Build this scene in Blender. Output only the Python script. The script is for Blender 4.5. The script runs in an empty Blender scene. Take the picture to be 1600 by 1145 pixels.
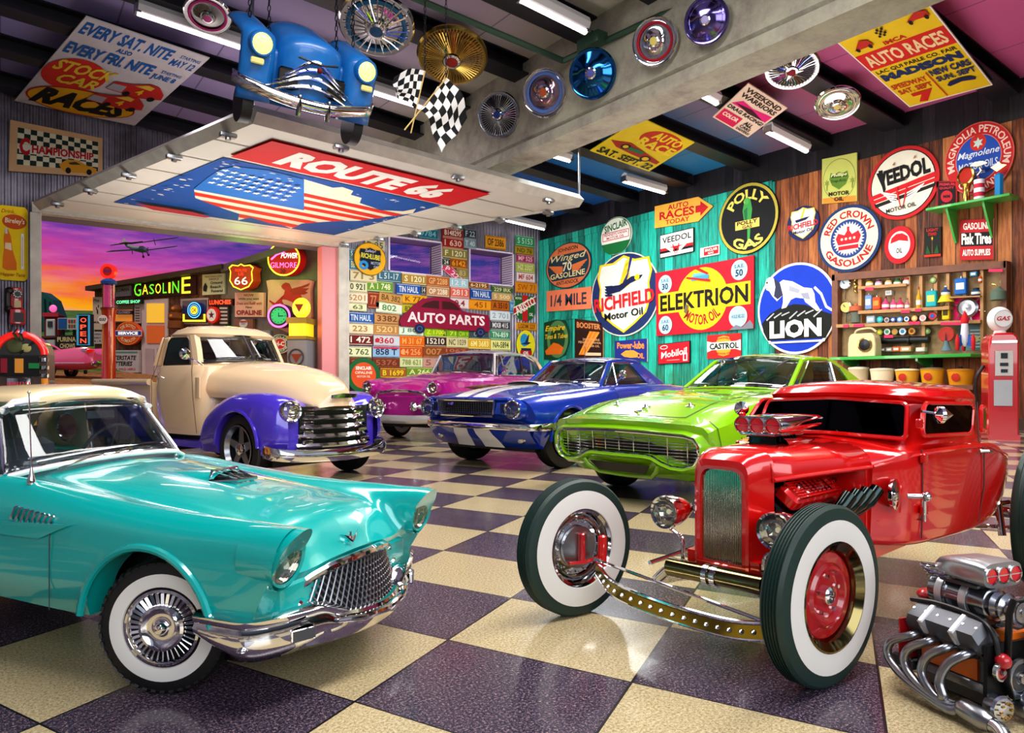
import bpy, bmesh, math, random
from mathutils import Vector as V, Matrix
from math import sin, cos, pi, radians, sqrt, atan2
random.seed(7)
S=bpy.context.scene; COL=S.collection
F=1113.; CX=800.; HY=595.; H=1.25; TH=radians(35.7)
FW=V((sin(TH),cos(TH),0)); RT=V((cos(TH),-sin(TH),0))
def ray(px,py): return FW+RT*((px-CX)/F)+V((0,0,(HY-py)/F))
def hit(px,py,axis,val):
    D=ray(px,py); O=V((0,0,H)); t=(val-O[axis])/D[axis]; return O+D*t
cam=bpy.data.cameras.new('camera'); cam.sensor_width=36; cam.lens=36*F/1600; cam.shift_y=(HY-572.5)/1600; cam.clip_end=2000
co=bpy.data.objects.new('camera',cam); COL.objects.link(co); co.location=(0,0,H); co.rotation_euler=(pi/2,0,-TH); S.camera=co
# ---------- materials
MATS={}
def srgb(c):
    if isinstance(c,str):
        c=c.lstrip('#'); c=[int(c[i:i+2],16)/255 for i in (0,2,4)]
    return tuple((x/12.92 if x<=.04045 else ((x+.055)/1.055)**2.4) for x in c)+(1,)
def mat(name,col='808080',rough=.5,metal=0,coat=0,emit=0,alpha=1,spec=.5,noise=0,nscale=8,bump=0,bscale=40):
    if name in MATS: return MATS[name]
    m=bpy.data.materials.new(name); m.use_nodes=True; nt=m.node_tree; b=nt.nodes['Principled BSDF']
    c=srgb(col); b.inputs['Base Color'].default_value=c; b.inputs['Roughness'].default_value=rough; b.inputs['Metallic'].default_value=metal
    b.inputs['Coat Weight'].default_value=coat; b.inputs['Coat Roughness'].default_value=.03; b.inputs['Specular IOR Level'].default_value=spec
    if emit: b.inputs['Emission Color'].default_value=c; b.inputs['Emission Strength'].default_value=emit
    if noise or bump:
        tc=nt.nodes.new('ShaderNodeTexCoord')
    if noise:
        n=nt.nodes.new('ShaderNodeTexNoise'); n.inputs['Scale'].default_value=nscale; n.inputs['Detail'].default_value=6
        nt.links.new(tc.outputs['Object'],n.inputs['Vector'])
        mx=nt.nodes.new('ShaderNodeMix'); mx.data_type='RGBA'; mx.blend_type='MULTIPLY'; mx.inputs[0].default_value=noise
        r=nt.nodes.new('ShaderNodeMapRange'); r.inputs['From Min'].default_value=.3; r.inputs['From Max'].default_value=.7; r.inputs['To Min'].default_value=.35; r.inputs['To Max'].default_value=1.15
        nt.links.new(n.outputs[0],r.inputs[0]); mx.inputs[6].default_value=c; nt.links.new(r.outputs[0],mx.inputs[7]); nt.links.new(mx.outputs[2],b.inputs['Base Color'])
    if bump:
        n=nt.nodes.new('ShaderNodeTexNoise'); n.inputs['Scale'].default_value=bscale; nt.links.new(tc.outputs['Object'],n.inputs['Vector'])
        bp=nt.nodes.new('ShaderNodeBump'); bp.inputs['Strength'].default_value=bump; nt.links.new(n.outputs[0],bp.inputs['Height']); nt.links.new(bp.outputs[0],b.inputs['Normal'])
    MATS[name]=m; return m
def paint(name,col,metal=0.,rough=.22): return mat(name,col,rough,metal,coat=1.)
def glassmat(name,col='cfd8da',tint=.75,gloss=.06):
    if name in MATS: return MATS[name]
    m=bpy.data.materials.new(name); m.use_nodes=True; nt=m.node_tree; nt.nodes.clear()
    o=nt.nodes.new('ShaderNodeOutputMaterial'); t=nt.nodes.new('ShaderNodeBsdfTransparent'); g=nt.nodes.new('ShaderNodeBsdfGlossy'); mx=nt.nodes.new('ShaderNodeMixShader')
    c=srgb(col); t.inputs[0].default_value=tuple(x*tint for x in c[:3])+(1,); g.inputs['Roughness'].default_value=.02
    lw=nt.nodes.new('ShaderNodeLayerWeight'); lw.inputs[0].default_value=.25
    mr=nt.nodes.new('ShaderNodeMapRange'); mr.inputs['To Min'].default_value=gloss; mr.inputs['To Max'].default_value=.38
    nt.links.new(lw.outputs['Fresnel'],mr.inputs[0]); nt.links.new(mr.outputs[0],mx.inputs[0]); nt.links.new(t.outputs[0],mx.inputs[1]); nt.links.new(g.outputs[0],mx.inputs[2]); nt.links.new(mx.outputs[0],o.inputs[0])
    MATS[name]=m; return m
class N:
    """tiny node graph helper"""
    def __init__(s,name,rough=.6,metal=0,coat=0):
        s.m=bpy.data.materials.new(name); s.m.use_nodes=True; s.nt=s.m.node_tree; s.b=s.nt.nodes['Principled BSDF']
        s.b.inputs['Roughness'].default_value=rough; s.b.inputs['Metallic'].default_value=metal; s.b.inputs['Coat Weight'].default_value=coat; s.b.inputs['Specular IOR Level'].default_value=.28
        s.tc=s.nt.nodes.new('ShaderNodeTexCoord'); MATS[name]=s.m
    def put(s,sock,v):
        if hasattr(v,'is_linked') or hasattr(v,'links'): s.nt.links.new(v,sock)
        else: sock.default_value=v
    def math(s,op,a,b=0.,c=None,clamp=False):
        n=s.nt.nodes.new('ShaderNodeMath'); n.operation=op; n.use_clamp=clamp; s.put(n.inputs[0],a); s.put(n.inputs[1],b)
        if c is not None: s.put(n.inputs[2],c)
        return n.outputs[0]
    def xyz(s,v=None):
        n=s.nt.nodes.new('ShaderNodeSeparateXYZ'); s.nt.links.new(v or s.tc.outputs['Object'],n.inputs[0]); return n.outputs
    def vec(s,x,y,z):
        n=s.nt.nodes.new('ShaderNodeCombineXYZ'); s.put(n.inputs[0],x); s.put(n.inputs[1],y); s.put(n.inputs[2],z); return n.outputs[0]
    def noise(s,v=None,scale=5,detail=4,rough=.6):
        n=s.nt.nodes.new('ShaderNodeTexNoise'); n.inputs['Scale'].default_value=scale; n.inputs['Detail'].default_value=detail; n.inputs['Roughness'].default_value=rough
        s.nt.links.new(v if v is not None else s.tc.outputs['Object'],n.inputs['Vector']); return n.outputs[0]
    def white(s,v):
        n=s.nt.nodes.new('ShaderNodeTexWhiteNoise'); n.noise_dimensions='3D'; s.nt.links.new(v,n.inputs['Vector']); return n.outputs['Value']
    def ramp(s,f,stops,const=False):
        n=s.nt.nodes.new('ShaderNodeValToRGB'); s.nt.links.new(f,n.inputs[0]); cr=n.color_ramp
        if const: cr.interpolation='CONSTANT'
        while len(cr.elements)<len(stops): cr.elements.new(.5)
        for e,(p,c) in zip(cr.elements,stops): e.position=p; e.color=srgb(c)
        return n.outputs[0]
    def mix(s,f,a,b,mode='MIX'):
        n=s.nt.nodes.new('ShaderNodeMix'); n.data_type='RGBA'; n.blend_type=mode; s.put(n.inputs[0],f); s.put(n.inputs[6],a if not isinstance(a,str) else srgb(a)); s.put(n.inputs[7],b if not isinstance(b,str) else srgb(b)); return n.outputs[2]
    def bump(s,h,st=.3,dist=.02):
        n=s.nt.nodes.new('ShaderNodeBump'); n.inputs['Strength'].default_value=st; n.inputs['Distance'].default_value=dist; s.nt.links.new(h,n.inputs['Height']); s.nt.links.new(n.outputs[0],s.b.inputs['Normal'])
    def out(s,col=None,rough=None):
        if col is not None: s.put(s.b.inputs['Base Color'],col)
        if rough is not None: s.put(s.b.inputs['Roughness'],rough)
        return s.m
def get(m):
    """'#rrggbb' or name -> material"""
    if not isinstance(m,str): return m
    if m in MATS: return MATS[m]
    return mat(m,m,.42)
# ---------- mesh builder
def frame(d,up=(0,0,1)):
    d=V(d).normalized(); u=V(up)
    if abs(d.dot(u))>.98: u=V((1,0,0))
    a=u.cross(d).normalized(); b=d.cross(a); return a,b,d
class MB:
    def __init__(s): s.v=[];s.f=[];s.mi=[];s.mats=[];s.cur=0
    def m(s,mt):
        mt=get(mt)
        if mt not in s.mats: s.mats.append(mt)
        s.cur=s.mats.index(mt); return s
    def add(s,vs,fs,M=None):
        o=len(s.v); s.v+=[(M@V(p) if M else V(p)) for p in vs]; s.f+=[[o+i for i in f] for f in fs]; s.mi+=[s.cur]*len(fs); return s
    def box(s,c,sz,M=None,rz=0,bev=0):
        c=V(c); x,y,z=[q/2 for q in sz]; R=Matrix.Translation(c)@Matrix.Rotation(rz,4,'Z')
        if M: R=M@R
        if bev:
            b=min(bev,x*.9,y*.9,z*.9); vs=[];fs=[]
            rings=[]
            for (zz,i) in ((-z,b),(-z+b,0),(z-b,0),(z,b)):
                ring=[]
                for sx,sy in ((1,1),(-1,1),(-1,-1),(1,-1)):
                    X=x-i;Y=y-i
                    pts=[(sx*X,sy*(Y-b)),(sx*(X-b*.3),sy*(Y-b*.3)),(sx*(X-b),sy*Y)]
                    if sx*sy<0: pts=pts[::-1]
                    ring+=[(p[0],p[1],zz) for p in pts]
                rings.append(ring)
            return s.rings(rings,M=R,cap=True)
        vs=[(a*x,b_*y,c_*z) for c_ in (-1,1) for b_ in (-1,1) for a in (-1,1)]
        return s.add(vs,[[0,2,3,1],[4,5,7,6],[0,1,5,4],[2,6,7,3],[0,4,6,2],[1,3,7,5]],R)
    def rings(s,R,M=None,cap=False,closed=True,loop=False):
        n=len(R[0]); vs=[p for r in R for p in r]; fs=[]; k=len(R)
        for i in range(k if loop else k-1):
            j2=(i+1)%k
            for j in range(n if closed else n-1):
                fs.append([i*n+j,i*n+(j+1)%n,j2*n+(j+1)%n,j2*n+j])
        if cap: fs.append(list(range(n))[::-1]); fs.append([(k-1)*n+j for j in range(n)])
        return s.add(vs,fs,M)
    def cyl(s,p0,p1,r0,r1=None,n=20,cap=True):
        if r1 is None: r1=r0
        p0=V(p0);p1=V(p1);a,b,d=frame(p1-p0)
        return s.rings([[p+a*(r*cos(2*pi*j/n))+b*(r*sin(2*pi*j/n)) for j in range(n)] for p,r in ((p0,r0),(p1,r1))],cap=cap)
    def lathe(s,prof,M=None,n=32,p0=None,d=None,closed=False,cap=False):
        """prof [(axial,radius)] about local z (or axis d from p0)"""
        if p0 is not None:
            a,b,dd=frame(d); M=(M or Matrix())@Matrix(((a.x,b.x,dd.x,p0[0]),(a.y,b.y,dd.y,p0[1]),(a.z,b.z,dd.z,p0[2]),(0,0,0,1)))
        R=[[(r*cos(2*pi*j/n),r*sin(2*pi*j/n),z) for j in range(n)] for z,r in prof]
        return s.rings(R,M=M,loop=closed,cap=cap)
    def tube(s,pts,r,n=8,loop=False,M=None,cap=True,flat=1.):
        pts=[V(p) for p in pts]; k=len(pts); R=[]; pa=None
        for i,p in enumerate(pts):
            q0=pts[(i-1)%k] if (loop or i) else p; q1=pts[(i+1)%k] if (loop or i<k-1) else p
            d=(q1-q0).normalized()
            if pa is None: a,b,d=frame(d)
            else:
                a=(pa-d*pa.dot(d)); a=a.normalized() if a.length>1e-6 else frame(d)[0]; b=d.cross(a)
            pa=a; rr=r[i] if isinstance(r,(list,tuple)) else r
            R.append([p+a*(rr*cos(2*pi*j/n))+b*(rr*flat*sin(2*pi*j/n)) for j in range(n)])
        return s.rings(R,M=M,cap=cap and not loop,loop=loop)
    def ball(s,c,r,M=None,n=16,sc=(1,1,1),z0=-1.,z1=1.):
        c=V(c); k=max(6,n//2); R=[]
        for i in range(k+1):
            t=math.asin(max(-1,min(1,z0)))+(math.asin(max(-1,min(1,z1)))-math.asin(max(-1,min(1,z0))))*i/k
            R.append([c+V((r*sc[0]*cos(t)*cos(2*pi*j/n),r*sc[1]*cos(t)*sin(2*pi*j/n),r*sc[2]*sin(t))) for j in range(n)])
        return s.rings(R,M=M)
    def poly(s,pts,off,M=None):
        """planar polygon (3D pts) thickened by vector off; triangulated on build"""
        pts=[V(p) for p in pts]; n=len(pts); off=V(off)
        vs=pts+[p+off for p in pts]
        return s.add(vs,[list(range(n))[::-1],[n+i for i in range(n)]]+[[i,(i+1)%n,n+(i+1)%n,n+i] for i in range(n)],M)
    def grid(s,G,M=None,flip=False):
        n=len(G[0]); vs=[p for r in G for p in r]; fs=[]
        for i in range(len(G)-1):
            for j in range(n-1):
                q=[i*n+j,i*n+j+1,(i+1)*n+j+1,(i+1)*n+j]; fs.append(q[::-1] if flip else q)
        return s.add(vs,fs,M)
    def build(s,name,mt=None,parent=None,smooth=35,loc=None,M=None,weld=0,bevel=0,solid=0,fix=True):
        if not s.v: return None
        if mt is not None and not s.mats: s.mats=[get(mt)]
        me=bpy.data.meshes.new(name); me.from_pydata([tuple(p) for p in s.v],[],s.f)
        for x in s.mats: me.materials.append(x)
        if len(s.mats)>1: me.polygons.foreach_set('material_index',s.mi)
        bm=bmesh.new(); bm.from_mesh(me)
        if weld: bmesh.ops.remove_doubles(bm,verts=bm.verts,dist=weld)
        bmesh.ops.dissolve_degenerate(bm,edges=bm.edges,dist=1e-7)
        ng=[f for f in bm.faces if len(f.verts)>4]
        if ng: bmesh.ops.triangulate(bm,faces=ng)
        if fix: bmesh.ops.recalc_face_normals(bm,faces=bm.faces)
        bm.to_mesh(me); bm.free()
        if smooth: me.shade_smooth(); me.set_sharp_from_angle(angle=radians(smooth))
        o=bpy.data.objects.new(name,me); COL.objects.link(o)
        if parent: o.parent=parent
        if loc is not None: o.location=loc
        if M is not None: o.matrix_local=M
        if bevel: b=o.modifiers.new('bevel','BEVEL'); b.width=bevel; b.segments=2; b.limit_method='ANGLE'
        if solid: b=o.modifiers.new('solid','SOLIDIFY'); b.thickness=solid
        return o
def tag(o,label,cat,group=None):
    o['label']=label; o['category']=cat
    if group: o['group']=group
    return o
def thing(name,label,cat,loc=(0,0,0),rz=0,group=None,sc=1.):
    o=bpy.data.objects.new(name,None); COL.objects.link(o); o.location=loc; o.rotation_euler=(0,0,rz); o.scale=(sc,)*3; o.empty_display_size=.1
    return tag(o,label,cat,group)
def structure(o): o['kind']='structure'; return o
def copy_tree(o,parent=None):
    c=o.copy(); COL.objects.link(c)
    if parent: c.parent=parent; c.matrix_parent_inverse=o.matrix_parent_inverse
    for ch in o.children: copy_tree(ch,c)
    return c
# ---------- splines
def cr(P,t):
    n=len(P)-1; i=min(int(t*n),n-1); u=t*n-i
    p1,p2=P[i],P[i+1]; p0=P[i-1] if i else p1*2-p2; p3=P[i+2] if i+2<=n else p2*2-p1
    m1=(p2-p0)*.5; m2=(p3-p1)*.5; L=(p2-p1).length+1e-9
    # limit tangents (avoid overshoot)
    for m in (m1,m2):
        if m.length>1.6*L: m*=1.6*L/m.length
    u2=u*u;u3=u2*u
    return p1*(2*u3-3*u2+1)+m1*(u3-2*u2+u)+p2*(-2*u3+3*u2)+m2*(u3-u2)
def spl(P,n,loop=False):
    P=[V(p) for p in P]
    if loop: P=P+[P[0]]
    return [cr(P,i/(n-1)) for i in range(n)]
def smoothpath(P,k=6):
    return spl(P,(len(P)-1)*k+1)
def segs(P,sharp,k):
    """Catmull-Rom through P, split at indices in sharp; k samples per span"""
    out=[]; idx=[0]+sorted(i for i in sharp if 0<i<len(P)-1)+[len(P)-1]
    for a,b in zip(idx,idx[1:]):
        q=P[a:b+1]; n=(b-a)*k
        for i in range(n): out.append(cr(q,i/n))
    out.append(V(P[-1])); return out
def loft(rails,ku=8,kv=4,sharp=(),sharps=()):
    rails=[[V(p) for p in r] for r in rails]
    R=[segs(r,sharps,ku) for r in rails]
    return [segs([R[k][i] for k in range(len(R))],sharp,kv) for i in range(len(R[0]))]
def body_mesh(b,G,holes=(),lip=.1,cap0=True,cap1=True,ymin=.3,under=True,fm=None):
    """G half-body grid [i along][j around], y>0 side. holes (cx,cz,r) wheel arches cut on the side"""
    n=len(G[0]); ni=len(G); G=[[p.copy() for p in r] for r in G]
    kill=set()
    for (cx,cz,r) in holes:
        ins=lambda p:(p.x-cx)**2+(p.z-cz)**2<r*r and p.y>ymin
        for i in range(ni-1):
            for j in range(n-1):
                c=(G[i][j]+G[i+1][j]+G[i][j+1]+G[i+1][j+1])/4
                if ins(c): kill.add((i,j))
        use={}
        for i in range(ni-1):
            for j in range(n-1):
                for a,bb in ((i,j),(i+1,j),(i,j+1),(i+1,j+1)): use.setdefault((a,bb),set()).add((i,j) in kill)
        for (a,bb),q in use.items():
            p=G[a][bb]
            if len(q)==2 or (bb==0 and True in q and False in q):
                d=V((p.x-cx,0,p.z-cz)); L=d.length
                if L>1e-4 and abs(L-r)<.25*r+.06: p.x=cx+d.x/L*r; p.z=cz+d.z/L*r
    for sg in (1,-1):
        vs=[V((p.x,p.y*sg,p.z)) for r in G for p in r]; fs=[]; ed={}
        for i in range(ni-1):
            for j in range(n-1):
                q=[i*n+j,i*n+j+1,(i+1)*n+j+1,(i+1)*n+j]
                if (i,j) in kill:
                    for k in range(4): ed[frozenset((q[k],q[(k+1)%4]))]=ed.get(frozenset((q[k],q[(k+1)%4])),0)
                    continue
                fs.append(q if sg>0 else q[::-1])
        # lip
        alive={}
        for f in fs:
            for k in range(4):
                e=frozenset((f[k],f[(k+1)%4])); alive[e]=alive.get(e,0)+1
        ext={}
        for e in ed:
            if alive.get(e)==1:
                a,c=tuple(e)
                for q in (a,c):
                    if q not in ext: ext[q]=len(vs); vs.append(vs[q]-V((0,sg*lip,0)))
                fs.append([a,c,ext[c],ext[a]])
        m0=b.cur; k0=len(b.mi); b.add(vs,fs)
        if fm:
            k=0
            for i in range(ni-1):
                for j in range(n-1):
                    if (i,j) in kill: continue
                    q=fm(i,j,(G[i][j]+G[i+1][j+1])/2)
                    if q: b.m(q); b.mi[k0+k]=b.cur
                    k+=1
            b.cur=m0
    for fl,row in ((cap0,G[0]),(cap1,G[-1])):
        if fl: b.add([V(p) for p in row]+[V((p.x,-p.y,p.z)) for p in row[-2::-1]],[list(range(2*n-1))])
    if under:
        vs=[];fs=[]
        for r in G: vs+=[V(r[0]),V((r[0].x,-r[0].y,r[0].z))]
        for i in range(ni-1):
            if (i,0) in kill: continue
            fs.append([2*i,2*i+1,2*i+3,2*i+2])
        b.add(vs,fs)
    return b
def mir(P): return [(p[0],-p[1],p[2]) for p in P]
def panel(name,pts,mt,parent,th=.012,tr=None,trm='chrome',smooth=35):
    """thin sheet through 3D polygon with optional trim tube"""
    pts=[V(p) for p in pts]; n=V((0,0,0)); c=sum(pts,V((0,0,0)))/len(pts)
    for i in range(len(pts)): n+=(pts[i]-c).cross(pts[(i+1)%len(pts)]-c)
    n=n.normalized()*th; b=MB(); b.m(mt).poly(pts,n)
    o=b.build(name,None,parent,smooth)
    if tr: MB().m(trm).tube(pts,tr,6,loop=True).build('window_trim',None,o)
    return o
def coons(name,B,T,mt,parent,nu=12,th=.012,bulge=0,tr=None,trm='chrome',ed=0):
    """sheet between curve B and curve T (lists of pts same count after spline)"""
    b=spl(B,nu);t=spl(T,nu); G=[]
    nv=6
    for i in range(nu): G.append([b[i].lerp(t[i],j/nv) for j in range(nv+1)])
    nrm=(b[-1]-b[0]).cross(t[0]-b[0]).normalized()
    for i in range(nu):
        for j in range(nv+1): G[i][j]+=nrm*(bulge*sin(pi*j/nv)*(.6+.4*sin(pi*i/(nu-1))))
    o=MB().m(mt).grid(G).build(name,None,parent,solid=th)
    if tr:
        lp=[G[i][0] for i in range(nu)]+[G[-1][j] for j in range(1,nv+1)]+[G[i][nv] for i in range(nu-2,-1,-1)]+[G[0][j] for j in range(nv-1,0,-1)]
        MB().m(trm).tube(lp,tr,6,loop=True).build('window_trim',None,o)
    return o
def circ(c,r,n,ax='x',sx=1,sz=1,ph=0):
    c=V(c); o=[]
    for i in range(n):
        a=2*pi*i/n+ph; u,v=r*sx*cos(a),r*sz*sin(a)
        o.append(c+(V((0,u,v)) if ax=='x' else V((u,0,v)) if ax=='y' else V((u,v,0))))
    return o
# common materials
chrome=mat('chrome','e8e8ea',.06,1); mat('dark_chrome','9a9a98',.12,1); mat('rubber','0c0d0e',.5,0,noise=0); mat('white_rubber','e6e4de',.45)
mat('black','070708',.4); mat('dark_metal','26272a',.4,.8); mat('steel','9a9da3',.28,1); mat('aluminium','b9bcc2',.22,1,noise=.3,nscale=30)
mat('interior','7c7d82',.6); mat('interior_dark','303236',.6); mat('gold','b98a35',.25,1)
GL=glassmat('window_glass','e4eaee',.82,.04); GLD=glassmat('dark_window_glass','303436',.35,.04)
lampglass=mat('headlight_glass','e6e2cf',.08,.55,coat=1)
# ---------- text
TC={}
def textgeo(s,bold=.012,shear=0):
    k=(s,bold,shear)
    if k in TC: return TC[k]
    cu=bpy.data.curves.new('t','FONT'); cu.body=s; cu.offset=bold; cu.shear=shear; cu.resolution_u=2; cu.fill_mode='FRONT'
    ob=bpy.data.objects.new('t',cu); COL.objects.link(ob)
    dg=bpy.context.evaluated_depsgraph_get(); me=ob.evaluated_get(dg).to_mesh()
    vs=[(v.co.x,v.co.y) for v in me.vertices]; fs=[list(p.vertices) for p in me.polygons]
    ob.evaluated_get(dg).to_mesh_clear(); bpy.data.objects.remove(ob); bpy.data.curves.remove(cu)
    if vs:
        x0=min(v[0] for v in vs);x1=max(v[0] for v in vs);y0=min(v[1] for v in vs);y1=max(v[1] for v in vs)
        vs=[((x-x0)/(x1-x0+1e-9),(y-y0)/(y1-y0+1e-9)) for x,y in vs]; asp=(x1-x0)/(y1-y0+1e-9)
    else: asp=1
    TC[k]=(vs,fs,asp); return TC[k]
XW=20.85; YW=26.8; CK=.0717; C0=H+9.125
def ceil_hit(px,py,drop=0.):
    D=ray(px,py); t=(C0-drop-H)/(D.z+CK*D.x); return V((0,0,H))+D*t
CN=V((CK,0,1)).normalized()
# floor
n=N('checker_floor',.3,coat=.08)
X,Y,Z=n.xyz()
a=(.6344,.361); b=(-.371,.864); det=a[0]*b[1]-a[1]*b[0]
dx=n.math('SUBTRACT',X,1.1219); dy=n.math('SUBTRACT',Y,2.613)
u=n.math('ADD',n.math('MULTIPLY',dx,b[1]/det),n.math('MULTIPLY',dy,-b[0]/det))
v=n.math('ADD',n.math('MULTIPLY',dx,-a[1]/det),n.math('MULTIPLY',dy,a[0]/det))
fu=n.math('FLOOR',u); fv=n.math('FLOOR',v)
par=n.math('ABSOLUTE',n.math('MODULO',n.math('ADD',fu,fv),2.))
par=n.math('GREATER_THAN',par,.5)
sp=n.noise(scale=85,detail=2,rough=.9); sp2=n.noise(scale=2.2,detail=5)
cream=n.mix(n.math('MULTIPLY',sp2,.55),n.ramp(sp,[(.35,'#7d6a48'),(.5,'#b5a680'),(.68,'#dccfa8')]),'#a08c66')
dark=n.ramp(sp,[(.38,'#1d1a28'),(.52,'#3b3344'),(.6,'#6a5560'),(.7,'#a08a84')])
eu=n.math('ABSOLUTE',n.math('SUBTRACT',n.math('FRACT',u),.5)); ev=n.math('ABSOLUTE',n.math('SUBTRACT',n.math('FRACT',v),.5))
gr=n.math('GREATER_THAN',n.math('MAXIMUM',eu,ev),.494)
col=n.mix(gr,n.mix(par,cream,dark),'#17141a')
fl=n.out(col,n.ramp(n.noise(scale=1.3),[(.3,'#606060'),(.7,'#8c8c8c')]))
structure(MB().m(fl).box((9,10.4,-.1),(34,34,.2)).build('floor',smooth=0))
# ceiling
n=N('ceiling_panels',.55)
X,Y,Z=n.xyz()
nz=n.noise(scale=.35,detail=3)
t=n.math('ADD',n.math('MULTIPLY',n.math('SUBTRACT',Y,8.),1/14.),n.math('MULTIPLY',n.math('SUBTRACT',nz,.5),.35),clamp=True)
right=n.ramp(t,[(0,'#c85a92'),(.22,'#9c4c70'),(.42,'#606480'),(.6,'#2478b0'),(1,'#1c54a0')])
left=n.ramp(n.math('MULTIPLY',X,.09,clamp=True),[(0,'#8d86bc'),(.5,'#a496c4'),(.8,'#bcacc0'),(1,'#c4c0aa')])
c=n.mix(n.math('GREATER_THAN',X,11.2),left,right)
sc=n.math('GREATER_THAN',n.math('ABSOLUTE',n.math('SUBTRACT',n.math('FRACT',n.math('MULTIPLY',X,.42)),.5)),.492)
cm=n.out(n.mix(n.math('MULTIPLY',sc,.6),c,'#302a3c'))
def slope(x): return C0-CK*x
structure(MB().m(cm).add([(x,y,slope(x)+z) for z in (0,.25) for x,y in ((-7.5,-6),(21.2,-6),(21.2,27.8),(-7.5,27.8))],[[0,1,2,3],[4,7,6,5],[0,4,5,1],[1,5,6,2],[2,6,7,3],[3,7,4,0]]).build('ceiling',smooth=0))
pm=mat('purlin_steel','15131c',.45,.3)
for i,y in enumerate([3.2,5.2,7.4,10.2,12.4,15.,17.8,20.6,23.3,26.1]):
    b=MB().m(pm)
    w,h=.62,.42
    for s0,s1,ww,hh,oz in ((-7.4,20.8,w,.05,-h),(-7.4,20.8,.1,h,-h+.02),(-7.4,20.8,w,.05,-.04)):
        vs=[(x,y+q*ww/2,slope(x)+oz+zz*hh) for x in (s0,s1) for q in (-1,1) for zz in (0,1)]
        b.add(vs,[[0,1,3,2],[4,6,7,5],[0,4,5,1],[2,3,7,6],[0,2,6,4],[1,5,7,3]])
    structure(b.build('trim_%d'%(i+6),smooth=0))
# concrete beam
n=N('concrete',.8)
nz=n.noise(scale=1.1,detail=10,rough=.75); n2=n.noise(scale=6,detail=8)
c=n.mix(n.math('MULTIPLY',n2,.5),n.ramp(nz,[(.3,'#5f5348'),(.45,'#8f897a'),(.6,'#a9a890'),(.75,'#7d8a6a')]),'#b8b2a6'); n.bump(n2,.5,.03)
conc=n.out(c)
bx=11.09; bz=H+6.15; bx2=12.18
structure(MB().m(conc).box(((bx+bx2)/2,10,(bz+9.9)/2),(bx2-bx,33.5,9.9-bz-.2),bev=.06).build('trim_16',smooth=0))
structure(MB().m(conc).box((bx+.35,10,bz-.12),(.9,33.5,.26)).build('trim_17',smooth=0))
structure(MB().m(conc).box((-.2,6.6,9.3),(22.5,1.0,1.4)).build('beam_cross',smooth=0)) if 0 else None
# walls
n=N('corrugated_steel',.38,.35)
wall_steel=n.out(n.ramp(n.noise(scale=.8,detail=6),[(.3,'#5a5560'),(.5,'#7d7a88'),(.7,'#9a97a8')]))
def corr(x0,x1,z0,z1,y,name,m,pitch=.16,amp=.035,out=-1):
    k=max(2,int((x1-x0)/pitch*4)); G=[]
    for i in range(k+1):
        x=x0+(x1-x0)*i/k; yy=y+amp*(0 if (i%4) in (0,1) else 1)
        G.append([V((x,yy,z0)),V((x,yy,z1(x) if callable(z1) else z1))])
    return MB().m(m).grid(G)
tz=6.46
b=MB().m(wall_steel); P=[(-7.4,.85,0,lambda x:slope(x)),(.85,10.6,tz,lambda x:slope(x)),(10.6,12.72,0,lambda x:slope(x))]
w1=(hit(606.6,400,1,YW).x,hit(691,400,1,YW).x,hit(650,429,1,YW).z,hit(650,373,1,YW).z)
w2=(hit(732.5,400,1,YW).x,hit(802,400,1,YW).x,hit(768,445,1,YW).z,hit(768,391,1,YW).z)
def wallseg(b,x0,x1,z0,z1):
    g=corr(x0,x1,z0,z1,YW,'',wall_steel); b.add(g.v,g.f)
top=lambda x:slope(x)
wallseg(b,-7.4,.85,0,top); wallseg(b,.85,10.6,tz,top); wallseg(b,10.6,w1[0],0,top)
wallseg(b,w1[0],w1[1],0,w1[2]); wallseg(b,w1[0],w1[1],w1[3],top); wallseg(b,w1[1],w2[0],0,top)
wallseg(b,w2[0],w2[1],0,w2[2]); wallseg(b,w2[0],w2[1],w2[3],top); wallseg(b,w2[1],XW+.1,0,top)
structure(b.build('wall_back',smooth=0))
ow=mat('outer_wall','6e6a74',.6); 
b=MB().m(ow); T=.9
def blk(x0,x1,z0,z1): b.box(((x0+x1)/2,YW+.07+T/2,(z0+z1)/2),(x1-x0,T,z1-z0))
blk(-7.4,.85,0,10.2); blk(.85,10.6,tz,10.2); blk(10.6,w1[0],0,9.6); blk(w1[0],w1[1],0,w1[2]); blk(w1[0],w1[1],w1[3],9.4); blk(w1[1],w2[0],0,9.2); blk(w2[0],w2[1],0,w2[2]); blk(w2[0],w2[1],w2[3],9.); blk(w2[1],22,0,8.9)
structure(b.build('wall_back_outer',smooth=0))
jm=mat('window_reveal','e9dcf2',.5); jd=mat('reveal_slats','6a4a86',.5)
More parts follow.
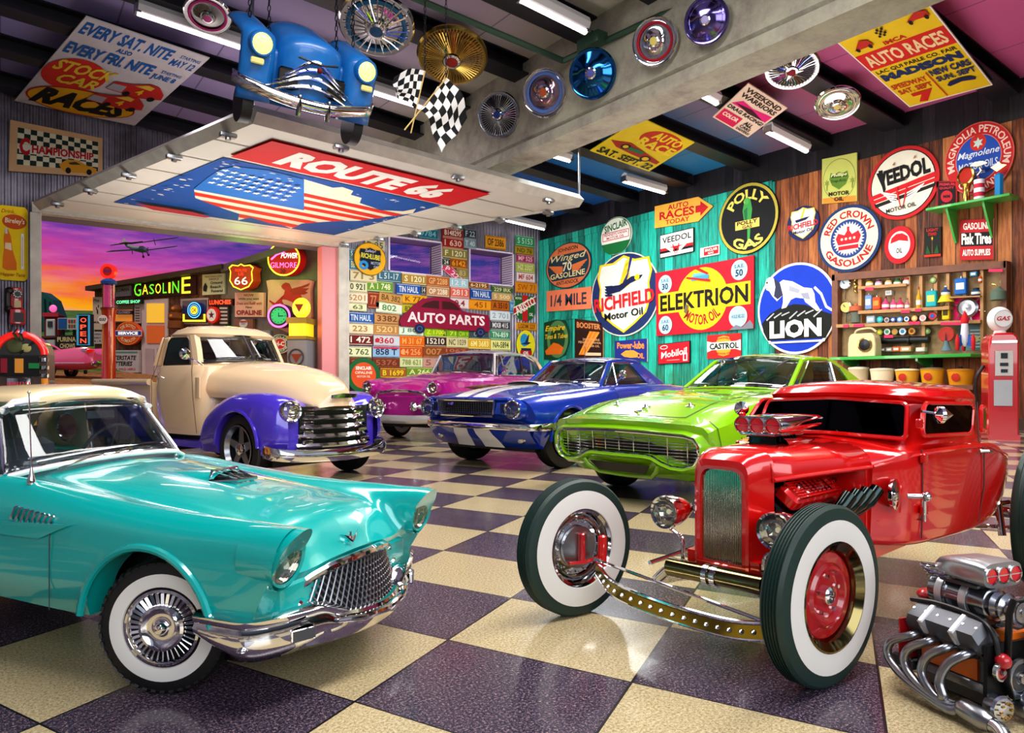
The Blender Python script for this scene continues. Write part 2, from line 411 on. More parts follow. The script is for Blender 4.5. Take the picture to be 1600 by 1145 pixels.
for k,w in enumerate((w1,w2)):
    b=MB().m(jm); x0,x1,z0,z1=w; y0,y1=YW-.05,YW+T+.1
    b.box((x0+.03,(y0+y1)/2,(z0+z1)/2),(.06,y1-y0,z1-z0)); b.box((x1-.03,(y0+y1)/2,(z0+z1)/2),(.06,y1-y0,z1-z0))
    b.box(((x0+x1)/2,(y0+y1)/2,z1-.03),(x1-x0,y1-y0,.06)); b.box(((x0+x1)/2,(y0+y1)/2,z0+.03),(x1-x0,y1-y0,.06))
    b.m(jd)
    for i in range(9): b.box(((x0+x1)/2,y0+.08+i*.1,z1-.075),(x1-x0-.1,.03,.03))
    for i in range(14): b.box((x1-.075,(y0+y1)/2,z0+.1+(z1-z0-.2)*i/13),(.03,y1-y0-.1,.025))
    wf=structure(b.build('window_%d'%(k+1),smooth=0))
    b=MB().m(mat('window_frame','2a2036',.5))
    b.tube([(x0+.06,y1-.1,z0+.06),(x1-.06,y1-.1,z0+.06),(x1-.06,y1-.1,z1-.06),(x0+.06,y1-.1,z1-.06)],.05,4,loop=True)
    b.build('frame',parent=wf,smooth=0)
    MB().m(glassmat('clear_pane','ffffff',.96,.01)).box(((x0+x1)/2,y1-.1,(z0+z1)/2),(x1-x0-.1,.012,z1-z0-.1)).build('pane',parent=wf,smooth=0)
# right wall: teal boards then brown boards
def planks(name,axis,w,stops,gap='#0a0806',stretch=10.,rough=.6,mossy=None):
    n=N(name,rough); o=n.xyz(); t=o[axis]; q=n.math('MULTIPLY',t,1/w); i=n.math('FLOOR',q)
    wv=n.white(n.vec(i,0.,0.)); pos=n.tc.outputs['Object']
    mp=n.nt.nodes.new('ShaderNodeMapping'); mp.inputs['Scale'].default_value=(4,4,.35); n.nt.links.new(pos,mp.inputs[0])
    g=n.noise(mp.outputs[0],3.2,8,.7); f=n.math('ADD',n.math('MULTIPLY',g,.75),n.math('MULTIPLY',wv,.3))
    c=n.ramp(f,stops)
    if mossy: c=n.mix(n.ramp(n.math('ADD',n.math('MULTIPLY',o[2],.22),n.noise(scale=1.6,detail=6)),[(.55,'#ffffff'),(.95,'#000000')]),c,mossy)
    e=n.math('LESS_THAN',n.math('FRACT',q),.055)
    n.bump(n.math('ADD',n.math('MULTIPLY',g,.3),n.math('SUBTRACT',1.,e)),.6,.03)
    return n.out(n.mix(e,c,gap))
teal=planks('teal_boards',1,.42,[(.3,'#04443c'),(.45,'#0a8676'),(.6,'#14b09a'),(.75,'#38ccb6')],'#083c34',mossy='#2f6a2c')
wood=planks('brown_boards',1,.33,[(.3,'#240f06'),(.42,'#5a2a12'),(.55,'#8a4a22'),(.7,'#b0703a'),(.85,'#7a5038')])
black=planks('black_steel',1,.35,[(.3,'#08080a'),(.6,'#15141a'),(.8,'#2c2830')],rough=.45)
yb=hit(1207,450,0,XW).y; zt=H+6.6
structure(MB().m(teal).box((XW+.1,(yb+YW)/2,zt/2),(.2,YW-yb,zt),bev=0).build('wall_right',smooth=0))
structure(MB().m(wood).box((XW+.1,(yb-7)/2,zt/2),(.2,yb+7,zt)).build('wall_right_front',smooth=0))
structure(MB().m(black).box((XW+.14,(YW-7)/2,(zt+9)/2),(.2,YW+7,9-zt)).build('wall_right_upper',smooth=0))
structure(MB().m(teal).box((XW-.0,(yb+YW)/2,zt-.08),(.06,YW-yb,.28)).box((XW-.0,yb,zt/2),(.08,.22,zt)).box((XW+.0,(yb+YW)/2,4.1),(.06,YW-yb-1,.14)).build('trim_1',smooth=0))
structure(MB().m(mat('trim_brown','3a2416',.6)).box((XW-.04,(yb-7)/2,.15),(.1,yb+7,.3)).build('baseboard_right',smooth=0))
# door frame posts
fm=mat('pink_post','e08a92',.45); cmt=mat('cream_steel','c9c2b8',.4,noise=.4,nscale=2)
pr=hit(499,450,1,YW).x; pr2=hit(524,450,1,YW).x
structure(MB().m(fm).box(((pr+pr2)/2,YW-.02,tz/2),(pr2-pr,.5,tz),bev=.03).build('trim_2',smooth=0))
structure(MB().m(cmt).box((hit(532,450,1,YW-.2).x,YW-.3,tz/2),(.34,.3,tz),bev=.02).box((hit(541,450,1,YW-.2).x,YW-.32,tz/2),(.1,.12,tz)).build('trim_3',smooth=0))
structure(MB().m(cmt).box((hit(55,450,1,YW).x,YW-.15,tz/2),(.3,.4,tz),bev=.02).build('trim_4',smooth=0))
structure(MB().m(mat('lintel','b8b0a4',.5,noise=.4)).box(((pr2+.9)/2,YW-.1,tz+.16),(pr2-.9+.2,.42,.32)).build('trim_5',smooth=0))
# far left and behind: dusk-lit openings are left open; a low parapet wall closes the floor edge
structure(MB().m(wall_steel).box((-7.5,10.4,5),(.2,34,10)).build('wall_left',smooth=0))
# lights
def strip(px0,py0,px1,py1,drop=.66,energy=900,w=.16):
    a=ceil_hit(px0,py0,drop); c=ceil_hit(px1,py1,drop); d=c-a; L=d.length; m=(a+c)/2
    col=(1,.93,.97)
    t=tag(MB().m(mat('fixture_white','d8d4d8',.4)).cyl(a+V((0,0,.12)),c+V((0,0,.12)),w*1.1,n=8).build('fluorescent_light'),'','ceiling light','fluorescent tubes under the ceiling')
    MB().m(mat('tube_glow','fff2f4',.3,emit=9)).cyl(a,c,w*.55,n=10).build('tube',parent=t)
    for e in (a,c): MB().m('steel').box(e+V((0,0,.05)),(.12,.24,.2)).build('end_cap',parent=t,smooth=0)
    return t,m,d
LT=[((215,18,385,75),'long fluorescent tube running behind the hanging blue car front',1),((815,-2,915,48),'fluorescent tube in the open rail bay above the domed blue hubcap',1),((840,235,890,250),'short fluorescent tube left of the yellow auto race poster under the blue ceiling',1),
((1065,130,1120,160),'short fluorescent tube left of the pink drag racing poster',1),((1200,205,1260,235),'fluorescent tube right of the pink drag racing poster above the brown boards',1),((975,282,1038,300),'short fluorescent tube below the yellow auto race poster',1),((790,343,850,357),'faint fluorescent tube near the corner above the licence plates',1),((560,135,690,176),'fluorescent tube passing behind the chequered flags',1)]
for q,l,e in LT:
    t,m,d=strip(*q); t['label']=l
def area(loc,size,power,col,rot=(0,0,0),sy=None,spread=180):
    l=bpy.data.lights.new('lamp','AREA'); l.energy=power; l.color=col; l.size=size
    l.shape='RECTANGLE'; l.size_y=sy or size; l.spread=radians(spread)
    o=bpy.data.objects.new('unseen_area_lamp',l); COL.objects.link(o); o.location=loc; o.rotation_euler=rot; return o  # all of these are unseen area lamps added to light the room
area((4,8,9.2),7,800,(1,.95,.92),sy=2); area((3,1,9.4),8,900,(1,.96,.92),sy=2)
area((15,9,8.2),5,800,(1,.93,.9),sy=3); area((15.5,18,8.2),5,800,(.95,1,1),sy=3); area((6,20,8.6),5,500,(1,.9,1),sy=2)
area((9,2,8.5),5,650,(1,.95,.9),sy=2)
area((6,19.5,1.6),5,520,(1,.97,.92),rot=(pi,0,0),sy=4)  # upward fill added to brighten the underside of the raised door
area((13.5,13,4.6),6,330,(1,.96,.9),rot=(0,radians(-72),0),sy=2.2,spread=130)  # fills added to brighten the sign walls, here and the next two
area((13.5,20.5,4.6),6,300,(1,.98,.95),rot=(0,radians(-72),0),sy=2.2,spread=130)
area((12.5,20,4.8),5,170,(1,.97,.95),rot=(radians(68),0,0),sy=2.2,spread=130)
area((15,10,2.6),6,300,(1,.9,.9),rot=(pi,0,0),sy=6)  # upward fill added below the ceiling on the right
# added area lamp standing in for daylight from the open side behind the camera
area((2,-9,5),14,1100,(.97,.98,1),rot=(radians(78),0,radians(-30)),sy=6)
sun=bpy.data.lights.new('outdoor_fill_sun','SUN'); sun.energy=2.2; sun.color=(1,.78,.7); sun.angle=.2; so=bpy.data.objects.new('outdoor_fill_sun',sun); COL.objects.link(so); so.rotation_euler=V((.42,.12,-.9)).to_track_quat('-Z','Y').to_euler()  # high sun added to brighten the ground and station outside only
# world: dusk sky, plus a grey half added behind for chrome reflections
w=bpy.data.worlds.new('dusk'); S.world=w; w.use_nodes=True; nt=w.node_tree; bg=nt.nodes['Background']
class W(N):
    def __init__(s): s.nt=nt; s.tc=nt.nodes.new('ShaderNodeTexCoord')
n=W(); X,Y,Z=n.xyz(n.tc.outputs['Generated'])
mp=nt.nodes.new('ShaderNodeMapping'); mp.inputs['Scale'].default_value=(1.,1.,6.); mp.inputs['Rotation'].default_value=(.0,.06,0); nt.links.new(n.tc.outputs['Generated'],mp.inputs[0])
cl=n.noise(mp.outputs[0],5.5,9,.62)
az=n.math('MULTIPLY',X,-.05)
e=n.math('ADD',n.math('ADD',Z,n.math('MULTIPLY',n.math('SUBTRACT',cl,.5),.11)),n.math('MULTIPLY',n.math('SUBTRACT',X,.12),.12))
sky=n.ramp(e,[(0,'#ffcf2a'),(.085,'#ffa818'),(.108,'#f87028'),(.128,'#e04478'),(.15,'#b844a4'),(.172,'#7c3ca4'),(.197,'#403690'),(.245,'#263080'),(1,'#182458')])
cl2=n.noise(mp.outputs[0],13,8,.6)
sky=n.mix(n.math('MULTIPLY',n.math('SUBTRACT',cl2,.42,clamp=True),1.6),sky,'#e87ac8')
back=n.ramp(Z,[(0,'#22252c'),(.1,'#4a505c'),(.25,'#aab2c0'),(1,'#98a6c4')])
f=n.math('MULTIPLY_ADD',Y,-6.,1.2,clamp=True)
nt.links.new(n.mix(f,sky,back),bg.inputs[0]); bg.inputs[1].default_value=1.0
S.view_settings.view_transform='Standard'; S.view_settings.look='None'; S.view_settings.gamma=1; S.view_settings.exposure=-.08
S.cycles.max_bounces=8; S.cycles.transparent_max_bounces=12
S.cycles.use_denoising=True
# ---------- shared car parts
def wheel(car,x,y,R,w,side,steer=0,rr=.62,white=None,style='disc',capmat='chrome',tread=0,tyremat='rubber',name='wheel',camber=0,inner=False):
    """tyre centre plane at y, outer face toward side*y"""
    e=V((0,1,0))*side
    b=MB().m(tyremat); h=w/2; ri=R*rr
    prof=[(-h*.75,ri),(-h,ri+.25*(R-ri)),(-h*1.02,ri+.6*(R-ri)),(-h*.86,R*.965),(-h*.6,R)]
    for k in range(5):
        q=-h*.6+h*1.2*(k+.5)/5
        prof+=[(q-h*.09,R),(q-h*.07,R*.985),(q+h*.07,R*.985),(q+h*.09,R)]
    prof+=[(h*.6,R),(h*.86,R*.965),(h*1.02,ri+.6*(R-ri)),(h,ri+.25*(R-ri)),(h*.75,ri)]
    b.lathe(prof,p0=(0,0,0),d=e,n=64,closed=True)
    if tread:
        for k in range(tread):
            a=2*pi*k/tread; c=V((cos(a),0,sin(a)))
            for sg in (1,-1):
                p=c*(R*.975)+e*(h*.8*sg); M=Matrix.Translation(p)@Matrix.Rotation(-a,4,'Y')@Matrix.Rotation(.5*sg*side,4,'Z')
                b.box((0,0,0),(R*.035,w*.2,2*pi*R/tread*.5),M)
    t=b.build(name,None,car,30)
    t.matrix_local=Matrix.Translation((x,y,R))@Matrix.Rotation(steer,4,'Z')@Matrix.Rotation(camber,4,'X')
    if white:
        r0,r1=white[0]*R,white[1]*R
        faces=(1,-1) if inner else (1,)
        for f in faces: MB().m('white_rubber').lathe([(h*f*.9,r0),(h*f*1.035,r0*.985+.02*r1),(h*f*1.065,(r0+r1)/2),(h*f*1.02,r1),(h*f*.9,r1)],p0=(0,0,0),d=e,n=64).build('whitewall',None,t)
    def L(prof,mt,nm,n=48,cap=False): return MB().m(mt).lathe(prof,p0=(0,0,0),d=e,n=n,cap=cap).build(nm,None,t)
    if style=='turbine':
        L([(-h*.4,ri*1.0),(h*.8,ri*1.02),(h*1.05,ri*1.0),(h*1.08,ri*.93),(h*.9,ri*.88),(h*.8,ri*.86)],capmat,'rim')
        L([(h*.8,ri*.9),(h*.78,ri*.6),(h*.86,ri*.58)],'dark_metal','cap_recess')
        b=MB().m(capmat)
        for k in range(36):
            a=2*pi*k/36; c=V((cos(a),0,sin(a))); M=Matrix.Translation(c*ri*.74+e*h*.93)@Matrix.Rotation(-a,4,'Y')@Matrix.Rotation(.5,4,'X')
            b.box((0,0,0),(ri*.3,w*.015,ri*.075),M)
        b.build('fins',None,t)
        L([(h*.8,ri*.62),(h*1.1,ri*.6),(h*1.16,ri*.52),(h*1.02,ri*.44),(h*.95,ri*.3),(h*1.0,ri*.2),(h*1.25,ri*.17),(h*1.4,ri*.1),(h*1.42,0.001)],capmat,'hub_cap')
    elif style=='redsteel':
        L([(-h*.6,ri*1.0),(h*.2,ri*.84),(h*.7,ri*.86),(h*.95,ri*.95),(h*1.1,ri*1.0),(h*1.06,ri*1.04)],'gold' if capmat=='gold' else capmat,'trim_ring')
        rd=paint('wheel_red','b01018')
        L([(h*.1,ri*.86),(h*.35,ri*.8),(h*.42,ri*.62),(h*.62,ri*.56),(h*.62,ri*.5),(h*.3,ri*.44),(h*.28,.001)],rd,'rim')
        for k in range(5):
            a=2*pi*k/5+.3; c=V((cos(a),0,sin(a)))*ri*.36
            MB().m('chrome').cyl(c+e*h*.25,c+e*h*.5,ri*.05,ri*.04,n=6).build('lug_nut',None,t)
        L([(h*.25,ri*.17),(h*.6,ri*.17),(h*.75,ri*.12),(h*.8,.001)],'chrome','hub_cap',n=24)
        if inner:
            L([(-h*.95,ri*1.0),(-h*.8,ri*.93),(-h*.2,ri*.88),(-h*.1,ri*.6),(-h*.12,.001)],'chrome','inner_rim')
            L([(-h*.15,ri*.55),(-h*.5,ri*.55),(-h*.55,ri*.4),(-h*.6,.001)],'steel','brake_drum',n=32)
            MB().m(rd).box(-e*h*.8,(ri*.14,w*.3,ri*.8),bev=.01).build('spindle',None,t)
            L([(-h*.3,ri*.84),(-h*.42,ri*.8),(-h*.42,ri*.76),(-h*.3,ri*.72)],'dark_chrome','disc_rim'); b=MB().m('chrome')
            for k in range(16): a=2*pi*k/16; b.ball(V((cos(a)*ri*.66,0,sin(a)*ri*.66))-e*h*.3,ri*.035,n=6)
            b.build('rim_bolts',None,t); MB().m(rd).tube([-e*h*1.1+V((.5*ri,0,-.32*ri)),-e*h*1.2+V((0,0,-.36*ri)),-e*h*1.1+V((-.5*ri,0,-.30*ri))],ri*.05,6).build('steering_arm',None,t)
    elif style=='mag':
        L([(-h*.5,ri*.95),(h*.7,ri*.93),(h*1.02,ri*1.02),(h*1.06,ri*.96),(h*.5,ri*.88)],capmat,'rim')
        b=MB().m(capmat)
        for k in range(5):
            a=2*pi*k/5+.3; c=V((cos(a),0,sin(a))); u=V((-sin(a),0,cos(a)))
            b.poly([u*ri*.2+c*ri*.1,u*ri*.13+c*ri*.92,-u*ri*.13+c*ri*.92,-u*ri*.2+c*ri*.1],e*h*.5)
        b.build('spokes',None,t)
        L([(h*.3,ri*.3),(h*.75,ri*.26),(h*.85,ri*.15),(h*.87,.001)],'chrome','hub_cap',n=24)
        L([(-h*.2,ri*.9),(-h*.15,.001)],'dark_metal','brake_disc')
    else:
        L([(-h*.3,ri),(h*.8,ri*1.02),(h*1.05,ri),(h*.9,ri*.85),(h*.6,ri*.75),(h*.85,ri*.5),(h*1.05,ri*.3),(h*1.15,ri*.1),(h*1.16,.001)],capmat,'hub_cap')
    return t
def headlight(car,c,r,d=(1,0,0),ring='chrome',depth=.06,name='headlight',bucket=None,tilt=0):
    d=V(d).normalized(); c=V(c)
    b=MB().m(ring).lathe([(-depth,r*1.02),(0,r*1.08),(.02,r*1.04),(.012,r*.92)],p0=c,d=d,n=32)
    o=b.build(name,None,car)
    if bucket: MB().m(bucket).lathe([(-.30*r/.11,.005),(-.27*r/.11,r*.4),(-.17*r/.11,r*.8),(-.05,r*1.03),(0,r*1.06)],p0=c,d=d,n=32).build('bucket',None,o)
    MB().m('chrome').lathe([(-.07,.001),(-.062,r*.4),(-.03,r*.8),(.005,r*.95)],p0=c,d=d,n=32).build('reflector',None,o)
    MB().m(lampglass2).lathe([(.006,r*.95),(.016,r*.8),(.028,r*.4),(.032,.001)],p0=c,d=d,n=32).build('lens',None,o)
    b=MB().m(mat('bulb','fff8e0',.3,emit=.6)).ball(c-d*.03,r*.16); b.build('bulb',None,o)
    return o
lampglass2=glassmat('lens_glass','f4f2e4',.8,.18)
def steering(car,x,y,z,r=.2,mt='interior'):
    M=Matrix.Translation((x,y,z))@Matrix.Rotation(radians(-62),4,'Y')
    b=MB().m(mt).tube([M@V((r*cos(a),r*sin(a),0)) for a in [2*pi*i/24 for i in range(24)]],.012,6,loop=True)
    for a in (0,2.1,4.2): b.tube([M@V((0,0,-.02)),M@V((r*cos(a),r*sin(a),0))],.009,5)
    b.cyl(M@V((0,0,0)),M@V((0,0,-.35)),.02); b.build('steering_wheel',None,car)
def seat(car,x,w,z=.45,h=.55,mt='interior',name='seat'):
    b=MB().m(mt).box((x,0,z),(.5,w,.2),bev=.05); b.box((x-.28,0,z+h/2),(.16,w,h),bev=.05); b.build(name,None,car)
def mirror_glass(car,p,side=1,r=.06,arm=.12):
    p=V(p); b=MB().m('chrome').tube([p,p+V((.02,side*arm*.5,.06)),p+V((.0,side*arm,.09))],.008,6); b.lathe([(-.03,.001),(-.025,r*.7),(0,r),(.012,r),(.01,.001)],p0=p+V((0,side*arm,.1+r*.5)),d=(-1,0,0),n=20); return b.build('side_mirror',None,car)
def handle(car,p,L=.14):
    p=V(p); return MB().m('chrome').tube([p+V((-L/2,-.01,0)),p+V((-L/2+.01,.025,0)),p+V((L/2-.01,.025,0)),p+V((L/2,-.01,0))],.009,6).build('door_handle',None,car)
def wiper(car,a,b_):
    return MB().m('chrome').tube([a,V(a).lerp(V(b_),.5)+V((.02,0,.02)),b_],.006,5).build('wiper',None,car)
def flip(P,s): return [V((p[0],p[1]*s,p[2])) for p in P]

# ---------- turquoise hardtop (near left)
def tbird():
    c=thing('convertible_coupe','turquoise 1950s two-seat coupe with cream hardtop and honeycomb chrome grille','car',(0.947,3.515,0),radians(-55.97),sc=.824)
    pt=paint('turquoise_paint','00aeaa',.12,.2); cream=paint('cream_top','e4cb9c',0,.35); white=mat('white_trim','f4f4f0',.25,coat=.5)
    X=[-3.05,-2.9,-2.3,-1.6,-1.0,-.5,-.1]
    def rl(zy,front): return [(x,y,z) for x,(y,z) in zip(X,zy)]+front
    rails=[
     rl([(.55,.5),(.66,.42),(.70,.40),(.70,.39),(.72,.37),(.72,.345),(.72,.34)],[(.2,.72,.34),(.42,.72,.35),(.56,.72,.36),(.64,.70,.36)]),
     rl([(.6,.6),(.72,.55),(.755,.52),(.765,.52),(.77,.51),(.77,.5),(.775,.5)],[(.2,.775,.5),(.42,.77,.5),(.58,.765,.5),(.70,.74,.47)]),
     rl([(.6,.75),(.73,.72),(.765,.72),(.765,.73),(.765,.73),(.765,.72),(.77,.71)],[(.2,.775,.70),(.42,.77,.69),(.64,.765,.67),(.80,.755,.64)]),
     rl([(.58,.85),(.71,.86),(.74,.87),(.74,.88),(.745,.865),(.745,.84),(.745,.815)],[(.2,.745,.80),(.44,.745,.795),(.70,.745,.79),(.87,.74,.78)]),
     rl([(.52,.92),(.64,.95),(.66,.965),(.66,.985),(.66,.985),(.66,.93),(.66,.89)],[(.2,.66,.87),(.48,.655,.862),(.75,.65,.853),(.91,.648,.846)]),
     rl([(.45,.93),(.52,.96),(.55,.97),(.56,.985),(.56,.985),(.565,.935),(.57,.89)],[(.2,.575,.868),(.42,.57,.855),(.70,.56,.835),(.87,.555,.80)]),
     rl([(.38,.9),(.44,.94),(.47,.95),(.49,.97),(.49,.985),(.49,.925),(.49,.87)],[(.2,.48,.835),(.38,.475,.815),(.60,.48,.77),(.74,.53,.62)]),
     rl([(.3,.9),(.34,.94),(.36,.95),(.38,.97),(.40,1.0),(.40,.955),(.40,.905)],[(.2,.39,.865),(.36,.385,.835),(.58,.37,.775),(.73,.42,.585)]),
     rl([(.15,.9),(.17,.95),(.18,.96),(.2,.98),(.2,1.02),(.2,.985),(.2,.94)],[(.2,.2,.895),(.34,.19,.86),(.58,.19,.79),(.74,.22,.60)]),
     rl([(0,.9),(0,.955),(0,.97),(0,.99),(0,1.03),(0,.99),(0,.95)],[(.2,0,.9),(.34,0,.865),(.58,0,.795),(.74,0,.605)])]
    G=loft(rails,8,5,sharp=(2,))
    G2=[[G[i][j] for j in range(len(G[0]))] for i in range(len(G))]
    b=MB().m(pt); body_mesh(b,G,[(.08,.31,.415),(-2.45,.32,.38)],lip=.16,cap0=True,cap1=True)
    body=b.build('body',None,c,42)
    # wheel arch flares
    for cx,cz,r in ((.08,.31,.415),(-2.45,.32,.38)):
        for s in (1,-1):
            pts=[]
            for i in range(25):
                a=radians(7+166*i/24); pts.append((cx+r*cos(a),s*(.775 if cx>-1 else .765),cz+r*sin(a)))
            MB().m(pt).tube(pts,.02,8).build('arch_flare',None,body)
    [MB().m('black').box((x,0,.4),(.78,1.1,.5)).build('wheel_well',None,c,0) for x in (.08,-2.45)]
    # seams
    sm=mat('seam','02302e',.6)
    MB().m(sm).tube([(.565,y,.789-.05*(abs(y)/.4)**3) for y in [(-.37+.74*i/14) for i in range(15)]],.0035,4).tube([(-.545,-.776,z) for z in (.36,.5,.72)]+[(-.545,-.752,.84)],.003,4).build('panel_seam',None,body)
    # side spear crease with louvres
    for s in (1,-1): MB().m(pt).poly([(-1.6,s*.768,.73),(-.62,s*.768,.715),(-.4,s*.768,.80),(-1.6,s*.762,.765)],(0,s*.014,0)).build('side_cove',None,body)
    for s in (1,-1):
        l=MB().m('chrome')
        for i in range(8):
            x=-.80+i*.038; l.box((x,s*(.775-.002*i),.835-i*.006),(.012,.02,.075),Matrix.Translation((x,0,.835))@Matrix.Rotation(.5,4,'Y')@Matrix.Translation((-x,0,-.835)))
        l.build('fender_louvres',None,c)
    # hood scoop
    Q=[(-.36,.955),( -.1,1.035)]
    b=MB().m(pt); R=[]
    for x,w,h in ((-1.0,.1,.0),(-.7,.15,.012),(-.4,.15,.035),(-.16,.13,.055),(-.12,.12,.05)):
        zb=.985-.06*max(0,(x+.9))-.0; R.append([V((x,w*cos(pi*k/10),zb+h*sin(pi*k/10))) for k in range(11)])
    b.rings(R,closed=False); b.build('hood_scoop',None,body,50)
    b=MB().m('chrome'); zb=.94
    zb=.948; b.tube([(-.13,-.13,zb),(-.14,-.1,zb+.05),(-.14,.1,zb+.05),(-.13,.13,zb),(.02,.08,zb),(.02,-.08,zb)],.011,6,loop=True)
    for i in range(4): b.tube([(-.13,-.08+.053*i,zb+.045),(.01,-.06+.04*i,zb+.006)],.005,5)
    b.m('black').box((-.10,0,zb+.012),(.10,.18,.02)); b.build('scoop_grille',None,c)
    # hood emblem
    MB().m('chrome').poly([(.70,-.09,.685),(.73,0,.66),(.70,.09,.685),(.715,.05,.67),(.735,0,.64),(.715,-.05,.67)],(.012,0,.012)).box((.715,0,.675),(.012,.02,.04)).build('hood_emblem',None,c)
    # headlights
    for s in (1,-1):
        b=MB().m(pt); R=[]; cy=.655; cz=.695
        for t,rad in ((0,.128),(.5,.13),(1,.128)):
            R.append([V(((.62+.20*t)+ (.28*(rad*sin(a)) if t>.1 else 0)*t, s*(cy+rad*cos(a)*.92), cz+rad*1.14*sin(a)+.01)) for a in [2*pi*i/36 for i in range(36)]])
        b.rings(R); b.rings([R[2],[V((p.x-.01,s*cy+(p.y-s*cy)*.93,cz+(p.z-cz)*.93)) for p in R[2]],[V((p.x-.12,s*cy+(p.y-s*cy)*.92,cz+(p.z-cz)*.9)) for p in R[2]]])
        b.build('headlight_bezel',None,c,50)
        headlight(c,(.80,s*cy,cz),.112,d=(1,0,-.2),ring=pt)
    # lower front valance between headlights
    MB().m(pt).box((.66,0,.45),(.14,1.2,.26),bev=.04).build('front_panel',None,body)
    # grille
    def oval(k,x,n=48,sc=1.):
        o=[]
        for i in range(n):
            a=2*pi*i/n; yy=.455*sc*(abs(cos(a))**.85)*(1 if cos(a)>0 else -1); zz=.135*sc*sin(a)
            o.append(V((x+.06-.16*(yy/.46)**2-(.13 if zz<0 else .02)*0+(-.35*zz),yy,.455+zz)))
        return o
    g=MB().m('chrome').tube(oval(0,.80),.024,8,loop=True,flat=1.).build('grille_surround',None,c)
    b=MB().m('steel')
    def gx(y,z): return .80+.06-.16*(y/.46)**2-.35*(z-.455)-.02
    for dr in (1,-1):
        for k in range(-26,27):
            y0=k*.034; pts=[]
            for i in range(15):
                z=.455+(-.135+.27*i/14); y=y0+dr*(z-.455)*.62
                lim=.455*max(0,1-((z-.455)/.137)**2)**.5
                if abs(y)<lim: pts.append((gx(y,z)+(0.006 if dr>0 else 0),y,z))
            if len(pts)>1: b.tube(pts,.0048,4)
    b.build('mesh',None,g)
    MB().m('black').poly([p+V((-.05,0,0)) for p in oval(0,.80,sc=.98)],(-.01,0,0)).build('grille_backing',None,g,0)
    # bumper: sweep
    def bumper(path,name):
        R=[]
        P=[V(p[:2]+(0,)) for p in path]
        for i,p in enumerate(path):
            q0=P[max(0,i-1)];q1=P[min(len(P)-1,i+1)]; d=(q1-q0).normalized(); nrm=V((d.y,-d.x,0))
            if nrm.x*1+0*nrm.y< -.2: nrm=-nrm
            zt,zb,dp=p[2],p[3],p[4]; h=zt-zb; base=P[i]
            prof=[(-.10,zt-.005),(-.03,zt+.004),(0,zt-.012),(-.012,zt-.05*h/.12-.01),(.0,zt-.5*h),(-.015,zb+.25*h),(-.05,zb+.03*h),(-.12,zb)]
            R.append([base+nrm*(o*dp)+V((0,0,z)) for o,z in prof])
        R2=[]
        for i in range(len(R)-1):
            for t in (0,.33,.66): R2.append([R[i][k].lerp(R[i+1][k],t) for k in range(8)])
        R2.append(R[-1])
        Rl=spl_rows(R,4)
        b=MB().m('chrome').rings(Rl,closed=True,cap=True); return b.build(name,None,c,50)
    def spl_rows(R,k):
        cols=[spl([r[j] for r in R],(len(R)-1)*k+1) for j in range(len(R[0]))]
        return [[cols[j][i] for j in range(len(cols))] for i in range(len(cols[0]))]
    for s in (-1,1):
        path=[(.40,.80,.46,.33,1),(.56,.80,.455,.27,1),(.68,.765,.445,.235,1.1),(.765,.64,.44,.225,1.2),(.815,.50,.435,.225,1.2),(.845,.40,.43,.24,1.2),(.87,.33,.40,.25,1.1),(.885,.27,.375,.27,1)]
        path=[(x,s*y,zt,zb,dp) for x,y,zt,zb,dp in path]
        if s>0: pass
        R=[]
        for i,p in enumerate(path):
            q0=V(path[max(0,i-1)][:2]+(0,)); q1=V(path[min(len(path)-1,i+1)][:2]+(0,)); d=(q1-q0).normalized(); nrm=V((-d.y*s*-1,d.x*s*-1,0)); nrm=V((abs(d.y),s*abs(d.x),0))
            x,y,zt,zb,dp=p; h=zt-zb; B0=V((x,y,0))
            prof=[(-.10,zt-.005),(-.035,zt+.006),(0,zt-.012),(-.004,zt-.04),(-.014,zt-.05),(.0,zt-.55*h),(-.012,zb+.22*h),(-.05,zb+.02*h),(-.12,zb)]
            R.append([B0+nrm*(o*dp)+V((0,0,z)) for o,z in prof])
        bp=MB().m('chrome').rings(spl_rows(R,4),closed=True,cap=True).build('bumper_end',None,c,50)
        M=Matrix.Translation((.812,s*.535,.325))@Matrix.Rotation(s*radians(26),4,'Z')
        MB().m('chrome').box((-.008,0,0),(.02,.13,.065),M,bev=.01).build('parking_lamp',None,bp)
        MB().m(mat('lamp_dark','55585a',.15,.3)).box((.004,0,0),(.01,.11,.048),M).build('lens',None,bp)
        MB().m('chrome').ball((.66,s*.775,.31),.05,sc=(.5,.5,.3),n=12).build('bumper_bullet',None,bp)
    R=[]
    for i in range(17):
        t=i/16; y=-.5+t*1.0; k=(2*t-1)**2; x=.905-.10*k; zt=.30+.035*k; zb=.205+.03*k
        R.append([V((x-.1,y,zt-.01)),V((x-.04,y,zt+.005)),V((x,y,zt-.01)),V((x-.008,y,zt-.035)),V((x-.005,y,zb+.02)),V((x-.04,y,zb)),V((x-.13,y,zb+.005))])
    MB().m('chrome').rings(R,closed=True,cap=True).build('bumper_bar',None,c,50)
    MB().m('chrome').tube([(.87,-.34,.335),(.93,-.2,.318),(.955,0,.31),(.93,.2,.318),(.87,.34,.335)],[.01,.02,.022,.02,.01],10).build('bumper_lip',None,c)
    # rear bumper
    MB().m('chrome').tube([(-2.8,-.8,.5),(-3.05,-.7,.48),(-3.15,0,.47),(-3.05,.7,.48),(-2.8,.8,.5)],.06,10,flat=.6).build('rear_bumper',None,c)
    # greenhouse
    wb=[(-1.1,-.62,1.0),(-.99,-.52,1.035),(-.955,-.25,1.06),(-.95,0,1.068),(-.955,.25,1.064),(-.975,.43,1.05),(-1.1,.62,1.0)]
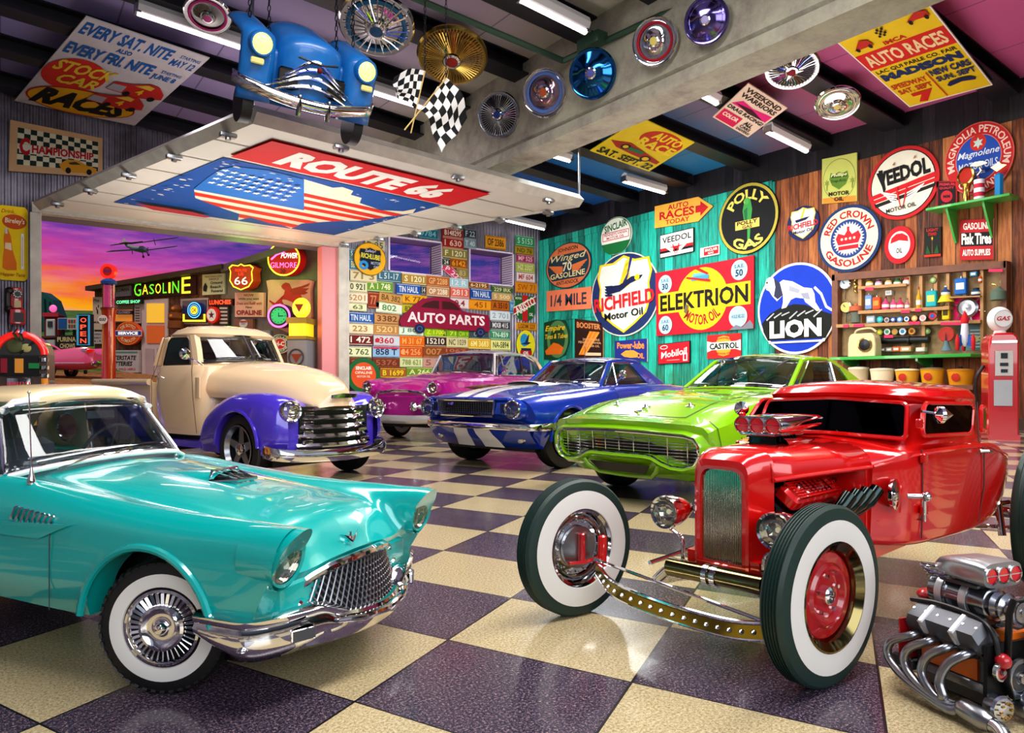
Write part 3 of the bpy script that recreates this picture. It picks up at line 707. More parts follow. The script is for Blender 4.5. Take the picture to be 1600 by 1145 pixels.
    wt=[(-1.30,-.52,1.345),(-1.24,-.46,1.375),(-1.2,-.22,1.392),(-1.19,0,1.40),(-1.2,.22,1.40),(-1.22,.36,1.39),(-1.30,.5,1.345)]
    coons('windshield',wb,wt,GL,c,nu=20,th=.006,tr=.009,trm='chrome')
    MB().m(white).tube([V(p)+V((.03,0,-.012)) for p in wb],.014,8).build('windshield_base_trim',None,c)
    roof=[]
    xs=[-1.17,-1.22,-1.4,-1.8,-2.2,-2.4,-2.52]; zc=[1.41,1.478,1.497,1.49,1.45,1.34,1.1]; ze=[1.35,1.40,1.415,1.40,1.35,1.2,1.0]; hw=[.40,.46,.50,.52,.52,.52,.52]
    for x,zz,e,w_ in zip(xs,zc,ze,hw):
        row=[]
        for k in range(13):
            q=-1+2*k/12; row.append(V((x-.05*q*q,w_*q,e+(zz-e)*(1-abs(q)**2.6))))
        roof.append(row)
    cols=[spl([r[j] for r in roof],25) for j in range(13)]
    rf=MB().m(cream).grid([[cols[j][i] for j in range(13)] for i in range(25)]).build('hardtop',None,c,50,solid=.02)
    # white visor band below roof front & side
    vis=[V((p[0]+.0,p[1]*1.03,p[2]+.01)) for p in wt]; vt=[V(roof[1][k]) for k in (0,2,4,6,8,10,12)]
    coons('visor_band',vis,[V((p.x+.015,p.y,p.z)) for p in vt],white,rf,nu=20,th=.014)
    for s in (1,-1):
        # side: rail + quarter with porthole
        MB().m(white).tube([(-1.27,s*.5,1.34),(-1.5,s*.53,1.385),(-1.9,s*.54,1.375),(-2.25,s*.53,1.32)],.03,8,flat=.6).build('roof_rail',None,rf)
        # quarter panel with round hole
        o=[(-1.95,s*.60,1.0),(-2.55,s*.56,1.0),(-2.42,s*.53,1.28),(-1.95,s*.55,1.37)]
        C=V((-2.15,s*.565,1.17)); hole=[C+V((.11*cos(a),0,.11*sin(a))) for a in [2*pi*i/24 for i in range(24)]]
        out=[]
        for i in range(24):
            a=2*pi*i/24; d=V((cos(a),0,sin(a))); best=9
            for k in range(4):
                p=V(o[k]);q=V(o[(k+1)%4]); ex,ez=q.x-p.x,q.z-p.z; den=d.x*ez-d.z*ex
                if abs(den)<1e-6: continue
                t=((p.x-C.x)*ez-(p.z-C.z)*ex)/den; u=((p.x-C.x)*d.z-(p.z-C.z)*d.x)/den
                if t>0 and -1e-6<=u<=1+1e-6: best=min(best,t)
            p=C+d*best; p.y=s*(.60-.13*(p.z-1.0)); out.append(p)
        MB().m(cream).rings([out,hole]).build('quarter_panel',None,rf,30,solid=.012)
        MB().m('chrome').tube(hole,.01,6,loop=True).build('porthole_trim',None,rf)
        MB().m(GL).poly(hole,(0,s*.005,0)).build('porthole_glass',None,rf)
        panel('side_window',flip([(-1.14,.63,1.0),(-1.93,.60,1.0),(-1.93,.55,1.36),(-1.33,.53,1.345)],s),GL,c,.005,tr=.01)
    MB().m(GL).rings([[V((-2.49,-.4,1.06)),V((-2.49,.4,1.06))],[V((-2.38,-.4,1.33)),V((-2.38,.4,1.33))]],closed=False).build('rear_window',None,c)
    # antenna
    a=tag_part=MB().m('chrome').lathe([(0,.02),(.02,.022),(.05,.012),(.09,.005)],p0=(-.84,-.655,.965),d=(0,0,1),n=12)
    a.tube([(-.84,-.655,1.05),(-.895,-.63,1.455)],.0035,6).ball((-.895,-.63,1.455),.008); a.build('antenna',None,c)
    wiper(c,(-.93,-.15,1.055),(-.985,.25,1.085)); wiper(c,(-.91,-.45,1.02),(-.96,-.08,1.07))
    # interior
    MB().m(mat('dash_grey','6a6b70',.6)).box((-1.18,0,.99),(.3,1.05,.14),bev=.05).build('dashboard',None,c)
    steering(c,-1.42,.3,1.05,.19,mat('wheel_grey','77787c',.4)); seat(c,-2.0,1.05,.6,.5,mat('seat_grey','a8a8ac',.6))
    MB().m('interior').box((-1.75,-.64,.85),(1.3,.03,.3)).box((-1.75,.64,.85),(1.3,.03,.3)).build('door_card',None,c,0)
    MB().m('interior').box((-1.19,.05,1.30),(.02,.2,.06),bev=.01).cyl((-1.2,.05,1.33),(-1.2,.05,1.38),.008).build('rear_view_mirror',None,c)
    for s in (-1,1):
        wheel(c,.09,s*.62,.325,.17,s,steer=radians(18),rr=.57,white=(.60,.80),style='turbine',tread=44)
        wheel(c,-2.45,s*.62,.325,.17,s,rr=.57,white=(.60,.80),style='turbine')
    return c
tbird()
def rring(z,xf,xr,wf,wr,n=48,pw=4.5,dz=0):
    """rounded-rect ring in xy, front narrower/wider; dz arches the front & rear"""
    o=[]
    for i in range(n):
        a=2*pi*i/n; ca,sa=cos(a),sin(a)
        u=abs(ca)**(2/pw)*(1 if ca>0 else -1); v=abs(sa)**(2/pw)*(1 if sa>0 else -1)
        x=(xf+xr)/2+u*(xf-xr)/2; t=(x-xr)/(xf-xr)
        o.append(V((x,v*(wr+(wf-wr)*t),z+dz*(1-v*v))))
    return o
mat('brass_dark','7a7048',.1,1)
def hotrod():
    c=thing('hot_rod_coupe','red 1930s chopped hot rod coupe with open engine and wide whitewall tyres','car',(2.744,2.123,0),radians(184.9),sc=.863)
    red=paint('hot_red','d80e0c',.15,.18); gm=mat('gun_chrome','2c3634',.15,1); dk=glassmat('tinted_glass','10181a',.25,.03)
    tyre=mat('green_rubber','0a2a24',.5)
    # grille shell
    R=[]
    for x,w,z0,z1 in ((.035,.15,.45,.99),(.03,.165,.44,1.025),(0,.178,.44,1.05),(-.06,.2,.44,1.07),(-.12,.225,.46,1.078)):
        r=[V((x,-w,z0))]
        for k in range(13):
            a=pi-pi*k/12; r.append(V((x-.0,w*(abs(cos(a))**.38)*(1 if cos(a)>0 else -1),z1-.14+.14*sin(a)**.55)))
        r.append(V((x,w,z0))); R.append(r)
    sh=MB().m(red).rings(R,closed=False)
    inn=[V((.035,p.y*.86,.47+(p.z-.45)*.93)) for p in R[0]]
    sh.rings([inn,R[0]],closed=True); sh.rings([[p+V((-.05,0,0)) for p in inn],inn],closed=True)
    sh.poly([V((-.12,-.225,.46)),V((-.12,.225,.46)),V((.03,.165,.43)),V((.03,-.165,.43))],(0,0,.02))
    shell=sh.build('grille_shell',None,c,40)
    b=MB().m(mat('grille_gold','d0c8b0',.15,1)); 
    for i in range(26):
        y=-.13+.26*i/25; zt=.97-.05*(abs(y)/.128)**4; b.cyl((.012,y,.468),(.012,y,zt),.0033,n=6)
    b.build('grille_bars',None,shell)
    MB().m('black').box((-.02,0,.71),(.02,.27,.5)).build('radiator',None,shell,0)
    # hood top
    R=[]
    for x,w,zs,zt in ((-.10,.228,.945,1.079),(-.3,.27,.952,1.085),(-.6,.335,.962,1.09),(-.875,.405,.972,1.098)):
        r=[V((x,-w-.005,zs-.03))]
        for k in range(17):
            a=pi-pi*k/16; r.append(V((x,w*(abs(cos(a))**.7)*(1 if cos(a)>0 else -1),zs+(zt-zs)*sin(a)**.8)))
        r.append(V((x,w+.005,zs-.03))); R.append(r)
    hd=MB().m(red).rings(R,closed=False).build('hood',None,c,50,solid=.012)
    for s in (1,-1): MB().m(red).tube([(x,s*w,zs-.02) for x,w,zs in ((-.10,.235,.945),(-.6,.342,.962),(-.87,.412,.972))],.012,8).build('hood_edge',None,hd)
    # hood bulge behind scoop
    R=[]
    for x,w,h in ((-.45,.13,.05),(-.7,.12,.04),(-.9,.08,.02)): R.append([V((x,w*cos(pi*k/10),1.085+h*sin(pi*k/10))) for k in range(11)])
    MB().m(red).rings(R,closed=False).build('hood_bulge',None,hd,50)
    # lower body
    X=[-.87,-1.1,-1.6,-2.05,-2.36,-2.58,-2.70]
    rails=[[(x,y,z) for x,(y,z) in zip(X,q)] for q in (
      [(.38,.50),(.53,.49),(.585,.485),(.60,.485),(.60,.55),(.56,.66),(.48,.76)],
      [(.40,.53),(.56,.52),(.615,.515),(.63,.52),(.635,.58),(.60,.69),(.51,.78)],
      [(.41,.75),(.575,.76),(.63,.77),(.655,.77),(.67,.78),(.63,.80),(.54,.83)],
      [(.415,.94),(.575,1.0),(.625,1.015),(.655,1.01),(.675,.93),(.62,.89),(.5,.87)],
      [(.41,.975),(.57,1.04),(.62,1.045),(.65,1.04),(.64,.99),(.56,.94),(.42,.90)],
      [(.34,1.045),(.47,1.05),(.5,1.08),(.5,1.06),(.46,1.03),(.40,.97),(.3,.92)],
      [(.18,1.08),(.22,1.085),(.22,1.10),(.22,1.09),(.2,1.05),(.18,.985),(.15,.93)],
      [(0,1.09),(0,1.10),(0,1.10),(0,1.10),(0,1.055),(0,.99),(0,.935)])]
    G=loft(rails,7,4,sharp=(3,4)); bd=MB().m(red); body_mesh(bd,G,[],cap0=True,cap1=True); body=bd.build('body',None,c,40)
    for s in (1,-1):
        MB().m(red).tube([(x,s*(y+.006),z) for x,y,z in ((-.87,.415,.955),(-1.1,.575,1.02),(-1.6,.625,1.03),(-2.05,.655,1.025),(-2.36,.675,.945),(-2.55,.63,.9))],.009,8).build('belt_moulding',None,body)
    # cab
    R=[rring(1.01,-1.12,-2.44,.555,.60),rring(1.07,-1.15,-2.40,.54,.615),rring(1.09,-1.17,-2.385,.53,.615),rring(1.305,-1.30,-2.28,.50,.605),rring(1.325,-1.26,-2.27,.515,.612,dz=.02),rring(1.35,-1.24,-2.25,.52,.61,dz=.025),rring(1.385,-1.28,-2.2,.50,.585,dz=.035),rring(1.41,-1.4,-2.1,.44,.5,dz=.035,pw=4),rring(1.425,-1.6,-1.95,.25,.28,dz=.03,pw=3)]
    cab=MB().m(red).rings(R,cap=True).build('cab',None,c,38)
    def pane(nm,pts,s=1,r=.05,mt=dk,trim='hot_red',off=.012,tr=.014):
        P=flip(pts,s); n=len(P); q=[]
        for i,p in enumerate(P):
            a=P[i-1];d=P[(i+1)%n]; l1=min(r,(a-p).length*.45); l2=min(r,(d-p).length*.45); u=p+(a-p).normalized()*l1; w=p+(d-p).normalized()*l2
            for t in (0,.25,.5,.75,1): q.append(u*(1-t)**2+p*2*t*(1-t)+w*t*t)
        return panel(nm,q,mt,c,.006,tr,trim)
    O=[(-1.185,-.485,1.09),(-1.17,0,1.105),(-1.185,.485,1.09),(-1.29,.455,1.30),(-1.275,0,1.325),(-1.29,-.455,1.30)]
    pane('windshield',[(x+.022,y,z+.012) for x,y,z in O],1,.04)
    for s in (1,-1):
        pane('side_window',[(-1.15,.578,1.125),(-1.84,.622,1.11),(-1.90,.618,1.30),(-1.30,.535,1.315)],s,.06)
        pane('quarter_window',[(-2.0,.632,1.12),(-2.14,.625,1.12),(-2.15,.62,1.26),(-2.04,.622,1.29)],s,.05,mt=mat('amber_glass','6a5a1c',.1,.4))
    pane('rear_window',[(-2.41,-.3,1.13),(-2.41,.3,1.13),(-2.31,.28,1.27),(-2.31,-.28,1.27)],1,.04)
    sm=mat('seam_red','4a0404',.5)
    for s in (1,-1):
        yy=lambda x,z:s*((.575 if x>-1.5 else .655)+.006)
        b=MB().m(sm)
        b.tube([(-1.13,s*.583,.53),(-1.13,s*.588,.76),(-1.13,s*.588,1.0),(-1.13,s*.585,1.05)],.004,4)
        b.tube([(-1.95,s*.632,.53),(-1.97,s*.660,.77),(-1.97,s*.660,1.0),(-1.95,s*.635,1.06),(-1.97,s*.62,1.31)],.004,4)
        b.tube([(-.9,s*.425,.64),(-1.13,s*.588,.645)],.006,4)
        b.build('door_seam',None,body)
        for z in (.70,1.0,1.2): MB().m(red).box((-1.12,s*(.60 if z<1.1 else .575),z),(.05,.03,.055),bev=.006).build('hinge',None,body)
        MB().m('chrome').tube([(-1.87,s*.665,1.0),(-1.9,s*.70,1.0),(-1.98,s*.70,.99)],.012,8).build('door_handle',None,body)
        b=MB().m('chrome').lathe([(-.02,.001),(0,.05),(.02,.052),(.05,.03),(.09,.001)],p0=(-1.22,s*.64,1.25),d=(-.6,s*.5,0),n=24).tube([(-1.17,s*.57,1.27),(-1.22,s*.62,1.26)],.008,6); b.build('peep_mirror',None,c)
    b=MB().m('chrome').lathe([(-.03,.001),(-.02,.05),(0,.085),(.02,.09),(.03,.06),(.035,.001)],p0=(-.93,.50,.80),d=(-.1,1,.05),n=28).cyl((-.93,.58,.80),(-.98,.66,.80),.014).cyl((-.98,.65,.80),(-.98,.65,.66),.012,.009).ball((-.98,.66,.80),.028,n=12)
    b.build('cowl_lamp',None,c)
    # frame rails
    for s in (1,-1):
        MB().m(red).rings([[V((x,s*(y-.03),z-h)),V((x,s*(y+.03),z-h)),V((x,s*(y+.03),z+h)),V((x,s*(y-.03),z+h))] for x,y,z,h in ((.02,.19,.47,.035),(-.4,.26,.46,.05),(-.9,.36,.46,.055),(-2.7,.38,.5,.05))],cap=True).build('frame_rail',None,c,30)
    MB().m(red).box((-.86,0,.75),(.03,.78,.5),bev=.01).build('firewall',None,c)
    # engine
    e=MB().m(gm).box((-.45,0,.62),(.62,.30,.30),bev=.03).cyl((-.12,0,.62),(-.05,0,.62),.13,n=24); e=e.build('engine_block',None,c)
    for s in (1,-1):
        M=Matrix.Translation((-.43,s*.235,.80))@Matrix.Rotation(s*radians(-38),4,'X')
        MB().m(gm).box((0,0,-.06),(.60,.16,.10),M,bev=.01).build('cylinder_head',None,e)
        b=MB().m(red).box((0,0,.03),(.5,.13,.09),M,bev=.02)
        for k in range(7): b.box((0,-.055+.018*k,.08),(.46,.006,.02),M)
        b.m('chrome')
        for k in range(6): b.box((-.12+.05*k,0,.092),(.02,.08,.008),M)
        for sx in (-.2,.2): b.cyl(M@V((sx,0,.07)),M@V((sx,0,.12)),.014,n=8)
        b.build('valve_cover',None,e)
        for k in range(4):
            x=-.30-.115*k
            MB().m(gm).tube(smoothpath([(x+.10,s*.30,.68),(x+.04,s*.36,.69),(x-.10,s*.42,.745),(x-.19,s*.455,.835)],4),[.032]*9+[.04]*4,12,cap=False).build('exhaust_stack',None,e)
    b=MB().m(gm).box((-.42,0,.93),(.42,.17,.16),bev=.03)
    for k in range(14): b.box((-.24-.028*k,0,.93),(.008,.20,.17))
    b.m('chrome').cyl((-.16,0,.9),(-.12,0,.9),.08,n=24).cyl((-.13,.12,.80),(-.10,.12,.80),.06,n=20); b.build('blower',None,e)
    b=MB().m('black').tube([(-.115,.08*cos(a)*1.3+.03,.83+.12*sin(a)) for a in [2*pi*i/20 for i in range(20)]],.012,6,loop=True); b.build('fan_belt',None,e)
    b=MB().m('black')
    for k in range(5): b.tube(smoothpath([(-.2-.09*k,.1,.93),(-.2-.09*k,.2,.94),(-.23-.09*k,.26,.86)],4),.007,5)
    b.build('spark_lead',None,e)
    # scoop
    sc=MB().m('chrome'); R=[]
    for x,w,z0,z1 in ((-.35,.145,1.145,1.245),(-.40,.15,1.14,1.25),(-.6,.15,1.145,1.255),(-.85,.13,1.17,1.25),(-1.02,.08,1.195,1.235),(-1.08,.03,1.205,1.222)):
        r=[]
        for k in range(24):
            a=2*pi*k/24; r.append(V((x,w*(abs(cos(a))**.5)*(1 if cos(a)>0 else -1),(z0+z1)/2+(z1-z0)/2*(abs(sin(a))**.8)*(1 if sin(a)>0 else -1))))
        R.append(r)
    sc.rings(R,cap=True); sc=sc.build('air_scoop',None,c,40)
    for k in (-1,0,1):
        MB().m('chrome').lathe([(0,.047),(.02,.05),(.022,.044),(0,.043)],p0=(-.352,k*.096,1.195),d=(1,0,0),n=24).build('scoop_ring',None,sc)
        MB().m(paint('butterfly_red','e01420')).lathe([(.004,.042),(.006,.001)],p0=(-.345,k*.096,1.195),d=(1,0,0),n=24).build('butterfly',None,sc)
        MB().m('chrome').cyl((-.335,k*.096-.042,1.195),(-.335,k*.096+.042,1.195),.004,n=6).build('butterfly_shaft',None,sc)
    b=MB().m(gm).box((-.50,0,1.115),(.26,.16,.09),bev=.015)
    for k in range(6): b.cyl((-.42-.035*k,.09,1.10),(-.42-.035*k,.09,1.17),.01,n=6)
    b.m('chrome').box((-.5,0,1.145),(.34,.22,.02),bev=.005); b.build('injector_base',None,c)
    # headlights
    for s in (1,-1):
        h=headlight(c,(.07,s*.335,.70),.088,ring='chrome',bucket=red)
        MB().m('chrome').tube(smoothpath([(.03,s*.335,.605),(.0,s*.30,.57),(.02,s*.255,.55),(.03,s*.245,.44)],4),.011,8).cyl((.03,s*.335,.60),(.04,s*.335,.63),.02).build('lamp_stalk',None,h)
    # front suspension
    b=MB().m('brass_dark').cyl((.09,-.29,.405),(.09,.29,.42),.052,n=28,cap=False).cyl((.09,-.288,.405),(.09,.288,.42),.046,n=28,cap=False); b.m('chrome').cyl((.09,-.05,.41),(.09,-.02,.41),.058,n=24).cyl((.09,.0,.41),(.09,.03,.41),.058,n=24); b.build('torsion_tube',None,c)
    bar=MB().m(mat('brass_bar','8c7a2e',.2,1)); pts=spl([(.14,-.80,.30),(.22,-.60,.235),(.28,-.3,.225),(.30,0,.225),(.28,.25,.23),(.20,.47,.26)],33)
    R=[[p+V((0,0,-.035)),p+V((.012,0,-.033)),p+V((.012,0,.033)),p+V((0,0,.035))] for p in pts]; bar.rings(R,cap=True); bar=bar.build('axle_beam',None,c,40)
    MB().m('chrome').tube([p+V((.0,0,.042)) for p in pts],.012,8).tube([p+V((-.0,0,-.04)) for p in pts],.009,8).build('axle_edge',None,bar)
    b=MB().m('chrome')
    for k in range(17):
        p=cr([V(q) for q in pts],(k+1.5)/20); b.lathe([(0,.014),(.008,.012),(.02,.001)],p0=p+V((.012,0,0)),d=(1,0,0),n=10)
    b.build('rivets',None,bar)
    MB().m('chrome').cyl((.16,-.80,.36),(.24,.45,.29),.010,n=8).build('tie_rod',None,c)
    b=MB().m('chrome')
    for k in range(4): b.tube(spl([(.0+.012*k,-.42,.27+.012*k),(.0,-.2,.34+.012*k),(.0,0,.365+.012*k),(.0,.2,.34+.012*k),(.0+.012*k,.42,.27+.012*k)],17),.011,6)
    b.build('leaf_spring',None,c)
    for s in (1,-1):
        b=MB().m('chrome').cyl((-.02,s*.52,.36),(-.85,s*.40,.46),.014,n=8).cyl((.0,s*.45,.28),(.06,s*.30,.40),.03,.03,n=16).cyl((-.05,s*.38,.31),(.09,s*.30,.40),.018,n=10); b.build('radius_rod',None,c)
        MB().m(red).box((.1,s*(.47 if s>0 else .79),.40),(.05,.04,.2),bev=.01).build('spindle',None,c)
    wheel(c,.035,.56,.43,.13,1,steer=radians(-5),rr=.585,white=(.59,.84),style='redsteel',tread=0,tyremat=tyre,capmat='brass_dark')
    wheel(c,.19,-.93,.42,.14,-1,steer=radians(-6),rr=.56,white=(.57,.84),style='redsteel',tyremat=tyre,inner=True)
    for s in (1,-1):
        wheel(c,-2.72,s*.84,.50,.25,s,rr=.55,white=(.57,.82),style='redsteel',tyremat=tyre,capmat='brass_dark')
    b=MB().m('chrome').cyl((-2.72,-.75,.5),(-2.72,.75,.5),.05,n=16).ball((-2.72,0,.5),.15,n=20); b.build('rear_axle',None,c)
    for s in (1,-1): 
        b=MB().m('chrome').cyl((-2.1,s*.45,.46),(-2.65,s*.62,.40),.016,n=8).cyl((-2.1,s*.45,.56),(-2.65,s*.62,.58),.016,n=8).cyl((-2.5,s*.62,.36),(-2.55,s*.56,.75),.025,n=12); b.build('rear_link',None,c)
    return c
hotrod()
def greenhouse(c,pm,wb,wt,rt,rb,crown,sidepts,cpillar,roofmat=None,glass=None,over=.02,bpil=None,vent=None,wr=.016):
    """wb,wt,rt,rb: (corner, centre) points for windshield base/top and rear window top/base (y>0 side)"""
    roofmat=roofmat or pm; glass=glass or GL
    def arc(q,n=9):
        k,m=V(q[0]),V(q[1]); o=[]
        for i in range(n):
            t=-1+2*i/(n-1); o.append(V((m.x+(k.x-m.x)*abs(t)**2.2,k.y*t,m.z+(k.z-m.z)*abs(t)**2.2)))
        return o
    WB,WT,RTp,RB=arc(wb),arc(wt),arc(rt),arc(rb)
    coons('windshield',WB,WT,glass,c,nu=17,th=.006,tr=wr,bulge=.01); coons('rear_window',RB,RTp,glass,c,nu=17,th=.006,tr=wr*.7)
    n=13; A=spl(WT,n); B=spl(RTp,n); G=[]
    m=14
    for i in range(m+1):
        t=i/m; row=[]
        for j in range(n):
            q=-1+2*j/(n-1); p=A[j].lerp(B[j],t); z=p.z+ (crown-max(A[n//2].z,B[n//2].z)+ (max(A[n//2].z,B[n//2].z)-A[n//2].lerp(B[n//2],t).z)*.6)*(sin(pi*min(1,max(0,t)))**.6)*(1-.55*abs(q)**3)
            row.append(V((p.x,p.y*(1+over*sin(pi*t)),z)))
        G.append(row)
    r=MB().m(roofmat).grid(G).build('roof',None,c,50,solid=.025)
    for s in (1,-1):
        a=V(wb[0]);b_=V(wt[0]);e=V(rt[0]); 
        MB().m(pm if not roofmat else roofmat).tube(flip([a,a.lerp(b_,.5),b_],s),.026,8).build('windshield_pillar',None,r)
        MB().m(roofmat).tube(flip([G[i][n-1]+V((0,0,-.005)) for i in range(m+1)],s),.024,8).build('roof_rail',None,r)
        panel('side_window',flip(sidepts,s),glass,c,.006,.012)
        MB().m(roofmat).poly(flip(cpillar,s),(0,s*-.03,0)).build('rear_pillar',None,r,40,bevel=.01)
        if bpil: MB().m('chrome').tube(flip(bpil,s),.016,6).build('window_post',None,r)
        if vent: MB().m('chrome').tube(flip(vent,s),.01,6).build('vent_window_post',None,r)
    return r
def zipr(X,q,front=()): return [(x,y,z) for x,(y,z) in zip(X,q)]+list(front)
def interior(c,x,z,w,drv=.32,mt='interior_dark'):
    MB().m(mt).box((x-.12,0,z+.02),(.25,w*2-.1,.14),bev=.04).build('dashboard',None,c)
    steering(c,x-.35,drv,z+.04,.17,'interior'); seat(c,x-1.0,w*1.8,z-.45,.6,'interior'); seat(c,x-1.7,w*1.8,z-.45,.5,'interior')
    MB().m('interior_dark').box((x-1.0,0,z-.42),(2.2,w*2,.3)).build('cabin_floor',None,c,0)
def rows_spl(R,k):
    cols=[spl([r[j] for r in R],(len(R)-1)*k+1) for j in range(len(R[0]))]
    return [[cols[j][i] for j in range(len(cols))] for i in range(len(cols[0]))]
def mustang():
    c=thing('pony_car','blue 1960s pony car with twin white racing stripes','car',(6.334,8.778,0),radians(-165.99),sc=1.253)
    bl=paint('deep_blue','0a3cb4',.35,.2); wh=mat('stripe_white','f0f0ee',.25,coat=1)
    X=[-3.62,-3.5,-3.0,-2.5,-2.0,-1.4,-.95,-.5,-.1]
    r=[zipr(X,[(.6,.3),(.7,.27)]+[(.76,.25)]*7,[(.3,.76,.25),(.42,.74,.25),(.5,.66,.25)]),
       zipr(X,[(.66,.4),(.78,.4)]+[(.845,.4)]*7,[(.3,.845,.42),(.48,.83,.42),(.575,.77,.42)]),
       zipr(X,[(.7,.62),(.82,.64)]+[(.875,.66)]*7,[(.3,.875,.66),(.50,.87,.64),(.63,.845,.62)]),
       zipr(X,[(.7,.78),(.80,.82)]+[(.84,.83)]*3+[(.835,.82)]*2+[(.83,.80),(.825,.79)],[(.3,.82,.775),(.55,.81,.76),(.69,.80,.745)]),
       zipr(X,[(.66,.84),(.73,.885),(.74,.91),(.74,.935),(.745,.935),(.745,.93),(.745,.92),(.735,.895),(.73,.87)],[(.3,.72,.85),(.55,.71,.825),(.74,.70,.80)]),
       zipr(X,[(.5,.86),(.58,.905),(.6,.93),(.6,.95),(.6,.95),(.6,.945),(.58,.94),(.55,.92),(.52,.90)],[(.3,.48,.875),(.58,.47,.845),(.775,.46,.80)]),
       zipr(X,[(.26,.87)]+[(.26,.92),(.26,.94),(.26,.96),(.26,.96),(.26,.96),(.25,.965),(.25,.955),(.25,.945)],[(.3,.25,.91),(.6,.25,.86),(.80,.25,.80)]),
       zipr(X,[(.04,.87)]+[(.04,.92),(.04,.94),(.04,.96),(.04,.96),(.04,.96),(.04,.97),(.04,.96),(.04,.95)],[(.3,.04,.915),(.6,.04,.865),(.815,.04,.80)]),
       zipr(X,[(0,.87)]+[(0,.92),(0,.94),(0,.96),(0,.96),(0,.96),(0,.97),(0,.96),(0,.95)],[(.3,0,.915),(.6,0,.865),(.815,0,.80)])]
    kv=4; G=loft(r,6,kv,sharp=(2,))
    b=MB().m(bl); body_mesh(b,G,[(0,.32,.385),(-2.74,.32,.385)],lip=.15,fm=lambda i,j,p: wh if 6*kv<=j<7*kv and (p.x>-.98 or p.x<-2.6) else None)
    body=b.build('body',None,c,40)
    for s in (1,-1):
        for cx in (0,-2.74): MB().m(bl).tube([(cx+.39*cos(a),s*.868,.32+.39*sin(a)) for a in [radians(2+176*i/20) for i in range(21)]],.018,6).build('arch_flare',None,body)
    [MB().m('black').box((x,0,.45),(.8,1.3,.5)).build('wheel_well',None,c,0) for x in (0,-2.74)]
    greenhouse(c,bl,((-.99,.60,.94),(-.86,0,.97)),((-1.37,.49,1.245),(-1.33,0,1.27)),((-2.08,.52,1.25),(-2.15,0,1.27)),((-2.62,.58,.96),(-2.72,0,.97)),1.325,
        [(-1.02,.66,.945),(-1.39,.525,1.235),(-1.80,.54,1.235),(-2.15,.64,.955)],[(-2.12,.66,.94),(-1.80,.545,1.24),(-2.10,.53,1.25),(-2.66,.62,.95)],vent=[(-1.28,.665,.945),(-1.36,.545,1.22)])
    # hood scoop with white top
    R=[]
    for x,w,h in ((-.9,.2,.0),(-.55,.26,.05),(-.2,.27,.075),(-.18,.26,.07)): R.append([V((x,w*cos(pi*k/10),.945-.03*(x+.9)+h*abs(sin(pi*k/10))**.5)) for k in range(11)])
    MB().m(wh).rings(R,closed=False).build('hood_scoop',None,body,50); MB().m('black').box((-.185,0,.955),(.02,.44,.045)).build('scoop_opening',None,body,0)
    # grille
    q=[(.845,-.44,.785),(.845,.44,.785),(.82,.40,.61),(.82,-.40,.61)]
    MB().m('black').poly([(x-.025,y,z) for x,y,z in q],(-.01,0,0)).build('grille',None,c,0)
    g=MB().m('chrome').tube(q,.014,6,loop=True).build('grille_surround',None,c)
    b=MB().m(mat('grille_mesh','3a3c40',.3,.8))
    for k in range(24): b.cyl((.825,-.4+.8*k/23,.615),(.835,-.4+.8*k/23,.78),.003,n=4)
    for k in range(7): b.cyl((.828,-.42,.63+.022*k),(.828,.42,.63+.022*k),.003,n=4)
    b.build('grille_mesh',None,g)
    MB().m('chrome').poly([(.85,-.25,.68),(.85,-.21,.70),(.85,-.16,.75),(.85,-.19,.76),(.85,-.23,.73),(.85,-.25,.75),(.85,-.26,.72),(.85,-.29,.69)],(.01,0,0)).build('horse_emblem',None,g)
    MB().m(bl).box((.70,0,.70),(.2,1.5,.2),bev=.04).box((.76,0,.80),(.1,1.2,.035),bev=.01).build('nose_panel',None,body)
    for s in (1,-1):
        MB().m(bl).lathe([(-.12,.12),(.0,.118),(.03,.108),(.03,.095)],p0=(.76,s*.66,.69),d=(1,0,0),n=32).build('headlight_bezel',None,c)
        headlight(c,(.80,s*.66,.69),.095)
        b=MB().m('black')
        for k in range(3): b.box((.80,s*(.50+.022*k),.70),(.02,.008,.10))
        b.build('gill_slots',None,c,0)
        MB().m('chrome').lathe([(-.05,.06),(0,.062),(.02,.055),(.0,.05)],p0=(.60,s*.62,.37),d=(1,s*.1,0),n=24).build('fog_lamp',None,c)
        MB().m(lampglass).lathe([(.004,.052),(.02,.03),(.022,.001)],p0=(.60,s*.62,.37),d=(1,s*.1,0),n=24).build('fog_lens',None,c)
    P=[(.15,.885,.50),(.45,.90,.50),(.60,.86,.495),(.72,.70,.495),(.79,.4,.50),(.81,0,.50)]; P=P+[(x,-y,z) for x,y,z in P[-2::-1]]
    P=spl(P,41); R=[[p+V((-.03,0,.04)),p+V((.0,0,.035)),p+V((.012,0,.0)),p+V((0,0,-.035)),p+V((-.03,0,-.04))] for p in P]; MB().m('chrome').rings(R,cap=True).build('bumper',None,c,60)
    # valance stripes
    for s in (1,-1):
        MB().m(wh).rings([[V((x+.006-.10*(y/.8)**2,s*y,z)) for y in [.05+(.22+.02*q)*k/6+.01*q for k in range(7)]] for q,x,z in ((0,.762,.47),(1,.722,.40),(2,.65,.33),(3,.585,.25))],closed=False).build('valance_stripe',None,body)
    b=MB().m(bl); R=[]
    for x,z in ((.76,.47),(.72,.40),(.58,.25),(.45,.24)): R.append([V((x-.10*(y/.8)**2,y,z)) for y in [(-.78+1.56*k/16) for k in range(17)]])
    b.rings(R,closed=False).build('front_valance',None,body,60)
    for s in (1,-1):
        wheel(c,0,s*.70,.345,.22,s,rr=.6,style='mag',capmat='steel',steer=radians(-8)); wheel(c,-2.74,s*.70,.345,.22,s,rr=.6,style='mag',capmat='steel')
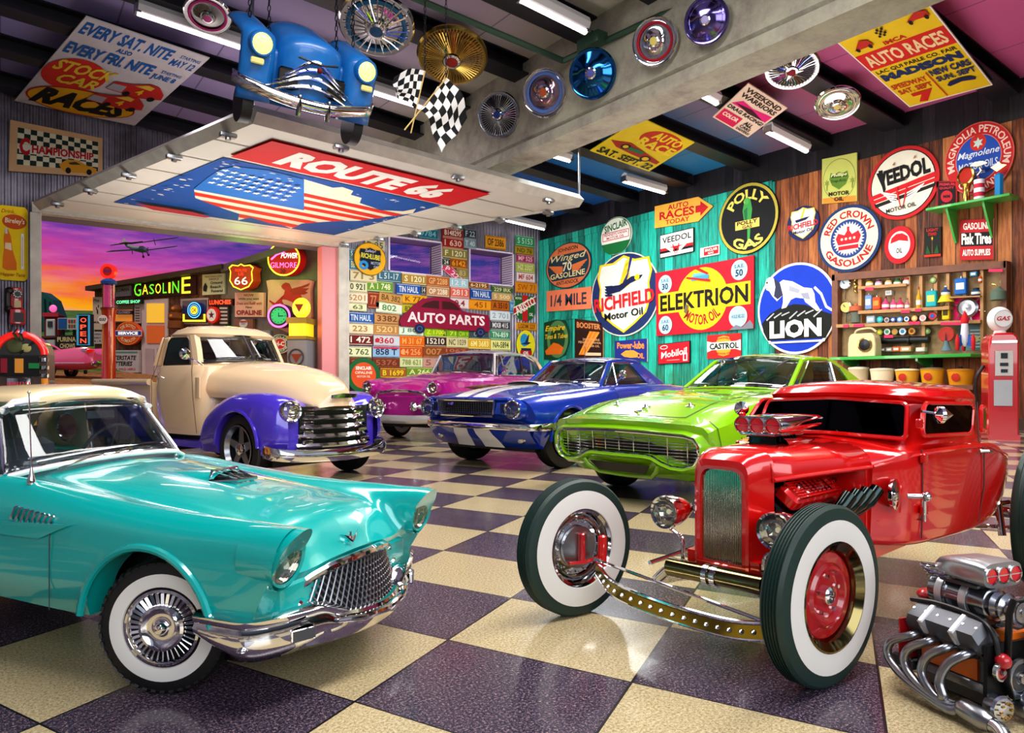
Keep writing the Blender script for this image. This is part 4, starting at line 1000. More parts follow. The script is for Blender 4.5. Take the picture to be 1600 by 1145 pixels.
    mirror_glass(c,(-1.2,.70,.95),1,.055,.1); handle(c,(-1.95,.86,.83))
    MB().m('chrome').lathe([(0,.016),(.03,.008)],p0=(-.78,.5,.93),d=(0,0,1),n=10).tube([(-.78,.5,.94),(-.80,.5,1.42)],.004,5).build('antenna',None,c)
    wiper(c,(-.90,-.3,.97),(-1.0,.0,1.03)); wiper(c,(-.90,.15,.97),(-1.0,.45,1.02)); interior(c,-1.15,.90,.6)
    MB().m(mat('seam_blue','04123a',.5)).tube([(-1.05,.88,.30),(-1.05,.885,.65),(-1.05,.845,.83),(-1.05,.76,.92)],.004,4).build('door_seam',None,body)
    MB().m('dark_chrome').box((.12,.885,.63),(.12,.01,.025)).build('fender_badge',None,body)
mustang()
def plum():
    c=thing('hardtop_sedan','plum pink 1950s two-door hardtop with silver roof','car',(7.677,13.766,0),radians(-154.36),sc=1.302)
    pk=paint('plum_paint','b8188c',.2,.2); sv=paint('silver_roof','b4b4ba',.3,.3); wb_=mat('white_bumper','d8d8d8',.2,.5,coat=1)
    X=[-4.1,-3.95,-3.4,-2.8,-2.2,-1.6,-1.0,-.5,-.1]
    r=[zipr(X,[(.6,.4),(.7,.32)]+[(.76,.28)]*7,[(.3,.76,.28),(.5,.72,.30),(.62,.6,.34)]),
       zipr(X,[(.66,.5),(.76,.46)]+[(.84,.45)]*7,[(.3,.84,.46),(.55,.80,.46),(.70,.68,.48)]),
       zipr(X,[(.7,.7),(.8,.72)]+[(.86,.72)]*7,[(.3,.86,.72),(.6,.84,.70),(.76,.74,.68)]),
       zipr(X,[(.7,.9),(.78,.93),(.81,.95),(.82,.96)]+[(.82,.96)]*3+[(.82,.955),(.82,.95)],[(.3,.81,.95),(.62,.80,.945),(.80,.77,.93)]),
       zipr(X,[(.6,.95),(.66,1.0),(.68,1.02),(.7,1.03)]+[(.7,1.045)]*3+[(.7,1.03),(.69,1.02)],[(.3,.67,1.01),(.64,.655,.99),(.84,.65,.965)]),
       zipr(X,[(.45,.95),(.5,1.0),(.52,1.02),(.55,1.03)]+[(.55,1.06)]*3+[(.54,1.03),(.52,1.0)],[(.3,.50,.97),(.62,.50,.94),(.78,.53,.84)]),
       zipr(X,[(.3,.96),(.3,1.02),(.3,1.05),(.3,1.06)]+[(.35,1.08)]*3+[(.34,1.09),(.33,1.07)],[(.3,.32,1.03),(.58,.32,.96),(.76,.36,.80)]),
       zipr(X,[(0,.97),(0,1.03),(0,1.06),(0,1.08)]+[(0,1.1)]*3+[(0,1.12),(0,1.10)],[(.3,0,1.05),(.58,0,.97),(.76,0,.79)])]
    G=loft(r,6,5,sharp=(3,)); b=MB().m(pk); body_mesh(b,G,[(0,.33,.39),(-2.92,.33,.38)],lip=.15); body=b.build('body',None,c,45)
    [MB().m('black').box((x,0,.45),(.8,1.3,.5)).build('wheel_well',None,c,0) for x in (0,-2.92)]
    greenhouse(c,pk,((-.98,.68,1.06),(-.82,0,1.11)),((-1.16,.58,1.43),(-1.10,0,1.455)),((-2.75,.60,1.40),(-2.85,0,1.43)),((-3.1,.62,1.08),(-3.25,0,1.08)),1.555,
        [(-1.06,.70,1.06),(-1.24,.60,1.42),(-2.2,.64,1.44),(-2.62,.64,1.34),(-2.95,.68,1.07)],[(-2.9,.70,1.05),(-2.66,.655,1.34),(-2.5,.635,1.41),(-2.75,.61,1.42),(-3.2,.66,1.06)],roofmat=sv,bpil=[(-2.05,.70,1.05),(-2.0,.64,1.44)],vent=[(-1.35,.70,1.06),(-1.32,.62,1.42)])
    for s in (1,-1):
        MB().m(pk).lathe([(-.15,.12),(0,.12),(.05,.108),(.05,.09)],p0=(.80,s*.645,.855),d=(1,0,0),n=32).build('headlight_bezel',None,c)
        headlight(c,(.84,s*.645,.855),.088)
        MB().m('chrome').poly(flip([(.25,.83,.86),(-.2,.865,.90),(-1.2,.865,.90),(-1.2,.865,.84),(-.2,.865,.82)],s),(0,s*.015,0)).build('side_spear',None,body)
        b=MB().m('chrome').cyl((.82,s*.26,.56),(.84,s*.66,.56),.045,n=18).lathe([(-.1,.055),(0,.075),(.10,.07),(.13,.03),(.13,.001)],p0=(.84,s*.34,.56),d=(1,0,0),n=24); b.build('bumper_guard',None,c)
        mirror_glass(c,(-1.12,.72,1.05),s,.06,.1) if s>0 else None
        wheel(c,0,s*.68,.36,.2,s,rr=.55,white=(.57,.80),style='disc',inner=True); wheel(c,-2.92,s*.68,.36,.2,s,rr=.55,white=(.57,.80),style='disc')
    MB().m(pk).box((.68,0,.55),(.16,1.2,.42),bev=.06).build('front_panel',None,body)
    MB().m('chrome').tube(smoothpath([(.79,-.52,.68),(.83,-.40,.77),(.86,0,.80),(.83,.40,.77),(.79,.52,.68)],5),.022,8).build('grille_moulding',None,c)
    P=[(.3,.88,.38),(.62,.84,.37),(.80,.62,.36),(.90,.3,.35),(.93,0,.35)]; P=spl(P+[(x,-y,z) for x,y,z in P[-2::-1]],33)
    MB().m(wb_).rings([[p+V((-.08,0,.07)),p+V((-.01,0,.07)),p+V((.012,0,.0)),p+V((-.02,0,-.06)),p+V((-.1,0,-.07))] for p in P],cap=True).build('bumper',None,c,60)
    interior(c,-1.15,1.0,.66); MB().m('interior_dark').box((-1.2,0,1.38),(.02,.18,.05)).build('rear_view_mirror',None,c)
plum()
def greencar():
    c=thing('muscle_car','lime green 1970s muscle car with full-width loop grille','car',(6.14,5.38,0),radians(187.48),sc=1.118)
    gn=paint('lime_paint','86c808',.0,.2)
    X=[-4.2,-4.05,-3.5,-2.9,-2.3,-1.7,-1.1,-.6,-.1]
    fr=lambda *p:list(p)
    r=[zipr(X,[(.6,.36),(.72,.3)]+[(.8,.28)]*7,fr((.3,.80,.27),(.6,.76,.26),(.72,.60,.25))),
       zipr(X,[(.68,.45),(.8,.42)]+[(.885,.42)]*7,fr((.3,.885,.42),(.66,.87,.40),(.74,.76,.36))),
       zipr(X,[(.72,.6),(.83,.62)]+[(.905,.62)]*7,fr((.3,.905,.60),(.70,.90,.57),(.80,.84,.55))),
       zipr(X,[(.72,.8),(.83,.84),(.87,.86),(.88,.87)]+[(.87,.85)]*3+[(.875,.82),(.885,.80)],fr((.3,.885,.77),(.72,.885,.72),(.84,.86,.68))),
       zipr(X,[(.66,.9),(.74,.94),(.76,.98),(.77,1.0)]+[(.76,.99)]*3+[(.79,.94),(.80,.91)],fr((.3,.80,.87),(.70,.80,.77),(.87,.80,.735))),
       zipr(X,[(.5,.92),(.56,.97),(.6,1.01),(.62,1.02)]+[(.62,1.02)]*3+[(.62,.985),(.62,.955)],fr((.3,.62,.905),(.74,.61,.79),(.955,.60,.755))),
       zipr(X,[(.3,.93),(.3,.98),(.3,1.02),(.3,1.03)]+[(.3,1.04)]*3+[(.3,1.0),(.3,.98)],fr((.3,.30,.92),(.76,.30,.80),(.985,.30,.765))),
       zipr(X,[(0,.93),(0,.98),(0,1.02),(0,1.03)]+[(0,1.045)]*3+[(0,1.01),(0,.985)],fr((.3,0,.925),(.76,0,.805),(1.0,0,.77)))]
    G=loft(r,6,4,sharp=(3,)); b=MB().m(gn); body_mesh(b,G,[(0,.34,.41),(-2.92,.34,.41)],lip=.16); body=b.build('body',None,c,38)
    [MB().m('black').box((x,0,.45),(.84,1.3,.5)).build('wheel_well',None,c,0) for x in (0,-2.92)]
    greenhouse(c,gn,((-1.09,.63,1.03),(-.92,0,1.06)),((-1.60,.53,1.345),(-1.52,0,1.385)),((-2.35,.53,1.35),(-2.42,0,1.385)),((-3.15,.60,1.03),(-3.3,0,1.04)),1.44,
        [(-1.22,.66,1.04),(-1.66,.575,1.33),(-2.15,.575,1.345),(-2.45,.59,1.26),(-2.68,.64,1.06)],[(-2.68,.70,1.0),(-2.47,.60,1.26),(-2.15,.58,1.36),(-2.36,.55,1.37),(-2.8,.58,1.22),(-3.25,.66,1.02)],bpil=[(-2.2,.66,1.05),(-2.2,.585,1.33)])
    fx=lambda y,z: .955-.10*(y/.85)**2+.30*(z-.62)*.4
    def mouth(k=0.,n=1):
        h=[(0,.475-k),(.30,.475-k),(.37,.465-k),(.46,.42-k),(.55,.39-k),(.66,.385-k),(.74+k,.41-k*.7),(.79+k,.48),(.79+k,.57),(.75+k,.625+k*.6),(.68,.642+k),(.3,.66+k),(0,.665+k)]
        o=[(y,z) for y,z in h]+[(-y,z) for y,z in h[-2:0:-1]]
        return [V((fx(y,z),y,z)) for y,z in o]
    m0=mouth(0);m1=mouth(.055);m2=mouth(.085)
    lp=MB().m(gn).rings([[p+V((-.10,0,0)) for p in m0],[p+V((.015,0,0)) for p in m0],[p+V((.055,0,0)) for p in mouth(.03)],[p+V((.02,0,0)) for p in m1],[p+V((-.14,0,0)) for p in m2]]).build('grille_loop',None,body,70)
    MB().m('chrome').tube([p+V((.03,0,0)) for p in mouth(.005)],.012,6,loop=True).build('grille_trim',None,c)
    g=MB().m('black').poly([p+V((-.045,0,0)) for p in m0],(-.02,0,0)).build('grille_backing',None,c,0)
    b=MB().m('chrome')
    for k in range(9):
        z=.415+.028*k; ys=[i*.79/12 for i in range(13)]
        for s in (1,-1):
            seg=[(fx(y,z)-.025,s*y,z) for y in ys if not (z<.48 and y<.37+ (.475-z)*1.0)]
            if len(seg)>1: b.tube(seg,.0045,4)
    for y in (-.68,-.5,-.32,-.16,0,.16,.32,.5,.68):
        z0=.40 if abs(y)>.45 else .485; b.cyl((fx(y,.5)-.015,y,z0),(fx(y,.62)-.015,y,.655),.005,n=5)
    b.build('grille_bars',None,g)
    # lower lip with scoop
    b=MB().m(gn); R=[]
    for x,z,w in ((.97,.47,.5),(.93,.40,.72),(.86,.33,.78),(.70,.25,.74)): R.append([V((x-.12*(y)**2,w*y,z-(.03 if abs(y)<.3 else 0)*0)) for y in [-1+2*k/16 for k in range(17)]])
    b.rings(R,closed=False).build('front_lip',None,body,60)
    b=MB().m(gn); 
    for s in (1,-1): b.tube(flip([(.93,.42,.39),(.90,.39,.33),(.84,.30,.265),(.80,.0,.25)],s),[.02,.024,.022,.02],10)
    b.build('chin_scoop',None,body,60); MB().m('black').poly([(.935,-.34,.375),(.935,.34,.375),(.885,.26,.29),(.885,-.26,.29)],(.01,0,0)).build('chin_mesh',None,c,0)
    sm=mat('seam_green','2c4a04',.5)
    MB().m(sm).tube([(-.75,.60,1.0),(-.1,.60,.962),(.3,.58,.914),(.74,.575,.80),(.78,.5,.80),(.80,0,.808),(.78,-.5,.80),(.74,-.575,.80),(.3,-.58,.914),(-.1,-.60,.962)],.004,4).build('hood_seam',None,body)
    MB().m(sm).tube([(.72,.80,.775),(.74,.89,.72),(.72,.91,.58),(.68,.88,.40)],.004,4).build('nose_seam',None,body)
    for y,x,z in ((.42,.42,.885),(-.42,.42,.885),(0,.52,.868)):
        MB().m('chrome').lathe([(0,.045),(.008,.045),(.012,.02),(.035,.014),(.037,.001)],p0=(x,y,z),d=(.2,0,1),n=18).build('hood_pin',None,c)
    MB().m('chrome').tube([(.70,.04,.83),(.66,.08,.838),(.62,.03,.842),(.66,-.03,.835)],.010,5,loop=True).build('hood_emblem',None,c)
    for s in (1,-1):
        MB().m(gn).rings([[V((x,s*(.40-.20*0),z)),V((x,s*(.40+w),z+h)),V((x,s*(.40+2*w),z))] for x,w,z,h in ((-.65,.02,1.005,.0),(-.55,.10,.99,.03),(-.2,.11,.965,.03),(-.12,.09,.96,.0))],closed=False).build('hood_vent',None,body,30)
        b=MB().m('chrome'); b.cyl((-.98,s*.16,1.05),(-1.56,s*.42,1.37),.011,n=6); b.build('roll_bar',None,c)
        wheel(c,0,s*.72,.36,.24,s,rr=.6,style='mag',capmat='steel'); wheel(c,-2.92,s*.72,.36,.24,s,rr=.6,style='mag',capmat='steel')
    interior(c,-1.2,.98,.6)
    b=MB().m(mat('window_net','20211f',.8))
    for k in range(9): b.box((-1.75-.045*k*1.0,.60,1.18),(.018,.006,.26))
    for k in range(5): b.box((-1.93,.602,1.08+.05*k),(.42,.006,.016))
    b.build('window_net',None,c,0)
greencar()
def truck():
    c=thing('pickup_truck','cream 1950s pickup truck with purple fenders and chrome bar grille','truck',(3.202,9.211,0),radians(-72.48),sc=1.056)
    cr_=paint('cream_paint','f2d0a4',0,.25); pp=paint('purple_paint','4a34c8',.15,.2); glass=GL
    R=[rring(.50,-.93,-2.18,.74,.74,pw=5),rring(.80,-.93,-2.24,.78,.78,pw=5),rring(1.15,-.93,-2.28,.79,.78,pw=5),rring(1.36,-.95,-2.27,.745,.73,pw=5),rring(1.385,-.98,-2.25,.72,.71,pw=5)]
    cab=MB().m(cr_).rings(R,cap=True).build('cab',None,c,40)
    # upper cab as frame: pillars, roof
    R=[rring(1.755,-1.27,-2.12,.60,.64,pw=4),rring(1.80,-1.25,-2.12,.61,.64,pw=4),rring(1.86,-1.32,-2.05,.56,.59,pw=3.6),rring(1.91,-1.45,-1.95,.44,.46,pw=3.2),rring(1.935,-1.6,-1.85,.2,.2,pw=2.6)]
    roof=MB().m(cr_).rings(R,cap=True).build('roof',None,cab,45)
    WB=[(-1.22,-.60,1.41),(-1.05,-.4,1.435),(-.985,0,1.45),(-1.05,.4,1.435),(-1.22,.60,1.41)]; WT=[(-1.40,-.545,1.765),(-1.31,-.36,1.785),(-1.26,0,1.79),(-1.31,.36,1.785),(-1.40,.545,1.765)]
    coons('windshield',WB,WT,glass,c,nu=17,th=.006,tr=.014,trm='black'); MB().m('chrome').tube([(-.975,0,1.45),(-1.25,0,1.79)],.014,6).build('windshield_divider',None,c)
    MB().m(cr_).rings([[V(p)+V((.0,0,-.06)) for p in WB],[V(p)+V((.02,0,-.03)) for p in WB],[V(p)+V((0,0,.005)) for p in WB]],closed=False).build('cowl_band',None,cab,50,solid=.02)
    for s in (1,-1):
        MB().m(cr_).rings([[V((x-.07,s*(y-.03),z)),V((x,s*(y-.04),z)),V((x-.02,s*(y+.02),z)),V((x-.16,s*(y+.045),z))] for x,y,z in ((-1.19,.63,1.38),(-1.28,.60,1.58),(-1.39,.575,1.78))],cap=True).build('windshield_pillar',None,cab,50)
        MB().m(cr_).poly(flip([(-2.0,.70,1.38),(-1.95,.645,1.77),(-2.12,.62,1.77),(-2.24,.60,1.38)],s),(0,-s*.04,0)).build('rear_pillar',None,cab,40,bevel=.012)
        MB().m(cr_).poly(flip([(-2.24,.71,1.38),(-2.12,.64,1.77),(-2.12,.36,1.78),(-2.24,.36,1.38)],s),(-.03,0,0)).build('rear_corner',None,cab,40,bevel=.012)
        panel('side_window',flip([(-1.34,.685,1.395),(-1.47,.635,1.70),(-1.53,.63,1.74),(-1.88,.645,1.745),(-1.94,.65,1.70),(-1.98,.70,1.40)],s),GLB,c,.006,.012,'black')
        MB().m(mat('seam_cream','6a4a34',.5)).tube([(-2.1,s*.755,.53),(-2.13,s*.79,.9),(-2.13,s*.79,1.2),(-2.1,s*.735,1.37),(-2.03,s*.665,1.76),(-1.9,s*.66,1.79),(-1.45,s*.635,1.765),(-1.28,s*.69,1.42),(-1.12,s*.79,1.3),(-1.08,s*.80,1.0),(-1.04,s*.77,.53)],.005,4).build('door_seam',None,cab)
        handle(c,(-2.02,s*.79,1.24)); MB().m(cr_).box((-.99,s*.785,1.10),(.10,.015,.26),bev=.005).build('cowl_vent',None,cab)
    mirror_glass(c,(-1.0,-.72,1.38),-1,.07,.22)
    MB().m(glass).poly([(-2.19,-.34,1.45),(-2.19,.34,1.45),(-2.13,.34,1.74),(-2.13,-.34,1.74)],(-.006,0,0)).build('rear_window',None,c)
    MB().m('chrome').tube([(-1.05,-.42,1.43),(-1.12,-.18,1.50)],.008,5).tube([(-1.0,-.05,1.45),(-1.08,.2,1.52)],.008,5).build('wiper',None,c)
    # hood
    X=[-1.0,-.6,-.2,.2,.5]
    r=[[(x,y,z) for x,y,z in q] for q in (
      [(-1.0,.64,.98),(-.6,.58,.97),(-.2,.52,.95),(.2,.44,.92),(.46,.36,.89),(.60,.30,.87),(.64,.28,.86)],
      [(-1.0,.67,1.1),(-.6,.60,1.07),(-.2,.53,1.03),(.2,.45,1.0),(.5,.37,.95),(.66,.30,.91),(.70,.27,.87)],
      [(-1.0,.60,1.29),(-.6,.54,1.26),(-.2,.47,1.22),(.2,.39,1.16),(.52,.30,1.08),(.70,.22,.99),(.74,.20,.88)],
      [(-1.0,.38,1.40),(-.6,.34,1.38),(-.2,.29,1.34),(.2,.24,1.29),(.55,.18,1.20),(.75,.13,1.07),(.78,.12,.89)],
      [(-1.0,.15,1.44),(-.6,.13,1.425),(-.2,.11,1.385),(.2,.09,1.33),(.56,.07,1.24),(.78,.05,1.10),(.80,.05,.89)],
      [(-1.0,0,1.45),(-.6,0,1.435),(-.2,0,1.395),(.2,0,1.34),(.57,0,1.25),(.79,0,1.11),(.81,0,.89)])]
    G=loft(r,6,4); b=MB().m(cr_); body_mesh(b,G,cap0=False,cap1=False,under=False); b.build('hood',None,c,55)
    MB().m('dark_chrome').poly([(.80,-.17,1.02),(.83,-.03,1.04),(.83,.17,1.03),(.82,.17,.985),(.83,0,.985),(.80,-.17,.985)],(.02,0,0)).build('hood_emblem',None,c)
    # front fenders
    r=[[(-.93,.78,.33),(-.80,.80,.33),(-.4,.84,.33),(0,.86,.33),(.3,.86,.34),(.50,.78,.36),(.60,.66,.38)],
       [(-.93,.80,.45),(-.82,.83,.5),(-.4,.88,.55),(0,.90,.56),(.34,.88,.55),(.57,.80,.53),(.67,.66,.52)],
       [(-.88,.78,.62),(-.75,.82,.72),(-.4,.87,.82),(0,.88,.86),(.34,.86,.86),(.57,.79,.80),(.66,.66,.74)],
       [(-.84,.70,.70),(-.66,.74,.88),(-.3,.78,.99),(0,.78,1.02),(.34,.76,1.02),(.56,.70,.975),(.66,.62,.90)],
       [(-.84,.60,.70),(-.66,.62,.90),(-.3,.62,1.01),(0,.62,1.04),(.34,.58,1.04),(.56,.54,.99),(.66,.5,.90)],
       [(-.86,.45,.70),(-.68,.45,.88),(-.3,.44,.96),(0,.42,.98),(.34,.38,.98),(.54,.36,.93),(.62,.36,.85)]]
    G=loft(r,7,5); b=MB().m(pp); body_mesh(b,G,[(-.01,.42,.42)],lip=.14,cap0=False,cap1=False,under=False,ymin=.5); fd=b.build('front_fender',None,c,60)
    MB().m(pp).box((.56,0,.6),(.14,1.3,.5),bev=.05).build('front_apron',None,c)
    for s in (1,-1):
        MB().m(pp).tube([(-.01+.425*cos(a),s*.885,.42+.425*sin(a)) for a in [radians(2+176*i/20) for i in range(21)]],.02,6).build('arch_flare',None,fd)
        headlight(c,(.68,s*.63,.845),.115,d=(1,s*.05,0),ring='chrome',bucket=pp)
        MB().m(pp).rings([[V((-.85,s*.5,z0)),V((-.85,s*.82,z0)),V((-2.4,s*.82,z0)),V((-2.4,s*.5,z0))] for z0 in (.36,.44)],cap=True).build('running_board',None,c,0)
    [MB().m('black').box((x,0,.5),(.86,1.4,.6)).build('wheel_well',None,c,0) for x in (0,-2.95)]
    # grille bars
    g=MB().m('black').box((.62,0,.64),(.06,1.0,.5)).build('grille_backing',None,c,0)
    for k in range(5):
        z=.86-.105*k; w=.44+.025*k; P=[V((.60+.02*k+.14*(1-(y/.5)**2)*1.0-.02,y,z)) for y in [w*(-1+2*i/14) for i in range(15)]]
        MB().m('chrome').rings([[p+V((-.03,0,.035)),p+V((.01,0,.03)),p+V((.03,0,.0)),p+V((.005,0,-.02)),p+V((-.03,0,-.022))] for p in P],cap=True).build('grille_bar',None,g,30)
    for k in range(4):
        for s in (1,-1): MB().m('chrome').box((.64+.02*k,s*(.36+.02*k),.805-.105*k),(.03,.14,.035),bev=.008).build('grille_slat',None,g,0)
    P=spl([(.48,.84,.40),(.66,.80,.37),(.78,.55,.345),(.86,0,.33)]+[(.78,-.55,.345),(.66,-.80,.37),(.48,-.84,.40)],33)
    MB().m('chrome').rings([[p+V((-.03,0,.07)),p+V((.0,0,.065)),p+V((.02,0,.02)),p+V((.022,0,-.02)),p+V((.0,0,-.07)),p+V((-.03,0,-.075))] for p in P],cap=True).build('bumper',None,c,40)
    MB().m('black').box((.72,.62,.44),(.06,.10,.04),bev=.01).build('bumper_bolt',None,c)
    # bed
    bd=MB().m(cr_)
    for s in (1,-1): bd.box((-3.13,s*.70,.86),(1.66,.04,.6))
    bd.box((-3.95,0,.86),(.04,1.4,.6)).box((-2.3,0,.86),(.04,1.4,.6)).box((-3.13,0,.6),(1.66,1.4,.04)); bd=bd.build('bed',None,c,0)
    for s in (1,-1):
        MB().m(cr_).cyl((-2.3,s*.73,1.17),(-3.98,s*.73,1.17),.045,n=12).build('bed_rail',None,bd)
        r=[]
        for (y,zz) in ((.74,0),(.90,.02),(.93,.12),(.9,.24),(.80,.31),(.72,.33)): pass
        R=[]
        for i in range(21):
            a=pi*i/20; x=-2.95+.55*cos(a)*-1; top=.44+.62*sin(a)**.7
            R.append([V((x,s*.72,.40)),V((x,s*.94,.40)),V((x,s*.95,.4+(top-.4)*.7)),V((x,s*.90,.4+(top-.4)*.93)),V((x,s*.80,top)),V((x,s*.72,top))])
        MB().m(pp).rings(R,closed=False).build('rear_fender',None,bd,60)
        wheel(c,-.01,s*.76,.40,.2,s,rr=.68,style='mag',capmat='steel'); wheel(c,-2.95,s*.78,.40,.2,s,rr=.62,style='mag',capmat='steel')
    MB().m('interior').box((-1.25,0,1.30),(.25,1.2,.12),bev=.03).build('dashboard',None,c); steering(c,-1.5,-.0+.35,1.38,.2,mat('wheel_cream','d8c8a0',.4)); seat(c,-1.95,1.2,1.1,.5,mat('seat_brown','5a3a2a',.6))
GLB=glassmat('teal_reflection_glass','6ec8d0',.55,.12)  # teal reflection on the truck's door windows put into the glass colour
truck()
class Art:
    def __init__(s,name,label,cat,q,col='#ffffff',shape='rect',th=.05,edge=None,group=None,n=56,parent=None,mtl=None):
        s.q=[V(p) for p in q]; s.n=(s.q[1]-s.q[0]).cross(s.q[3]-s.q[0]).normalized(); s.th=th; s.k=0; s.L={}
        if shape=='rect': o=[(0,0),(1,0),(1,1),(0,1)]
        elif shape=='round': o=[(.5+.5*cos(2*pi*i/n),.5+.5*sin(2*pi*i/n)) for i in range(n)]
        else: o=shape
        b=MB().m(mtl or get(col)); P=[s.p(u,v,0) for u,v in o]; Bk=[p-s.n*th for p in P]; m=len(P)
        c=s.p(sum(u for u,v in o)/m,sum(v for u,v in o)/m,0)
        b.add(P,[list(range(m))]); b.m(edge or mtl or col).add(P+Bk,[[i,m+i,m+(i+1)%m,(i+1)%m] for i in range(m)]+[[m+i for i in range(m)][::-1]])
        s.o=b.build(name,None,parent,30,fix=False)
        if label is not None: tag(s.o,label,cat,group)
    def p(s,u,v,z):
        a,b,c,d=s.q; return (a*(1-u)*(1-v)+b*u*(1-v)+c*u*v+d*(1-u)*v)+s.n*z
    def z(s): s.k+=1; return .0015+s.k*.0022
    def lay(s,part,col,pts,fs):
        z=s.z(); b=s.L.setdefault(part,MB()); b.m(col); b.add([s.p(u,v,z) for u,v in pts],fs); return s
    def P(s,pts,col,part='emblem'): return s.lay(part,col,pts,[list(range(len(pts)))])
    def R(s,u0,v0,u1,v1,col,part='emblem'): return s.P([(u0,v0),(u1,v0),(u1,v1),(u0,v1)],col,part)
    def D(s,cx,cy,r,col,r0=0,ry=None,part='emblem',n=40,a0=0,a1=360):
        k=ry/r if ry else 1; f=a1-a0<360; A=[radians(a0+(a1-a0)*i/n) for i in range(n+1)]
        o=[(cx+r*cos(a),cy+r*k*sin(a)) for a in A]
        if r0:
            i_=[(cx+r0*cos(a),cy+r0*k*sin(a)) for a in A]; m=n+1
            return s.lay(part,col,o+i_,[[i,i+1,m+i+1,m+i] for i in range(n)])
        return s.P(o[:-1] if not f else [(cx,cy)]+o,col,part)
    def T(s,t,u0,v0,u1,v1,col,bold=.02,shear=0,rot=0,part='lettering'):
        vs,fs,_=textgeo(t,bold,shear); cu,cv=(u0+u1)/2,(v0+v1)/2; W=(s.q[1]-s.q[0]).length;Hh=(s.q[3]-s.q[0]).length
        out=[]
        for x,y in vs:
            du=(x-.5)*(u1-u0)*W; dv=(y-.5)*(v1-v0)*Hh
            if rot: r=radians(rot); du,dv=du*cos(r)-dv*sin(r),du*sin(r)+dv*cos(r)
            out.append((cu+du/W,cv+dv/Hh))
        return s.lay(part,col,out,fs)
    def A(s,t,cx,cy,r,h,a0,a1,col,bold=.02,ky=1.):
        vs,fs,_=textgeo(t,bold); bot=a1>a0; out=[]
        for x,y in vs:
            a=radians(a0+(a1-a0)*x); rr=r+h*((1-y) if bot else y); out.append((cx+rr*cos(a),cy+rr*ky*sin(a)))
        return s.lay('lettering',col,out,fs)
    def star(s,cx,cy,r,col,n=5,r2=.4,k=1.,ph=90):
        return s.P([(cx+(r if i%2==0 else r*r2)*cos(radians(ph+180*i/n))/k,cy+(r if i%2==0 else r*r2)*sin(radians(ph+180*i/n))) for i in range(2*n)],col)
    def check(s,u0,v0,u1,v1,nx,ny,col):
        pts=[];fs=[]
        for i in range(nx):
            for j in range(ny):
                if (i+j)%2==0:
                    k=len(pts); a,b,c,d=u0+(u1-u0)*i/nx,v0+(v1-v0)*j/ny,u0+(u1-u0)*(i+1)/nx,v0+(v1-v0)*(j+1)/ny; pts+=[(a,b),(c,b),(c,d),(a,d)]; fs.append([k,k+1,k+2,k+3])
        return s.lay('emblem',col,pts,fs)
    def done(s):
        for nm,b in s.L.items(): b.build(nm,None,s.o,0,fix=False)
        return s.o
_mc=get
def get(m):
    if not isinstance(m,str): return m
    if m in MATS: return MATS[m]
    return mat(m,m,.6,noise=.14,nscale=2.3,spec=.16)
def neon(col,e=2.2): return mat('neon'+col,col,.4,emit=e)
def RW(x0,y0,x1,y1,off=.07):
    X=XW-off; cx=(x0+x1)/2; a,b=hit(x0,500,0,X).y,hit(x1,500,0,X).y; zt,zb=hit(cx,y0,0,X).z,hit(cx,y1,0,X).z
    return [V((X,a,zb)),V((X,b,zb)),V((X,b,zt)),V((X,a,zt))]
def RW4(bl,br,tr,tl,off=.07): return [hit(*p,0,XW-off) for p in (bl,br,tr,tl)]
def BW(x0,y0,x1,y1,off=.09,rot=0):
    Y=YW-off; cx=(x0+x1)/2; a,b=hit(x0,500,1,Y).x,hit(x1,500,1,Y).x; zt,zb=hit(cx,y0,1,Y).z,hit(cx,y1,1,Y).z
    q=[V((a,Y,zb)),V((b,Y,zb)),V((b,Y,zt)),V((a,Y,zt))]
    if rot:
        c=sum(q,V((0,0,0)))/4; M=Matrix.Rotation(radians(-rot),3,'Y'); q=[c+M@(p-c) for p in q]
    return q
def BW4(*p,off=.09): return [hit(*k,1,YW-off) for k in p]
def CE4(bl,br,tr,tl,drop=.5): return [ceil_hit(*p,drop) for p in (bl,br,tr,tl)]
R_='#c01820';Y_='#f0c418';K='#101012';Wt='#efece0';Bl='#16379c';G_='#146a34';Cr='#ece0b8'
# ---- teal wall
a=Art('motor_fuel_sign','round winged gasolene sign in navy and orange above a quarter mile board','sign',RW(853,379,924,450),'#1e3848','round')
a.D(.5,.5,.48,'#e07848',.455).P([(.12,.86-.1),(.88,.76),(.72,.93),(.5,.965),(.28,.93)],'#e07848').T('JOHNSON',.28,.80,.72,.91,K).T('Winged',.12,.58,.9,.76,'#e8d8a0',.01,.3)
for s_ in (1,-1):
    for k in range(5): a.P([(.5+s_*.10,.50-.03*k),(.5+s_*(.42-.04*k),.56-.045*k),(.5+s_*(.40-.04*k),.52-.045*k),(.5+s_*.10,.47-.03*k)],'#e87840')
a.T('70',.40,.38,.60,.58,'#f0e8c0').T('GASOLENE',.12,.24,.88,.36,'#e8d8a0').P([(.14,.20),(.86,.20),(.7,.07),(.5,.03),(.3,.07)],'#e07848').T('ANTI-KNOCK',.25,.09,.75,.18,K).done()
a=Art('distance_sign','orange quarter mile sign directly under the round winged gasolene sign','sign',RW4((854,487),(924,482),(924,447.5),(854,455)),'#f08058',edge='#802818'); a.T('1/4 MILE',.1,.22,.9,.78,'#283848').done()
a=Art('petroleum_sign','round white Pennsylvania motor oil sign with green base, above the big shield sign','sign',RW(938,339,987,397),'#e8ece0','round')
